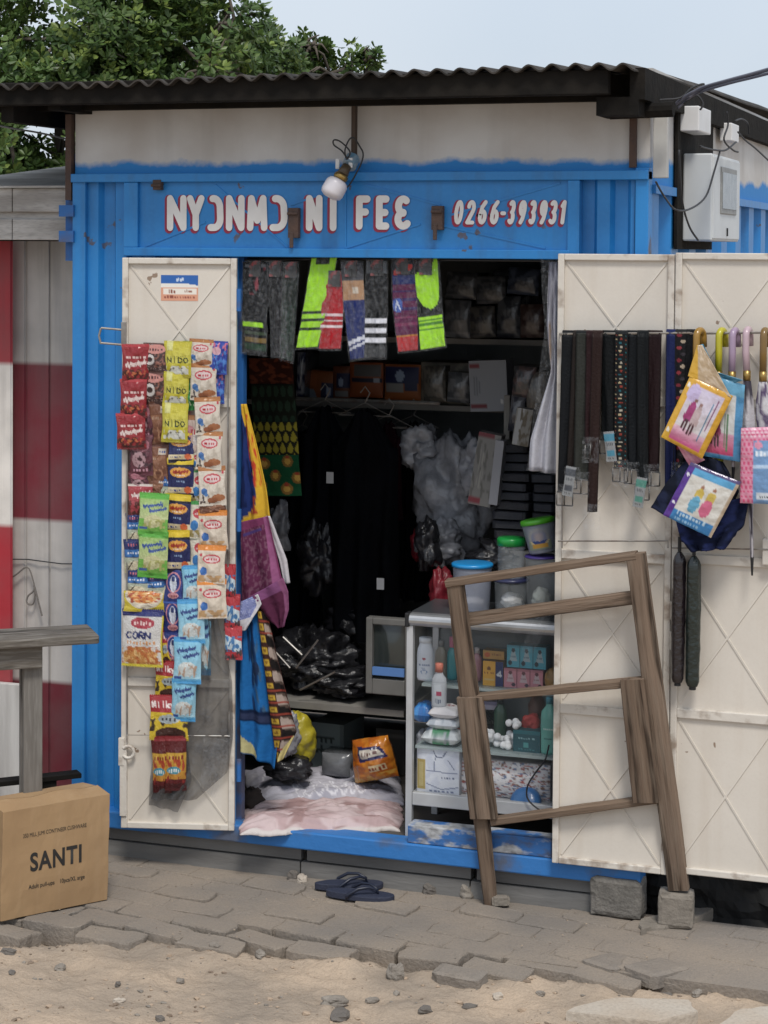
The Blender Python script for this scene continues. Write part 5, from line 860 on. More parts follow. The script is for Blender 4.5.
# monitor on the board
mp = Plane((0, .50, 0)); a, b = mp.l(364, 617), mp.l(409, 697); CRT = mat('monitor_grey', (.17, .165, .155), .5, spot=(.11, .11, .10), scale=8)
e = empty('monitor', (mp.w(388, 697).x, .62, b.z)); tag(e, 'grey box shaped monitor with a dark glass screen, left of the cabinet', 'monitor')
W, H = (b.x-a.x), a.z-b.z; mb = MB(); fr = .026
for q in ((-W/2, -W/2+fr, 0, H), (W/2-fr, W/2, 0, H), (-W/2+fr, W/2-fr, 0, .06), (-W/2+fr, W/2-fr, H-fr, H)): mb.box(q[0], q[1], -.12, -.08, q[2], q[3])
mb.build('bezel', CRT, e, bevel=.004); mb = MB(); l0 = [Vector((x, -.079, z)) for x, z in ((-W/2, 0), (W/2, 0), (W/2, H), (-W/2, H))]; l1 = [Vector((x*.6, .2, z*.7+.03)) for x, _, z in l0]; mb.hull(l0, l1); mb.build('housing', CRT, e)
U, V = UV(14, 12); mb = MB().grid([(-W/2+fr+(W-2*fr)*U[j, i], -.097-.012*math.sin(math.pi*U[j, i])*math.sin(math.pi*V[j, i]), .06+(H-fr-.06)*(1-V[j, i])) for j in range(13) for i in range(15)], 14, 12); mb.build('screen', mat('crt_glass', (.035, .042, .04), .15, coat=.5), e, smooth=True)
MB().box(-W/2+fr+.004, W/2-fr, -.128, -.114, .075, .105).build('blue_strip', mat('blue_card', (.10, .22, .5), .5), e)
# goods on the floor
FL = ZSILL-.012
def fplane(px, py): return Plane((0, ground(px, py, FL).y, 0))
pl = Plane((0, .72, 0)); boxpack('printed_carton', pl, 311, 722, 344, 775, .2, [('bg', '#6d7a7a'), ('r', .88, 0, 1, 1, '#566060'), ('s', .1, .22, .72, .40, '#26302c', 4, 3), ('s', .1, .45, .72, .64, '#26302c', 4, 6), ('l', .12, .3, .7, .3, .015, '#26302c'), ('l', .12, .55, .7, .55, .015, '#26302c'), ('r', .05, .72, .75, .74, '#3a4440')], 'pale grey green carton with dark block characters on the shop floor', 'carton', yaw=-4)
quad_pack('nappy_packet', Plane((0, .50, 0)), [(352, 740), (388, 735), (399, 776), (355, 784)], 0, [('bg', '#c87a18'), ('n', 0, 0, 1, 1, '#b25e10', 3, .1, 3), ('r', .0, 0, .07, 1, '#8a4a14'), ('p', [(.22, .14), (.80, .18), (.95, .46), (.28, .48)], '#2a2a58'), ('p', [(.28, .20), (.76, .24), (.86, .38), (.33, .41)], '#c8c0b4'), ('s', .36, .25, .76, .36, '#6a4a44', 6, 3), ('r', .48, .60, .85, .74, '#ccb890'), ('s', .48, .61, .85, .73, '#8a3a1c', 5, 5), ('n', 0, .8, 1, 1, '#d09a3c', 5, .1, 7)], .13, 'shiny orange nappy pack on the shop floor beside the cabinet', 'packet', None, 40, 40, seed=3, wr=.008)
YEL = mat('yellow_film', (.42, .36, .03), .35, spot=(.28, .22, .02), scale=8, bump=.7, bscale=25)
lump('yellow_bag', Plane((0, .5, 0)).w(297, 740), (.075, .08, .105), 5, YEL, 'yellow plastic bag behind the hanging blue cloth', 'bag', n=44, flat=.15, amp=.22, freq=1.1)
lump('black_bag', Plane((0, .4, 0)).w(290, 768), (.09, .08, .05), 7, BLK, 'black bag on the floor under the yellow bag', 'bag', n=30, flat=.2)
lump('clear_bag', Plane((0, .36, 0)).w(288, 735), (.05, .05, .09), 14, GREYBAG, 'greyish film bag between kente strip and yellow bag', 'bag', n=30, flat=.1)
def floor_cloth(name, px, z0, ops, amp, seed, lab, cat, hump=.05, nu=110, nv=60):
    """a cloth lying in folds on the floor; corners tl, tr, br, bl from the photo at height z0"""
    q = [ground(*p, z0) for p in px]; U, V = UV(nu, nv); c = paint(ops, U, V); P = []; o0 = sum(q, Vector())/4
    for j in range(nv+1):
        for i in range(nu+1):
            u, v = U[j, i], V[j, i]; p = (q[0]*(1-u)+q[1]*u)*(1-v)+(q[3]*(1-u)+q[2]*u)*v; e_ = min(1, 7*min(u, 1-u, v, 1-v))
            f = amp*(.7*fbm(u*2.6, v*3+u, seed)+.8*(1-abs(mnoise.noise(Vector((u*3, v*8+u*2.5, seed))))*2.6)*.6+.35*(1-abs(mnoise.noise(Vector((u*6+3, v*16-u*4, seed))))*2.6)); p = p+Vector((.02*fbm(u*4, v*3, seed+2), .025*fbm(u*6, v*2, seed+5), 0)); P.append(p+Vector((0, 0, max(-.004, hump*(e_**.6)+f*(.3+.7*e_))))-o0)
    o = MB().grid(P, nu, nv).build(name, CLOTH, None, True, col=c.reshape(-1, 3)); o.location = o0
    s = o.modifiers.new('thickness', 'SOLIDIFY'); s.thickness = .003; return tag(o, lab, cat)
rings = [('bg', '#b4b2bc'), ('n', 0, 0, 1, 1, '#a4a3b0', 3, .1, 3)]
for i in range(7):
    for j in range(2): rings.append(('o', .30+i*.065+.03*j, .62+.17*j, .033, .10, '#d6d5dc', .62))
for i in range(5): rings.append(('o', .14+i*.05, .38+.05*(i % 2), .026, .08, '#cfced6', .5))
floor_cloth('lace_cloth', [(243, 772), (400, 780), (404, 806), (252, 818)], FL, rings, .022, 3, 'pale lilac cloth with white rings lying on the shop floor', 'cloth', .038)
floor_cloth('pink_cloth', [(243, 806), (402, 806), (402, 832), (240, 836)], FL, [('bg', '#b39a9a'), ('n', 0, 0, 1, 1, '#c4b0b0', 4, .05, 3), ('n', 0, .1, 1, 1, '#9a7e7c', 5, .30, 6), ('r', 0, .96, 1, 1, '#c8c0bc')], .019, 7, 'dusty pink cloth rumpled along the doorway edge', 'cloth', .034)
lump('dark_bundle', ground(252, 800, FL+.04), (.045, .05, .05), 9, mat('brown_cloth', (.035, .026, .022), .9), 'small dark brown bundle at the left doorway corner', 'bundle', n=20, flat=.2)

# more goods crowded on the shelves and hung about, each its own thing
def packs(group, items, y, base_line):
    for x0, y0, x1, y1, c1, c2, lab, rot in items:
        boxpack('packet', Plane((0, y, 0), 0), x0, y0, x1, y1, .16, [('bg', c1), ('n', 0, 0, 1, 1, c2, 3, .1, int(x0)), ('s', .15, .3, .8, .5, c2, 4, int(y0)), ('r', 0, .86, 1, .93, c2)], lab, 'packet', group, rot=rot, m=FILM, puff=.018, nu=18, nv=16)
G = 'packets crowded on the dim shelves'
packs(G, [(444, 300, 470, 338, '#4c4f54', '#6a6d72', 'grey wrapped packet on the upper shelf right of the lime heel sock', 2), (471, 306, 496, 338, '#5c5a56', '#3c3c40', 'taupe wrapped packet on the upper shelf', -3), (497, 296, 520, 338, '#32363e', '#54585e', 'slate wrapped packet standing tall on the upper shelf', 1), (521, 304, 545, 338, '#4a3a38', '#6a5c58', 'brownish packet at the right end of the upper shelf', -2), (446, 272, 476, 299, '#3a3d42', '#5a5d62', 'flat grey packet lying on the grey wrapped packet', 3), (477, 276, 506, 304, '#5a5d62', '#3a3d42', 'pale grey packet piled on the taupe packet', -2), (507, 268, 538, 295, '#2c3444', '#4a5468', 'navy packet piled at the top right of the upper shelf', 4)], 1.10, 0)
packs(G, [(424, 366, 446, 402, '#68645c', '#4c4a46', 'buff packet in front of the grey parcel', -2), (447, 372, 469, 403, '#55585c', '#77797c', 'grey film packet beside the white carton', 3), (296, 352, 304, 398, '#1c2648', '#8a8e98', 'thin navy packet end at the left of the shelf', 2)], 1.08, 0)
packs(G, [(512, 366, 534, 398, '#3a3a3c', '#5a4a48', 'charcoal packet hung high beside the bagged white clothes', 4), (528, 372, 548, 420, '#4c4640', '#6a645c', 'khaki packet hung behind the bagged white clothes', -4), (508, 396, 522, 432, '#5c5c60', '#3c3c44', 'pale grey card packet above the dark trousers', 6)], .66, 0)
lump('plastic_bundle', Plane((0, .8, 0)).w(478, 470), (.07, .07, .12), 21, GREYBAG, 'greyish film bag leaning on the red banded shirt box', 'plastic bundle', amp=.5, n=36)
lump('plastic_bundle', Plane((0, .75, 0)).w(440, 545), (.09, .07, .09), 25, GREYBAG, 'torn greyish plastic spilling below the large bundle', 'plastic bundle', amp=.55, n=36)
lump('black_bag', Plane((0, .6, 0)).w(500, 556), (.10, .08, .06), 31, BLK, 'black bag squashed under the left stack of dark trousers', 'bag', amp=.5, n=36)
lump('black_bag', Plane((0, .85, 0)).w(318, 560), (.09, .08, .14), 17, BLK, 'long black bag hanging below the folded prints', 'bag', amp=.5, n=36)
lump('black_bag', Plane((0, .85, 0)).w(352, 618), (.10, .08, .09), 19, BLK, 'black bag heaped behind the grey monitor', 'bag', amp=.5, n=36)
lump('clear_bag', Plane((0, .85, 0)).w(278, 530), (.05, .05, .10), 23, GREYBAG, 'small greyish film bag behind the magenta towel', 'bag', amp=.5, n=30)
boxpack('shelf_box', Plane((0, .9, 0), 0), 356, 742, 366, 778, .1, [('bg', '#4a4438')], 'narrow brown box behind the orange nappy pack', 'box')
boxpack('shelf_box', Plane((0, .86, 0), 0), 376, 728, 404, 776, .1, [('bg', '#3c3a36'), ('r', 0, .1, 1, .18, '#5a5850')], 'dull grey box in the gloom beside the cabinet post', 'box')
boxpack('clear_folder', Plane((0, .6, 0), 0), 322, 752, 350, 778, .1, [('bg', '#6a6c70')], 'pale film wrapped bundle in front of the block character carton', 'bundle', m=FILM, puff=.03)
# ================================================================ GLASS CABINET and what stands in and on it
CF = .085; CPL = Plane((0, CF, 0), 0); ALU = mat('aluminium', (.50, .51, .52), .38, metal=.75, spot=(.32, .32, .32), scale=12, amount=.5); ALUW = mat('aluminium_dull', (.52, .53, .54), .5, metal=.2, spot=(.36, .36, .36), scale=8, amount=.6)
cz = lambda py: CPL.w(480, py).z
cx0, cx1 = CPL.w(406, 700).x, XR_+.20; cz0, cz1 = ZSILL, cz(617.5); CD = .33
cab = empty('glass_cabinet', ((cx0+cx1)/2, CF+CD/2, cz0)); tag(cab, 'aluminium framed glass display cabinet standing in the doorway', 'cabinet')
pw = .024
def cpart(mb, name, m, **k): return kp(mb, name, m, parent=cab, **k)
for xx in (cx0, cx1-pw):
    for yy in (CF, CF+CD-pw): cpart(MB().box(xx, xx+pw, yy, yy+pw, cz0-.01, cz1-.045), 'post', ALUW, bevel=.002)
mb = MB(); prof = []
for k in range(9): t = math.pi*k/8; prof.append((CF+.012-.024*math.sin(t), cz1-.025+.023*math.cos(t)))
prof += [(CF+.03, cz1-.048), (CF+.03, cz1-.002)]
mb.hull([Vector((cx0+.012, y, z)) for y, z in prof], [Vector((cx1, y, z)) for y, z in prof]); cpart(mb, 'top_rail', ALU)
cpart(MB().box(cx0-.004, cx0+.012, CF-.012, CF+.034, cz1-.05, cz1), 'corner_cap', BLACK, bevel=.004)
cpart(MB().box(cx0+.002, cx1, CF+.031, CF+CD, cz1-.028, cz1-.004), 'top_panel', mat('top_dark', (.05, .055, .06), .3))
zb0, zb1 = cz(812), cz(799); cpart(MB().box(cx0+pw+.001, cx1-pw-.001, CF+.001, CF+.024, zb0, zb1), 'bottom_rail', ALUW, bevel=.003)
cpart(MB().box(cx0+.01, cx1-.01, CF+.025, CF+CD-.002, zb0+.004, zb1-.012), 'base_shelf', ALUW)
sh = []
for k, py in enumerate((688, 751)):
    dep = .10 if k == 0 else .03; z = PY(CF+dep).w(480, py).z; sh.append(z)
    cpart(MB().box(cx0+pw+.002, cx1-pw-.002, CF+dep, CF+CD-.03, z-.010, z), 'glass_shelf', mat('shelf_glass', (.42, .50, .50), .2, alpha=(.55, .2), bscale=10))
cpart(MB().box(cx0+pw, cx1-pw, CF+CD-.012, CF+CD-.006, zb1, cz1-.03), 'back_panel', mat('cabinet_back', (.17, .185, .19), .4))
GLASS = mat('pane_glass', (.35, .4, .42), .05, alpha=(.02, .03), bscale=4, spec=.8)
cpart(MB().box(cx0+pw+.001, cx1-pw, CF+.008, CF+.011, zb1, cz1-.048), 'glass_pane', GLASS); cpart(MB().box(cx0+.008, cx0+.011, CF+pw, CF+CD-pw, zb1, cz1-.05), 'glass_pane', GLASS)
def bottle(lab, cat, px, y0, y1, yw, y, base, body, cap, capfrac=.16, neck=.55, m=None, prof=None, sy=.62, z=None, ops=None):
    """oval bottle of given photo height and pixel width, standing at depth y on height base"""
    pl = PY(y); H = (pl.w(px, y0)-pl.w(px, y1)).z; r = (pl.w(px+yw/2, y1)-pl.w(px-yw/2, y1)).x/2; e = empty('bottle', (pl.w(px, y1).x, y, base)); tag(e, lab, cat)
    hb = H*(1-capfrac); pr = prof or [(r*.9, 0), (r, .01), (r, hb*.72), (r*.93, hb*.84), (r*neck, hb*.96), (r*neck, hb)]
    mb = MB().lathe(pr, 22, sy=sy); mb.build('body', mat('bottle_'+body, hx(body), .3, coat=.3) if m is None else m, e, smooth=True)
    MB().lathe([(r*neck*1.05, hb+.0005), (r*neck*1.05, H*.985), (r*neck*.8, H)], 20, sy=max(sy, .8)).build('cap', mat('cap_'+cap, hx(cap), .35), e, smooth=True)
    if ops is not None:
        U, V = UV(26, 26); P = [(r*1.015*math.sin((U[j, i]-.5)*2.0), -r*sy*1.015*math.cos((U[j, i]-.5)*2.0)-.0006, hb*(.72-.62*V[j, i])) for j in range(27) for i in range(27)]
        MB().grid(P, 26, 26).build('bottle_label', PAPER, e, smooth=True, col=paint(ops, U, V).reshape(-1, 3))
    return e
bottle('white powder bottle with a white cap, top left in the glass cabinet', 'powder bottle', 425.5, 641, 684, 17, CF+.16, sh[0], '#e2e8f0', '#e4eaf0', .13, .72, ops=[('bg', '#e2e8f0'), ('e', .5, .22, .1, .05, '#b84a5a'), ('s', .15, .42, .85, .52, '#7a8ab0', 6, 2), ('s', .3, .6, .7, .65, '#8a98b8', 4, 5), ('o', .5, .78, .2, .1, '#6a90c0', .6)])
wp = []
WIPES = [('bg', '#e4e8e8'), ('r', .3, .05, .75, .35, '#4f9a6a'), ('s', .35, .5, .95, .85, '#c05a4a', 4, 3), ('n', 0, 0, 1, 1, '#a8b0b4', 5, .25, 3)]
def wipes(lab, x0, x1, y0, y1, y, base, ops, seed):
    pl = PY(y); W = (pl.w(x1, y1)-pl.w(x0, y1)).x; H = pl.w(x0, y0).z-pl.w(x0, y1).z; nu, nv = 26, 16; P = []; Q = []; U, V = UV(nu, nv)
    for j in range(nv+1):
        for i in range(nu+1):
            u, v = U[j, i]*2-1, V[j, i]*2-1; f = (max(0, 1-abs(u)**3))**.5*(max(0, 1-abs(v)**4))**.5; y_ = .05*v; P.append((u*W/2, -y_, H*.42+H*.55*f+.004*fbm(u*3, v*3, seed)*f)); Q.append((u*W/2, -y_, H*.42-H*.42*f))
    mb = MB().grid(P, nu, nv, flip=True); mb.grid(Q, nu, nv); c = paint(ops, U, V[::-1]).reshape(-1, 3); o = mb.build('wipes_pack', FILM, None, True, col=np.concatenate([c, c])); o.location = (pl.w((x0+x1)/2, y1).x, y, base); return tag(o, lab, 'wipes pack', 'soft wipes packs in the cabinet'), H
zz = sh[1]; y_ = CF+.085
o, h = wipes('soft white wipes pack with a green patch, lowest of the pile in the cabinet', 425, 462, 727, 745, y_, zz, WIPES, 1); zz += h*.9
o, h = wipes('plain white wipes pack, middle of the pile in the cabinet', 430, 461, 715, 727, y_, zz, [('bg', '#dce0e4'), ('n', 0, 0, 1, 1, '#b4bcc4', 5, .1, 4)], 2); zz += h*.9
o, h = wipes('white and pink wipes pack, top of the pile in the cabinet', 432, 461, 704, 716, y_, zz, [('bg', '#e0dcdc'), ('s', .2, .3, .8, .7, '#b88a8c', 4, 4)], 3); ztop = zz+h*.8
wipes('bright blue wipes pack at the left of the wipes pile', 416, 434, 702, 722, CF+.17, sh[1]+.055, [('bg', '#1f6cb8'), ('n', 0, 0, 1, 1, '#2f88d0', 4, .1, 4)], 6)
lump('cotton_packet', PY(CF+.19).w(424, 740)+Vector((0, 0, .0)), (.028, .05, .045), 4, GREYBAG, 'greyish filmed packet under the blue wipes pack', 'packet', n=20, flat=.1)
bottle('clear oil bottle with a salmon cap, standing on the wipes pile', 'oil bottle', 439, 660, 706, 15, CF+.07, ztop-.004, '#a8b0b8', '#c0705c', .2, .5, m=mat('oil_clear', (.55, .58, .62), .15, alpha=(.62, .2), bscale=14), ops=[('bg', '#b4bac0'), ('p', [(.2, .1), (.7, .05), (.8, .45), (.3, .5)], '#c0c6cc'), ('r', .4, .38, .75, .54, '#a83a5a'), ('s', .3, .62, .75, .9, '#58647a', 4, 3)])
bottle('teal bottle with a pink cap behind the wooden frame, in the cabinet', 'bottle', 452, 645, 688, 10, CF+.20, sh[0], '#2f8a90', '#b86a84', .25, .55)
def card(lab, x0, y0, x1, y1, y, base, dep, ops, cat, group=None, rot=0):
    pl = PY(y); o = boxpack('small_box', pl, x0, y0, x1, y1, dep, ops, lab, cat, group, rot, nu=22, nv=26); o.location.z = base; return o.location.z+(pl.w(x0, y0).z-pl.w(x0, y1).z)
yb = CF+.15
z1 = card('yellow and navy soap box with a large 4, in the cabinet', 483, 664, 503, 690, yb, sh[0], .06, [('bg', '#e0a62c'), ('r', .62, 0, 1, 1, '#1c2a62'), ('w', '4', .66, .4, .96, .62, .03, '#d4d8e0', 1.3), ('e', .3, .3, .1, .08, '#7a4a1a'), ('s', .08, .42, .55, .52, '#8a3a1c', 5, 3), ('r', .05, .7, .58, .8, '#d8b46a')], 'soap box')
card('yellow soap bar lying on the yellow and navy box', 483, 654, 504, 664, yb+.01, z1, .05, [('bg', '#b88a3c'), ('e', .2, .5, .14, .3, '#c05a1c'), ('s', .4, .3, .9, .6, '#8a5a2c', 5, 4)], 'soap bar')
PK = [('bg', '#cf8894'), ('r', 0, 0, 1, .12, '#b87480'), ('p', [(.35, .3), (.65, .3), (.8, .72), (.2, .72)], '#cfb8bc'), ('e', .5, .22, .14, .1, '#6a3a40'), ('s', .3, .45, .7, .55, '#8a3a4c', 4, 3), ('e', .75, .85, .16, .1, '#4a3a4a'), ('r', .96, 0, 1, 1, '#8a4a58')]
BL = [('bg', '#48a6bc'), ('r', 0, 0, 1, .1, '#3c90a8'), ('p', [(.35, .3), (.65, .3), (.8, .72), (.2, .72)], '#a4bcc4'), ('e', .5, .22, .14, .1, '#2a2c3a'), ('s', .3, .45, .7, .55, '#20506a', 4, 3), ('e', .25, .8, .16, .11, '#22303c'), ('r', .96, 0, 1, 1, '#1f6478')]
PKT = None
for k, wd in enumerate(('left', 'middle', 'right')): PKT = card('pink soap box, %s one of the lower three' % wd, 504+13.2*k, 671, 516.6+13.2*k, 691, yb, sh[0], .06, PK, 'soap box', 'pink soap boxes in the cabinet')
for k, wd in enumerate(('left', 'middle', 'right')): card('blue soap box, %s one of the upper three' % wd, 507+13.2*k, 648, 519.6+13.2*k, 671, yb+.005, PKT, .06, BL, 'soap box', 'blue soap boxes in the cabinet')
lump('yellow_sponge', PY(yb).w(553, 680), (.03, .03, .045), 3, mat('amber_plastic', (.30, .17, .05), .4), 'rounded amber packet right of the pink soap boxes', 'packet', n=20, amp=.12)
rr = random.Random(3); e = empty('cotton_balls', (PY(CF+.10).w(503, 748).x, CF+.10, sh[1])); tag(e, 'clear bag of loose white cotton balls on the middle cabinet shelf', 'cotton balls')
COT = mat('cotton', (.78, .79, .80), .95, bump=.4, bscale=80)
for k in range(34):
    t = k/34; x = rr.uniform(-.075, .062); z = rr.uniform(.012, .05) if x < .02 else rr.uniform(.012, .10); MB().lathe([(.004, -.012), (.011, -.008), (.0135, 0), (.011, .008), (.004, .012)], 9).build('cotton_ball', COT, e, smooth=True, loc=(x, rr.uniform(-.03, .03), z), rot=(rr.random(), rr.random(), 0))
card('dark teal box with a pale emblem beside the cotton balls', 513, 733, 540, 757, CF+.07, sh[1], .05, [('bg', '#0f4a54'), ('r', 0, 0, 1, .16, '#17606a'), ('s', .2, .32, .8, .42, '#8ab0b4', 7, 3), ('r', .38, .55, .58, .78, '#3f8a8a'), ('s', .2, .84, .8, .9, '#3a7a80', 6, 4)], 'box')
lump('red_pouffe', PY(CF+.14).w(531, 724), (.035, .035, .038), 6, mat('red_net', (.36, .03, .025), .6, bump=.9, bscale=60), 'crumpled red bath puff behind the teal box', 'bath puff', n=30, amp=.3)
lump('dark_packet', PY(CF+.24).w(537, 708), (.03, .03, .05), 2, mat('brown_pack', (.12, .05, .035), .5), 'dull brown packet behind the red bath puff', 'packet', n=20, amp=.2)
bottle('pale aqua lotion bottle at the right end of the middle shelf', 'lotion bottle', 549, 700, 757, 17, CF+.08, sh[1], '#5fa598', '#3a7a88', .12, .4, prof=None, ops=[('bg', '#5fa598'), ('s', .2, .3, .8, .36, '#d0dcd8', 5, 3), ('r', .25, .62, .75, .66, '#2f6a6a')])
for i, (px, y) in enumerate(((470, 660), (492, 720), (462, 735))): boxpack('dark_box', PY(CF+.25), px-9, y-14, px+9, y+14, .05, [('bg', ['#3a2c2e', '#20303a', '#2c2c30'][i])], ['dull brown box at the back of the top cabinet shelf', 'dark blue box at the back of the middle cabinet shelf', 'dark grey box behind the wipes pile'][i], 'box').location.z = sh[0] if i == 0 else sh[1]
for lab, px, y0, y1, wd, dy, k, bc, cc in (('cream bottle at the back of the top shelf, right of the powder bottle', 441, 652, 688, 12, .24, 0, '#b8b0a0', '#8a8a8a'), ('pale blue bottle behind the wooden post, top cabinet shelf', 468, 650, 688, 12, .22, 0, '#7a9ab8', '#c8c8cc'), ('rose coloured bottle beside the yellow soap boxes', 477, 656, 689, 10, .22, 0, '#b07a84', '#b8b0b0'), ('dull green bottle at the back of the middle shelf', 500, 712, 755, 13, .22, 1, '#3c5a48', '#2a2c2c'), ('off white bottle at the back of the middle shelf, left part', 470, 714, 755, 13, .22, 1, '#a8a8a4', '#3a5a8a')):
    bottle(lab, 'bottle', px, y0, y1, wd, CF+dy, sh[k], bc, cc, .18, .5)
for lab, x0, x1, y0, y1, dy, k, c1, c2 in (('white and blue carton at the back of the top shelf', 487, 503, 636, 664, .24, 0, '#9aa4b0', '#3a5a9a'), ('grey carton behind the upper blue soap boxes', 510, 546, 636, 664, .25, 0, '#6a6c70', '#8a8c90'), ('lilac carton at the back of the middle shelf', 482, 498, 716, 752, .25, 1, '#8a80a0', '#c0b8cc')):
    boxpack('carton', PY(CF+dy), x0, y0, x1, y1, .05, [('bg', c1), ('r', 0, .1, 1, .3, c2), ('s', .15, .5, .85, .65, c2, 5, int(x0))], lab, 'carton').location.z = sh[k]
# folded baby clothes and printed fabric in the bottom
zb = zb1-.012
OUT = [('bg', '#d4d9e6'), ('n', 0, 0, 1, 1, '#dfe3ec', 4, 0, 3), ('r', .02, .28, .22, .9, '#b8a25a'), ('r', .05, .33, .18, .85, '#c4b478'), ('l', .4, .08, .48, .2, .012, '#5a6480'), ('l', .48, .2, .62, .2, .012, '#5a6480'), ('l', .62, .2, .7, .08, .012, '#5a6480'), ('l', .25, .5, .95, .52, .010, '#7a84a0'), ('l', .45, .22, .42, .5, .010, '#6a7490'), ('l', .75, .25, .9, .45, .010, '#6a7490'), ('s', .6, .6, .9, .65, '#6a7490', 5, 3), ('l', .25, .78, .6, .88, .010, '#7a84a0'), ('l', .6, .88, .98, .82, .010, '#7a84a0'), ('s', .3, .9, .9, .95, '#7a84a0', 6, 5)]
boxpack('baby_clothes', PY(CF+.05), 417, 752, 459, 803, .06, OUT, 'folded white baby clothes with navy outlines in the cabinet bottom', 'baby clothes', m=CLOTH, puff=.012, nu=44, nv=50).location.z = zb
boxpack('printed_fabric', PY(CF+.09), 459, 758, 550, 803, .10, [('bg', '#d6d3d4'), ('n', 0, 0, 1, 1, '#e2e0e2', 5, 0, 3), ('n', 0, 0, 1, 1, '#8a6a5a', 16, .30, 5), ('n', 0, 0, 1, 1, '#a85a54', 15, .36, 9), ('n', 0, 0, 1, 1, '#6a7a98', 17, .36, 12)], 'white fabric with small brown and pink prints, cabinet bottom', 'fabric', m=CLOTH, puff=.03, nu=70, nv=36).location.z = zb
mb = MB().lathe([(.0, 0), (.055, 0), (.058, .008), (.05, .022), (.035, .03), (.012, .034)], 24, M=Matrix.Rotation(R(62), 4, 'X')); tag(mb.build('cable_reel', mat('blue_reel', (.02, .12, .32), .35, coat=.3), smooth=True, loc=PY(CF+.055).w(526, 803)), 'round blue plastic disc with a black lead in the cabinet bottom', 'disc')
pl = PY(CF-.016); tag(MB().tube(curve([pl.w(*q) for q in ((549, 745), (545, 760), (536, 772), (528, 785), (527, 797), (534, 806), (548, 815), (560, 822))], 5), .003, 7).build('power_lead', WIRE), 'thin black lead curling in front of the blue disc', 'cable')
# on top of the cabinet
def tub(lab, px, wd, y0, y1, y, base, body, lid, lidh, taper=.9, lean=0, cont=None, m=None, sub=None):
    pl = PY(y); H = (pl.w(px, y0)-pl.w(px, y1)).z; r = (pl.w(px+wd/2, y0)-pl.w(px-wd/2, y0)).x/2; e = empty('tub', (pl.w(px, y1).x, y, base)); e.rotation_euler = (0, R(lean), 0); tag(e, lab, 'tub')
    hb = H-lidh; MB().lathe([(r*taper*.96, 0), (r*taper, .006), (r*.95, hb*.9), (r*.96, hb)], 30).build('body', m or FROST, e, smooth=True)
    MB().lathe([(r*.97, hb+.0005), (r*1.03, hb+.001), (r*1.03, hb+lidh*.8), (r*.96, hb+lidh), (r*.5, hb+lidh*1.02)], 30).build('lid', mat('lid_'+lid, hx(lid), .35, coat=.2), e, smooth=True)
    if cont:
        mb = MB(); n = 20; P = []
        for j in range(n+1):
            for i in range(n+1):
                th, ph = math.pi*j/n, 2*math.pi*i/n; f = .78+.22*mnoise.noise(Vector((math.sin(th)*math.cos(ph)*2.5, math.sin(th)*math.sin(ph)*2.5, math.cos(th)*2.5))); P.append((r*taper*.85*f*math.sin(th)*math.cos(ph), r*taper*.85*f*math.sin(th)*math.sin(ph), hb*cont[1]*.5*(1+f*math.cos(th))+.004))
        mb.grid(P, n, n).build('contents', mat('cont_'+cont[0], hx(cont[0]), .7, spot=hx('#8a8a8a'), scale=22, amount=.7, bump=.6, bscale=60), e, smooth=True)
    return e
yt = CF+.14; zt = cz1
tub('round frosted tub with a bright blue lid on the cabinet', 472, 39, 564, 611, yt, zt, '', '#1f86c4', .014, .86, cont=('#a8a8ac', .3))
tub('squat clear tub with white cloth inside, under the green lidded jar', 511, 34, 577, 611, yt+.01, zt, '', '#2c3050', .012, .9, cont=('#c4c4c4', .65), m=CLEARJAR)
zj = zt+(PY(yt).w(511, 577)-PY(yt).w(511, 611)).z
tub('clear jar with a green screw lid, standing on the squat tub', 511, 27, 537, 577, yt+.01, zj+.001, '', '#178a3a', .028, .97, m=CLEARJAR)
tub('tall clear tub with a purple rim, right end of the cabinet', 541, 32, 552, 611, yt, zt, '', '#4a3a84', .008, .86, cont=('#9aa098', .5), m=CLEARJAR)
e = tub('tilted tub with a green lid and round sticker, on the purple rimmed tub', 543, 33, 518, 552, yt-.005, zt+(PY(yt).w(541, 552)-PY(yt).w(541, 611)).z+.012, '', '#52a82c', .018, .8, lean=-11, cont=('#8a7a50', .4), m=FROST)
Uq, Vq = UV(20, 20); r = .052; P = [(r*math.sin((Uq[j, i]-.4)*1.7), -r*math.cos((Uq[j, i]-.4)*1.7), .015+.075*(1-Vq[j, i])) for j in range(21) for i in range(21)]
MB().grid(P, 20, 20).build('round_sticker', PAPER, e, smooth=True, col=paint([('bg', '#7f8a78'), ('e', .5, .45, .45, .42, '#c4b48a'), ('e', .5, .45, .34, .32, '#27407a'), ('e', .5, .4, .2, .2, '#c49a7a'), ('r', .2, .75, .8, .92, '#b88a2c')], Uq, Vq).reshape(-1, 3))
tag(sheet('clear_sleeve', PY(CF-.02), [(538, 612), (529, 632), (520, 652)], [(552, 612), (545, 632), (532, 654)], 0, None, .006, 2, 4, mats=CLEAR, thick=0, crinkle=1), 'strip of clear film hanging over the cabinet edge', 'film')
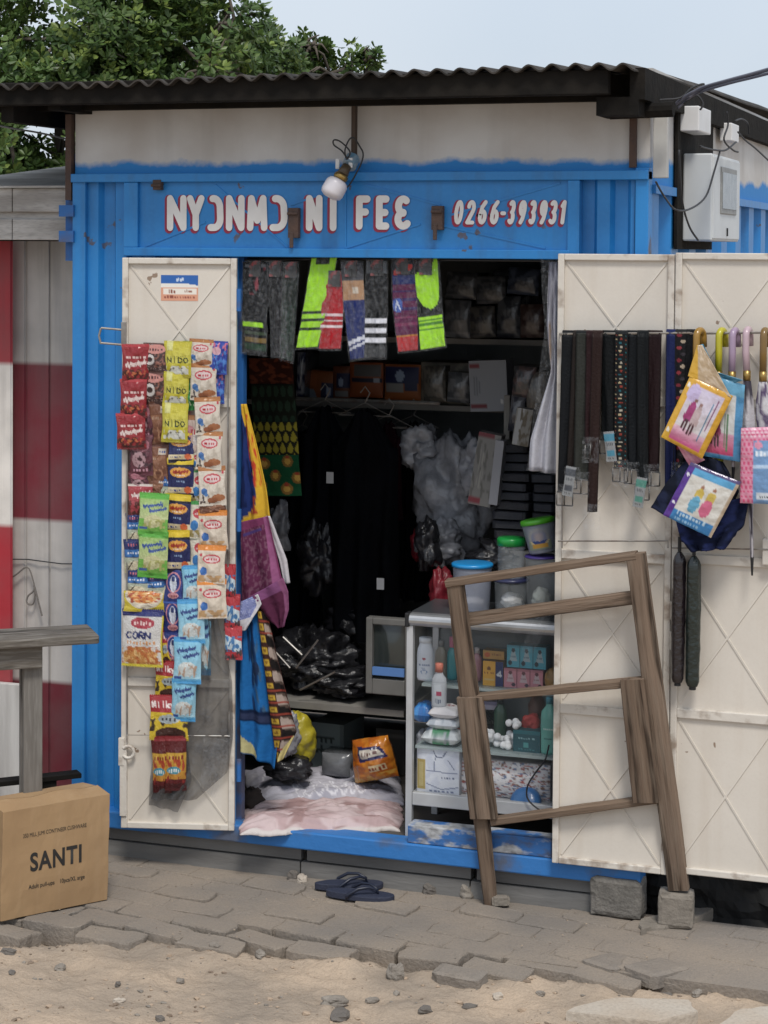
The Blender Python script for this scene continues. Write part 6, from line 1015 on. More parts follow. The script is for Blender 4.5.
# ================================================================ WOODEN FRAME leaning on the door
WOOD = mat('weathered_wood', (.225, .162, .118), .9, crack=((.085, .058, .04), 60, .75), spot=(.12, .088, .066), scale=5, amount=.8, stretch=(.18, 2.2, 2.2), bump=.55, bscale=45, fine=((.27, .215, .165), 40, .5), spec=.2)
WOOD2 = mat('weathered_wood_dark', (.185, .132, .094), .9, crack=((.08, .054, .038), 60, .75), spot=(.11, .075, .055), scale=6, amount=.8, stretch=(.18, 2.2, 2.2), bump=.55, bscale=45, fine=((.23, .18, .135), 40, .5), spec=.2)
fr = empty('wooden_pallet', ground(585, 905)); tag(fr, 'weathered wooden pallet frame leaning against the cabinet and the cream door', 'wooden frame')
gl = ground(490, 903); BASEY = gl.y; TOPY = -.16; zt_ = PY(TOPY).w(540, 566).z
FN = Vector((0, zt_, -(TOPY-BASEY))).normalized()*-1      # leaning plane's outward normal (towards the camera)
if FN.y > 0: FN = -FN
FU = Vector((1, 0, 0)); FV = FN.cross(FU); FV = FV if FV.z > 0 else -FV
def fpt(px, py, off=0.0):
    p0 = Vector((0, BASEY, 0))+FN*off; d = ray(px, py); return CAM+d*((p0-CAM).dot(FN)/d.dot(FN))
rr = random.Random(2)
def board(a, b, wpx, th, off, m=WOOD, name='rail', wob=.5, w2=None):
    """board between two photo points (its centre line), seen width in pixels"""
    A, B = fpt(*a, off), fpt(*b, off); L = (B-A).length; ux = (B-A)/L; k = (A-CAM).dot(fwd)/F_PX; W = wpx*k; W2 = (w2 or wpx)*k; nu = 24; mb = MB()
    uy = FN.cross(ux); secs = []
    for i in range(nu+1):
        t = i/nu; w_ = (W+(W2-W)*t)/2; d1, d2 = .0025*fbm(t*6, W*50, 3)*wob, .0025*fbm(t*6+9, W*50, 5)*wob; ch = .003 if 0 < i < nu else .003
        secs.append([(t*L, -w_+d1, -th/2+ch), (t*L, -w_+d1+ch, -th/2), (t*L, w_+d2-ch, -th/2), (t*L, w_+d2, -th/2+ch), (t*L, w_+d2, th/2-ch), (t*L, w_+d2-ch, th/2), (t*L, -w_+d1+ch, th/2), (t*L, -w_+d1, th/2-ch)])
    vs = [v for s in secs for v in s]; fs = [(i*8+k2, i*8+(k2+1) % 8, (i+1)*8+(k2+1) % 8, (i+1)*8+k2) for i in range(nu) for k2 in range(8)]+[tuple(range(7, -1, -1)), tuple(range(nu*8, nu*8+8))]
    mb.add(vs, fs); o = mb.build(name, m, fr); M = Matrix((ux, uy, FN)).transposed().to_4x4(); M.translation = A-fr.location; o.matrix_basis = M
    return o
board((455, 580), (471, 706), 17, .028, .0, WOOD2, 'stile', w2=20); board((470, 697), (484, 818), 27, .024, .016, WOOD, 'stile', w2=28); board((481, 812), (491, 905), 16, .026, -.006, WOOD2, 'leg', w2=13)
board((636, 553), (679, 889), 19, .034, .0, WOOD, 'stile', w2=21); board((632, 679), (646, 802), 24, .02, .026, WOOD2, 'side_board', w2=27)
board((447, 583), (637, 555), 7, .045, -.004, WOOD2, 'rail'); board((464, 620), (637, 597), 13, .022, -.028, WOOD, 'rail'); board((478, 697), (645, 681), 6.5, .04, -.004, WOOD2, 'rail', w2=8); board((492, 821), (662, 798), 7, .04, -.004, WOOD2, 'rail')
block_jobs = [fpt(679, 889)]
# ================================================================ STREET THINGS
def rock(name, c, size, seed, m, lab, cat='stone', group=None, rough=.35, n=12, rz=0):
    mb = MB(); P = []
    for j in range(n+1):
        for i in range(n+1):
            th, ph = math.pi*j/n, 2*math.pi*i/n; d = Vector((math.sin(th)*math.cos(ph), math.sin(th)*math.sin(ph), math.cos(th)))
            b = max(abs(d.x), abs(d.y), abs(d.z)); f = (.72/b*.55+.45)*(1+rough*mnoise.noise(d*1.7+Vector((seed*1.3, seed, 0)))+.12*mnoise.noise(d*5+Vector((seed, 0, 0)))); P.append((d.x*size[0]*f, d.y*size[1]*f, max(-size[2]*.4, d.z*size[2]*f)))
    if c.z < -.01: c = Vector((c.x, c.y, max(sand_h(c.x, c.y), -.055)+size[2]*.25))
    mb.grid(P, n, n); o = mb.build(name, m, None, False); o.location = c; o.rotation_euler = (0, 0, rz); return tag(o, lab, cat, group)
def block(lab, px, py, w_, d_, h_, yaw, m, cat='concrete block', y=None, tilt=0.0, name='concrete_block', zb=0.0):
    c = ground(px, py, zb); mb = MB(); n = 8; rr2 = random.Random(int(px)); nx = 14
    for ax_ in range(3):
        for sg in (0, 1):
            P = []; u_, v_ = [(1, 2), (2, 0), (0, 1)][ax_]; dims = (w_, d_, h_)
            for jj in range(n+1):
                for ii in range(n+1):
                    p = [0, 0, 0]; p[ax_] = dims[ax_]*sg; p[u_] = dims[u_]*ii/n; p[v_] = dims[v_]*jj/n; p = Vector(p)
                    ce = Vector((w_/2, d_/2, h_/2)); q = p-ce; edge = sum(1 for a_ in range(3) if abs(abs(q[a_])-dims[a_]/2) < 1e-6)
                    k_ = .0035*fbm(p.x*14+px, p.y*14, p.z*14, 3); q = q*(1+k_/max(.03, q.length))
                    if edge >= 2: q -= Vector([math.copysign(min(.004+.007*max(0, mnoise.noise(p*22+Vector((px, 0, 0)))), dims[a_]*.2), q[a_]) if abs(abs(p[a_]-ce[a_])-dims[a_]/2) < 1e-6 else 0 for a_ in range(3)])
                    q += ce; P.append((q.x-w_/2, q.y, q.z))
            mb.grid(P, n, n, flip=(sg == 0))
    o = mb.build(name, m, None); o.location = c; o.rotation_euler = (R(tilt), 0, R(yaw)); return tag(o, lab, cat)
BLK2 = mat('old_block', (.20, .185, .165), .95, spot=(.10, .095, .085), scale=10, amount=.8, bump=.7, bscale=60, fine=((.09, .085, .08), 120, .5), spec=.2)
block('large rough grey block under the cream door, left of the frame post', 615, 918, .18, .085, .132, -2, BLK2)
o = block('small rough block under the right post of the wooden frame', 676, 917, .118, .085, block_jobs[0].z-.008, 6, CONC); o.location = (block_jobs[0].x-.005, block_jobs[0].y-.035, 0)
block('small chunk of pale concrete at the left foot of the wooden pallet frame', 501, 907, .06, .05, .028, 20, CONC, name='concrete_chunk')
def slab(lab, pts, z0, m=None):
    q = [ground(x, y, z0) for x, y in pts]; o0 = sum(q, Vector())/len(q); out = []; rq = random.Random(len(lab))
    for a_, b_ in zip(q, q[1:]+q[:1]): out += [a_+(b_-a_)*t+Vector((rq.gauss(0, .004), rq.gauss(0, .004), 0)) for t in (0, .25, .5, .75)]
    up_ = [p-o0 for p in out]; mi2 = [(p-o0)*1.012+Vector((0, 0, -.006)) for p in out]; lo_ = [v+Vector((0, 0, -.05)) for v in mi2]; n_ = len(up_)
    o = MB().add(lo_+mi2+up_, [tuple(range(2*n_, 3*n_))]+[(k+n_*r_, (k+1) % n_+n_*r_, (k+1) % n_+n_*r_+n_, k+n_*r_+n_) for r_ in (0, 1) for k in range(n_)]).build('slab' if m else 'sunken_slab', m or mat('pale_slab', (.46, .41, .345), .95, spot=(.42, .34, .26), scale=5, amount=.8, bump=.5, bscale=60, fine=((.25, .21, .17), 90, .4)), None); o.location = o0; return tag(o, lab, 'slab')
slab('dusty concrete slab sunk flat in the sand at bottom right', [(565, 1011), (657, 1021), (698, 1010), (687, 1000), (614, 997)], -.012)
slab('flat dark slab lying aslant beside the small rough block', [(640, 929), (690, 921), (714, 908), (694, 906), (640, 919)], .012, CONC)
slab('paler slab cut off by the bottom right corner', [(712, 1030), (800, 1040), (830, 1012), (768, 1005), (735, 1011)], -.012)
block('broken paving block lying loose in the sand', 455, 990, .16, .08, .045, -8, PAVER, 'paving block', name='loose_paver', zb=-.045, tilt=6)
block('paving block tipped off the pavement edge, left of its twin', 596, 978, .13, .17, .045, -26, PAVER, 'paving block', name='loose_paver', zb=-.04, tilt=-4)
block('paving block tipped off the pavement edge, right of its twin', 637, 986, .13, .18, .05, -30, PAVER, 'paving block', name='loose_paver', zb=-.04, tilt=-4)
SG = 'stones lying by the kiosk and in the sand'
for i, (px, py, sx, sy, sz, z, lab) in enumerate([
    (430, 890, .036, .03, .034, 0, 'square dark stone against the plinth, right of the slippers'), (470, 893, .05, .04, .045, 0, 'larger rough stone at the foot of the frame, against the plinth'), (302, 880, .028, .02, .022, 0, 'small pale stone left of the slippers by the plinth'), (293, 877, .022, .02, .026, 0, 'small dark stone beside the pale one by the plinth'),
    (396, 985, .032, .028, .045, -.055, 'upright lumpy stone standing alone in the sand'), (404, 962, .03, .02, .014, -.055, 'flat cream pebble just below the pavement edge'), (438, 969, .035, .022, .016, -.055, 'pale wedge of rubble right of the cream pebble'), (334, 1008, .045, .03, .02, -.055, 'greyish broken stone near the bottom of the sand'), (340, 1018, .06, .03, .014, -.055, 'flat dark stone at the bottom edge below the broken stone'), (308, 948, .035, .02, .012, -.045, 'pale chip lodged between paving blocks'),
    (119, 1004, .022, .014, .012, -.055, 'cream shell like stone at the lower left'), (118, 992, .012, .01, .010, -.055, 'small black pebble above the cream stone'), (160, 1020, .022, .016, .010, -.055, 'dark flat pebble at the bottom left'), (650, 984, .022, .016, .018, -.055, 'cream stone chip left of the dark pebbles'), (694, 985, .026, .018, .02, -.055, 'dark double pebble right of the cream chip'), (752, 980, .022, .016, .012, -.055, 'dark pebble at the right edge of the sand'), (665, 997, .03, .014, .012, -.055, 'dark rubble piece above the sunken slab'), (697, 1003, .026, .014, .012, -.055, 'brown rubble piece at the right end of the sunken slab'), (571, 985, .012, .01, .01, -.055, 'tiny cream pebble left of the tipped paving blocks'), (470, 1010, .03, .014, .012, -.055, 'dark flat chip at the bottom centre'), (580, 972, .03, .022, .016, -.05, 'broken grey corner of a paver at the edge'), (12, 978, .02, .012, .008, -.055, 'dark flake at the far left of the sand'), (8, 958, .03, .016, .012, -.05, 'dark stone under the left pavement edge'), (498, 1003, .02, .016, .014, -.055, 'pale angular chip near the bottom centre'),
    (260, 962, .03, .02, .016, -.05, 'brown rubble lump under the edge below the carton side'), (215, 958, .022, .018, .014, -.05, 'greyish crumb left of the brown rubble lump'), (372, 1002, .026, .018, .012, -.05, 'brownish chip between the broken stone and the lumpy stone'), (520, 984, .05, .03, .018, -.05, 'low broad rubble piece in the middle of the sand'), (540, 1000, .018, .014, .012, -.05, 'small grey chip right of the low broad rubble piece'), (610, 990, .02, .014, .012, -.05, 'small rubble bit between the tipped paving blocks and the slab'), (60, 970, .03, .018, .012, -.05, 'thin flake of rubble at the left below the carton'), (730, 992, .024, .018, .014, -.05, 'greyish bit of rubble near the right edge of the sand'), (425, 1015, .024, .018, .012, -.05, 'grey bit of stone at the bottom, left of the dark flat chip'), (180, 985, .018, .014, .01, -.05, 'brownish pebble at the left middle of the sand')]):
    dk = 'dark' in lab or 'black' in lab; cr_ = 'cream' in lab or 'pale' in lab
    rock('stone', ground(px, py, z), (sx, sy, sz), i+3, mat('stone_dark', (.135, .12, .105), .9, bump=.4, bscale=80) if dk else (mat('stone_pale', (.46, .40, .33), .9, spot=(.3, .26, .22), scale=20, bump=.4, bscale=80) if cr_ else STONE), lab, 'stone', SG, n=12, rz=i)
rr = random.Random(8); mb = MB(); gp = (1+5**.5)/2
IV = [Vector(v).normalized() for v in ((-1, gp, 0), (1, gp, 0), (-1, -gp, 0), (1, -gp, 0), (0, -1, gp), (0, 1, gp), (0, -1, -gp), (0, 1, -gp), (gp, 0, -1), (gp, 0, 1), (-gp, 0, -1), (-gp, 0, 1))]
IF = [(0, 11, 5), (0, 5, 1), (0, 1, 7), (0, 7, 10), (0, 10, 11), (1, 5, 9), (5, 11, 4), (11, 10, 2), (10, 7, 6), (7, 1, 8), (3, 9, 4), (3, 4, 2), (3, 2, 6), (3, 6, 8), (3, 8, 9), (4, 9, 5), (2, 4, 11), (6, 2, 10), (8, 6, 7), (9, 8, 1)]
cl = [(rr.uniform(-.5, 3.4), rr.random()) for _ in range(26)]
for k in range(1500):
    if rr.random() < .55: q = rr.choice(cl); x, t = q[0]+rr.gauss(0, .10), min(1, max(0, q[1]+rr.gauss(0, .10)))
    else: x, t = rr.uniform(-.5, 3.4), rr.random()**1.5
    on = k % 6 == 0; e_ = edge_y(x); y = e_+rr.random()*(-.03-e_) if on else e_-.015-.62*t
    s = rr.choice((.0012, .002, .003)) if on else rr.choice((.0012, .0015, .002, .002, .003, .003, .004, .006, .008, .012 if rr.random() < .4 else .003)); z = .001 if on else sand_h(x, y)+s*.15
    M = Matrix.Translation((x, y, z)) @ Matrix.Diagonal((rr.uniform(.8, 1.5), rr.uniform(.7, 1.1), rr.uniform(.4, .8), 1)) @ Matrix.Rotation(rr.random()*6, 4, 'Z') @ Matrix.Rotation(rr.random()*3, 4, 'X')
    mb.add([M @ (v*s*rr.uniform(.7, 1.25)) for v in IV], IF, rr.choice((0, 1, 2, 2)))
o = mb.build('gravel', [STONE, mat('grit_brown', (.20, .15, .11), .95), mat('grit_tan', (.38, .29, .21), .95)]); tag(o, 'fine gravel and grit strewn over the sand and paving', 'gravel', kind='stuff')
# flip-flops
def flipflop(lab, px, py, yaw, seed):
    e = empty('flip_flop', ground(px, py)); e.rotation_euler = (0, 0, R(yaw)); tag(e, lab, 'slipper', 'pair of slippers in front of the kiosk')
    out = [(.122*math.cos(t), (.040+.009*math.cos(t))*math.sin(t)) for t in [2*math.pi*i/28 for i in range(28)]]; sole = mat('navy_sole', (.022, .027, .05), .7, bump=.3, bscale=120); mb = MB()
    mb.hull([Vector((x, y, .0)) for x, y in out], [Vector((x, y, .018+.006*(x < -.05))) for x, y in out]); mb.build('sole', sole, e, bevel=.003)
    st = mat('navy_strap', (.012, .016, .032), .4)
    for s in (-1, 1): MB().tube([(.065, 0, .012), (.06, .003*s, .034), (.035, .018*s, .045), (0, .034*s, .042), (-.035, .044*s, .022), (-.04, .044*s, .008)], [.004, .0045, .005, .006, .006, .005], 8).build('strap', st, e, smooth=True)
flipflop('dark navy rubber slipper, nearer one of the pair', 360, 898, 8, 1); flipflop('dark navy rubber slipper, farther one of the pair by the plinth', 349, 888, 26, 2)
# cardboard box
BR, BLf = ground(108.5, 899.5), ground(1.5, 921.5); ang = math.atan2((BR-BLf).y, (BR-BLf).x); W = (BR-BLf).length; bp_ = Plane(BLf, ang); H = bp_.l(105, 795).z
CARD = mat('cardboard', (.36, .235, .125), .8, spot=(.30, .19, .10), scale=5, amount=.7, bump=.12, bscale=25, streak=((.42, .29, .17), 18, .5), spec=.25)
cb = empty('cardboard_box', BLf+bp_.ux*W/2+bp_.uy*.095); cb.rotation_euler = (0, 0, ang); tag(cb, 'brown cardboard carton lettered SANTI standing on the pavement at left', 'cardboard box')
nb = 24; mb = MB(); ring = []
def bxv(x, y, z): return (x+.004*math.sin(z*9+y*20)+.003*fbm(x*6, z*6, 2), y+(.004*fbm(x*7, z*7, 5)-.004*math.sin(math.pi*z/H)), z)
Pf = []
for face in range(4):
    for i in range(nb):
        t = i/nb; ring.append([(-W/2+W*t, -.095), (W/2, -.095+.19*t), (W/2-W*t, .095), (-W/2, .095-.19*t)][face])
for j in range(13): Pf += [bxv(x, y, H*j/12) for x, y in ring]
n4 = 4*nb; mb.add(Pf, [(j*n4+i, j*n4+(i+1) % n4, (j+1)*n4+(i+1) % n4, (j+1)*n4+i) for j in range(12) for i in range(n4)]+[tuple(range(n4-1, -1, -1))]); mb.build('box_wall', CARD, cb, bevel=.002)
for s in (-1, 1):
    a = [bxv(-W/2+W*i/nb, s*.095, H) for i in range(nb+1)]; mb = MB(); mb.add(a+[(x+.0, s*.003, H+.012+.004*math.sin(x*30)) for x, y, z in a], [((i, i+1, i+nb+2, i+nb+1) if s < 0 else (i+1, i, i+nb+1, i+nb+2)) for i in range(nb)]); o = mb.build('top_flap', CARD, cb); m_ = o.modifiers.new('t', 'SOLIDIFY'); m_.thickness = .003
INK = mat('box_ink', (.02, .018, .017), .7)
def btext(s, px0, py0, px1, hpx, name, bold=0.0):
    """printed line whose left foot is at (px0,py0) and right end at px1"""
    cu = bpy.data.curves.new(name, 'FONT'); cu.body = s; cu.offset = bold; cu.size = 1; cu.space_character = 1.1 if bold > .02 else 1.0
    o = bpy.data.objects.new('text_src', cu); C.objects.link(o); bpy.context.view_layer.update(); dg = bpy.context.evaluated_depsgraph_get()
    me = bpy.data.meshes.new_from_object(o.evaluated_get(dg)); wd = max(v.co.x for v in me.vertices); hh = max(v.co.y for v in me.vertices); bpy.data.objects.remove(o); bpy.data.curves.remove(cu)
    a = bp_.l(px0, py0); sx = (bp_.l(px1, py0).x-a.x)/wd; sz = (bp_.l(px0, py0-hpx).z-a.z)/hh
    for v in me.vertices:
        x, z = a.x+v.co.x*sx-W/2, a.z+v.co.y*sz; y = bxv(x, -.095, z)[1]-.0011; v.co = (x, y, z)
    me.materials.clear(); me.materials.append(INK); o = bpy.data.objects.new(name, me); C.objects.link(o); o.parent = cb; return o
btext('SANTI', 29.5, 871, 81, 18, 'printed_name', .028); btext('350 MILL JUMI CONTINEER CUSHWARE', 22.5, 838, 86, 4.0, 'printed_line'); btext('Adult pull-ups', 28, 889, 54, 4.2, 'printed_line', .01); btext('10pcs/XL arge', 59, 883, 84, 4.2, 'printed_line', .01)
p = bp_.l(91, 897); MB().prism([(p.x-W/2-.008, p.z+.002), (p.x-W/2+.004, p.z-.004), (p.x-W/2+.008, p.z+.003), (p.x-W/2-.001, p.z+.011)], -.09552, -.09525).build('torn_spot', mat('torn_card', (.42, .30, .19), .9), cb)
# table
TWV = mat('grey_timber_upright', (.20, .185, .165), .85, spot=(.11, .10, .09), scale=5, amount=.8, stretch=(2, 2, .2), bump=.5, bscale=40, fine=((.27, .255, .235), 50, .5), spec=.2)
TW = mat('grey_timber', (.155, .135, .112), .85, crack=((.07, .06, .05), 50, .7), spot=(.10, .09, .08), scale=5, amount=.8, stretch=(.25, 2, 2), bump=.5, bscale=40, fine=((.33, .31, .28), 50, .5), spec=.2)
tp = lambda px, py, d=6.9: CAM+ray(px, py)*(d/F_PX)
A = tp(99.5, 637, 6.9); tz = A.z+.006; ang = R(38)
tb = empty('table', (A.x-.45*math.cos(ang)-.10*math.sin(ang), A.y-.45*math.sin(ang)+.10*math.cos(ang), 0)); tb.rotation_euler = (0, 0, ang); tag(tb, 'grey weathered wooden table behind the cardboard carton at left', 'table')
MB().box(-.75, .45, -.10, .12, tz-.030, tz).build('table_top', TW, tb, bevel=.006); MB().box(-.75, .26, -.06, -.035, tz-.11, tz-.031).build('apron', TW, tb, bevel=.003); MB().box(-.75, .26, .075, .095, tz-.105, tz-.031).build('apron', TW, tb)
for x in (.20, -.68):
    for y in (-.049, .02): MB().box(x, x+.065, y+.016, y+.05, -.03, tz-.031).build('leg', TWV, tb, bevel=.003)
# low bench behind the carton
c = tp(73, 788, 7.0); bn = empty('bench', (c.x-.3, c.y+.0, 0)); bn.rotation_euler = (0, 0, R(44)); tag(bn, 'low dark plank bench just behind the cardboard carton', 'bench')
MB().box(-.5, .30, -.03, .03, c.z-.018, c.z).build('plank', DARKWOOD, bn, bevel=.003)
for x in (-.3, .16): MB().box(x, x+.05, -.02, .025, 0, c.z-.019).build('leg', DARKWOOD, bn)
# ================================================================ LAMP, METER, CABLES
LP = Plane((0, -.045, 0), 0); lm = empty('bulb_lamp', LP.w(345, 160)); tag(lm, 'white light bulb in a holder hung over the painted name', 'lamp')
def lpart(mb, name, m, **k): o = mb.build(name, m, lm, **k); return o
L0 = LP.w(345, 160); lc = lambda x, y, off=0: LP.w(x, y, off)-L0
lpart(MB().box(lc(351, 160).x-.007, lc(351, 160).x+.007, .02, .045, lc(351, 158).z, lc(351, 104).z), 'batten', mat('rust_brown', (.085, .06, .045), .9, spot=(.04, .03, .025), scale=20, stretch=(3, 3, .5)))
lpart(MB().tube([lc(353, 158, -.03), lc(349, 166, .0)], .026, 12), 'mount', mat('mount_blue', (.10, .25, .38), .5, spot=(.4, .42, .42), scale=25, amount=.7))
for a in ((338, 164), (351, 163)): lpart(MB().box(lc(*a).x-.006, lc(*a).x+.009, -.012, -.004, lc(*a).z-.018, lc(*a).z+.018), 'clip', WHITEP, bevel=.003)
a, b, c_ = lc(347, 166, .01), lc(342, 175, .03), lc(330, 196, .05)
ax = (c_-b).normalized(); Mx = Matrix.Translation(b) @ ax.to_track_quat('Z', 'Y').to_matrix().to_4x4(); lpart(MB().tube([a, b], [.016, .021], 14), 'holder', mat('holder_brown', (.08, .055, .03), .5), smooth=True)
lpart(MB().lathe([(.022, -.002), (.026, .003), (.026, .014), (.022, .018)], 18, M=Mx), 'collar', BRASS, smooth=True)
L = (c_-b).length; lpart(MB().lathe([(.024, .0185), (.034, .024), (.040, .036), (.041, L*.82), (.037, L*.97), (.022, L*1.06), (.002, L*1.08)], 26, M=Mx), 'bulb', mat('opal_bulb', (.66, .63, .66), .3, coat=.3), smooth=True)
for pts in ([(348, 160), (342, 151), (334, 145), (334, 140), (341, 142), (350, 152), (346, 160)], [(346, 158), (345, 150), (349, 140), (354, 138), (360, 147), (363, 153), (362, 161), (357, 172), (350, 184), (346, 188)]): lpart(MB().tube(curve([lc(x, y, .012+.004*(i % 2)) for i, (x, y) in enumerate(pts)], 5), .0028, 7), 'wire', WIRE, smooth=True)
SW = Plane((X1, 0, 0), R(90))          # right side wall: x' runs back, outward is to the right
def spt(px, py, out=0.0):
    p0 = Vector((X1+out, 0, 0)); d = ray(px, py); return CAM+d*((p0.x-CAM.x)/d.x)
me_ = empty('meter_box', (X1+.06, .30, spt(700, 240).z)); tag(me_, 'white electricity meter box with a grey window on the right side wall', 'meter box')
mo = me_.location
bz0, bz1 = spt(712, 241, .12).z, spt(712, 153, .12).z; by0, by1 = spt(712, 200, .12).y, spt(739, 200, .12).y
# board behind
a, b = spt(672, 170, .01).y, spt(735, 170, .01).y
MB().box(X1+.003-mo.x, X1+.014-mo.x, by0-.10-mo.y, by1+.02-mo.y, bz0-.03-mo.z, spt(690, 112, .01).z-mo.z).build('backboard', DARKWOOD, me_)
MB().box(X1+.0145-mo.x, X1+.12-mo.x, by0-mo.y, by1-mo.y, bz0-mo.z, bz1-mo.z).build('housing', mat('meter_white', (.60, .62, .62), .45, spot=(.48, .49, .49), scale=6, amount=.5), me_, bevel=.006)
MB().box(X1+.116-mo.x, X1+.124-mo.x, by0+.012-mo.y, by1-.008-mo.y, bz0+.008-mo.z, bz1-.008-mo.z).build('door', mat('meter_white'), me_, bevel=.003)
wy0, wy1 = by0+(by1-by0)*.25, by0+(by1-by0)*.82; wz0, wz1 = bz0+(bz1-bz0)*.32, bz0+(bz1-bz0)*.87; mb = MB().box(X1+.1235-mo.x, X1+.129-mo.x, wy0-mo.y, wy1-mo.y, wz0-mo.z, wz1-mo.z); wf = mb.build('window_frame', mat('meter_grey', (.22, .22, .21), .5, spot=(.35, .35, .34), scale=20), me_, bevel=.003)
MB().box(X1+.1285-mo.x, X1+.131-mo.x, wy0+.015-mo.y, wy1-.015-mo.y, wz0+.02-mo.z, wz1-.02-mo.z).build('window_pane', mat('meter_pane', (.26, .27, .265), .2, spot=(.14, .15, .15), scale=25, amount=.7), wf)
MB().box(X1+.124-mo.x, X1+.129-mo.x, (by0+by1)/2-.004-mo.y, (by0+by1)/2+.006-mo.y, bz0+.02-mo.z, bz0+.05-mo.z).build('lock', BLACK, me_)
def sbox(name, lab, px0, px1, py0, py1, dep, m, out=0.0, cat='box'):
    q0, q1 = spt(px0, (py0+py1)/2, out+dep), spt(px1, (py0+py1)/2, out+dep); z0, z1 = spt((px0+px1)/2, py1, out+dep).z, spt((px0+px1)/2, py0, out+dep).z
    return tag(MB().box(X1+out+.002, X1+out+dep, q0.y, q1.y, z0, z1).build(name, m, bevel=.004), lab, cat)
sbox('junction_box', 'small grey white junction box above the meter', 699, 711, 108, 133, .07, WHITEP, .012)
sbox('fuse_box', 'small white breaker with a red mark, right of the junction box', 732, 739, 124, 142, .05, WHITEP, .012)
z0 = FAC.w(660, 178).z; z1 = FAC.w(660, 107).z
tag(MB().box(X1+.013, X1+.062, .0, .03, z0, z1).build('cable_trunking', mat('trunk_white', (.52, .52, .50), .6, spot=(.34, .33, .31), scale=6, amount=.7), bevel=.003), 'upright whitish board on the kiosk corner beside the meter', 'board')
cb0 = lambda px, py, d: CAM+ray(px, py)*(d/F_PX)
def cable(lab, pts, r=.006, m=WIRE, cat='cable'): return tag(MB().tube(curve(pts, 5), r, 7).build('cable', m, smooth=True), lab, cat, 'cables on the kiosk')
D0 = (Vector((X1+.05, .05, 2.7))-CAM).dot(fwd)
GW = mat('grey_cable', (.11, .11, .14), .5)
cable('thick grey supply cable running off to the upper right', [cb0(x, y, d) for x, y, d in ((676, 104, D0), (684, 98, D0-.02), (692, 93, D0-.05), (705, 87, D0-.1), (730, 80, D0-.3), (770, 69, D0-.6), (900, 30, D0-1.6))], .0065, GW)
cable('second grey supply cable just below the thick one', [cb0(x, y, d) for x, y, d in ((678, 108, D0), (688, 99, D0-.02), (700, 92, D0-.06), (730, 83, D0-.3), (770, 73, D0-.6), (900, 38, D0-1.6))], .005, GW)
for lab, pts in (('black cable looping over the roof corner beam', [(640, 104), (660, 100), (680, 98), (692, 88), (704, 84), (698, 92), (684, 104)]), ('grey cable loop beside the roof corner', [(690, 95), (698, 96), (703, 104), (700, 110)]), ('thin black wire falling in front of the meter box left side', [(679, 150), (681, 190), (684, 210), (690, 228), (698, 240)]), ('thin wire curving across the meter box front', [(720, 151), (714, 172), (706, 196), (692, 208), (676, 210), (664, 196), (656, 182)]), ('wire running from the breaker down to the meter', [(736, 142), (726, 150), (715, 150), (705, 148), (700, 146)]), ('thin wire looping from the breaker towards the rear', [(738, 132), (745, 140), (755, 148), (770, 162)]), ('short wire rising beside the junction box', [(727, 112), (728, 125), (724, 140), (733, 150), (738, 152)]), ('wire bowed over the breaker', [(735, 121), (742, 119), (748, 124), (749, 134)])):
    cable(lab, [spt(x, y, .15) if x > 672 else spt(x, y, .08) for x, y in pts] if 'roof' not in lab else [cb0(x, y, D0-.02) for x, y in pts], .0035)
cable('pale service wire in front of the tree at far left', [cb0(x, y, 8.2) for x, y in ((-60, 112), (0, 126), (40, 133), (74, 141))], .004, mat('pale_wire', (.3, .3, .3), .6))
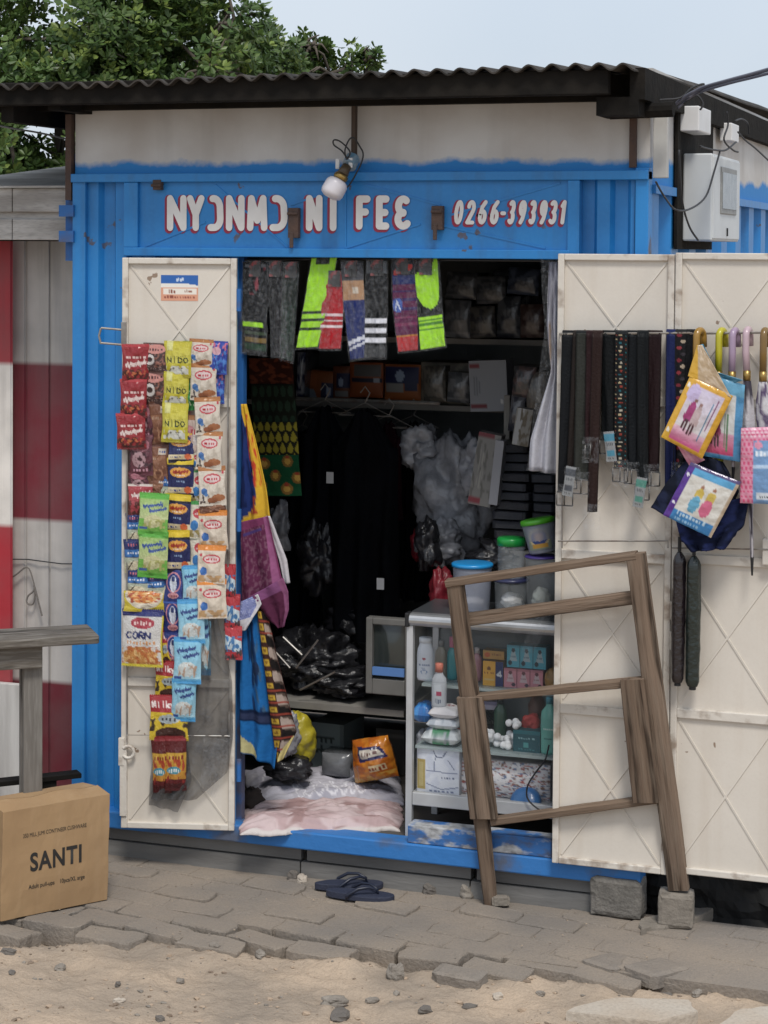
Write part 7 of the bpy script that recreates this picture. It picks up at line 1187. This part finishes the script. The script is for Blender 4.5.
# ================================================================ TREE behind
BARK = mat('bark', (.11, .09, .07), .9, spot=(.06, .05, .04), scale=12, bump=.6, bscale=30)
LEAF = mat('leaf', attr=True, rough=.4, spec=.4, trans=.0)
N_ = LEAF.node_tree; tl_ = N_.nodes.new('ShaderNodeBsdfTranslucent'); ms_ = N_.nodes.new('ShaderNodeMixShader'); ms_.inputs[0].default_value = .3
N_.links.new(N_.nodes['Attribute'].outputs['Color'], tl_.inputs[0]); N_.links.new(N_.nodes['Principled BSDF'].outputs[0], ms_.inputs[1]); N_.links.new(tl_.outputs[0], ms_.inputs[2]); N_.links.new(ms_.outputs[0], N_.nodes['Material Output'].inputs['Surface'])
def tree(lab, base, lobes, n, seed, lsize):
    e = empty('tree', base); tag(e, lab, 'tree'); rr = random.Random(seed); mb = MB(); b0 = Vector((0, 0, 0)); top = Vector((.1, .1, max(l[0].z for l in lobes)*.55-base[2]))
    mb.tube([b0, top*.4+Vector((.05, .03, 0)), top], [.16, .12, .09], 12)
    for c, r in lobes:
        q = c-Vector(base); mb.tube([top*.75, (top*.75+q)*.5+Vector((0, 0, -.08)), q], [.06, .04, .015], 8)
        for k in range(7): d = Vector((rr.gauss(0, 1), rr.gauss(0, 1), rr.gauss(0, 1))).normalized(); mb.tube([q-d*.05, q+d*r*.55+Vector((0, 0, .04)), q+d*r*.92], [.014, .009, .004], 5)
    mb.build('trunk', BARK, e, smooth=True)
    vs = []; fs = []; cs = []; tot = sum(r**2 for c, r in lobes)
    for c, r in lobes:
        for k in range(int(n*r*r/tot)):
            d = Vector((rr.gauss(0, 1), rr.gauss(0, 1), rr.gauss(0, 1))).normalized(); f = (1-.55*rr.random()**1.7)*(1+.22*mnoise.noise(d*2.2+c)); p = c+d*r*f-Vector(base)
            if mnoise.noise((p+Vector(base))*2.6+Vector((seed, 0, 0))) < -.08: continue      # gaps between sprays
            ax = (d+Vector((0, 0, .55))+Vector((rr.gauss(0, .3), rr.gauss(0, .3), rr.gauss(0, .3)))).normalized(); t1 = ax.orthogonal().normalized(); t2 = ax.cross(t1); hue = rr.random(); yo = rr.random() < .16
            for m in range(rr.choice((5, 6, 7, 8))):
                a = m*2.4+rr.random()*.6; out = (t1*math.cos(a)+t2*math.sin(a)); dirn = (out*rr.uniform(.7, 1)+ax*rr.uniform(.1, .7)).normalized(); L = lsize*rr.uniform(.6, 1.15); wv = dirn.cross(ax).normalized()*L*.23; nn = dirn.cross(wv).normalized()*L*.06
                s = p+dirn*.008; q0 = [s, s+dirn*L*.35+wv*.8+nn, s+dirn*L*.72+wv+nn, s+dirn*L, s+dirn*L*.72-wv+nn, s+dirn*L*.35-wv*.8+nn]; o = len(vs); vs += q0; fs += [(o, o+1, o+2, o+3), (o, o+3, o+4, o+5)]
                g_ = rr.uniform(.7, 1.15); col = (.21*g_, .28*g_, .065*g_) if yo else ((.06+.06*hue)*g_, (.115+.07*hue)*g_, (.032+.014*hue)*g_); cs += [col]*6
    MBL = MB(); MBL.add(vs, fs); MBL.build('crown', LEAF, e, col=np.array(cs)); return e
def lobe(px, py, y, r): return (PY(y).w(px, py), r)
b1 = PY(4.0).w(40, 500); tree('big leafy green tree rising behind the roof at upper left', (b1.x, 4.0, 0), [lobe(60, 40, 3.8, .55), (lobe(-60, 30, 3.9, .6)), lobe(150, 30, 4.2, .5), lobe(100, -60, 4.2, .6), lobe(180, -40, 4.4, .38), lobe(10, 140, 3.4, .5), lobe(60, 160, 3.8, .45), lobe(-60, 150, 3.6, .6), lobe(-40, -80, 4.2, .6), lobe(205, 70, 4.2, .42), lobe(235, 25, 4.3, .2), lobe(120, 90, 3.9, .5), lobe(-90, 250, 3.8, .5), lobe(30, 220, 3.6, .5)], 14500, 3, .056)
b2 = PY(5.2).w(280, 500); tree('lower bushy green tree showing just above the roof, right of the big one', (b2.x, 5.2, 0), [lobe(265, 62, 5.0, .30), lobe(295, 60, 5.2, .24), lobe(235, 75, 5.0, .42), lobe(330, 76, 5.2, .20), lobe(352, 66, 5.2, .13), lobe(370, 58, 5.2, .07), lobe(225, 10, 4.6, .14), lobe(252, 40, 4.8, .16), lobe(312, 48, 5.2, .13), lobe(280, 120, 5.2, .45)], 3000, 9, .056)
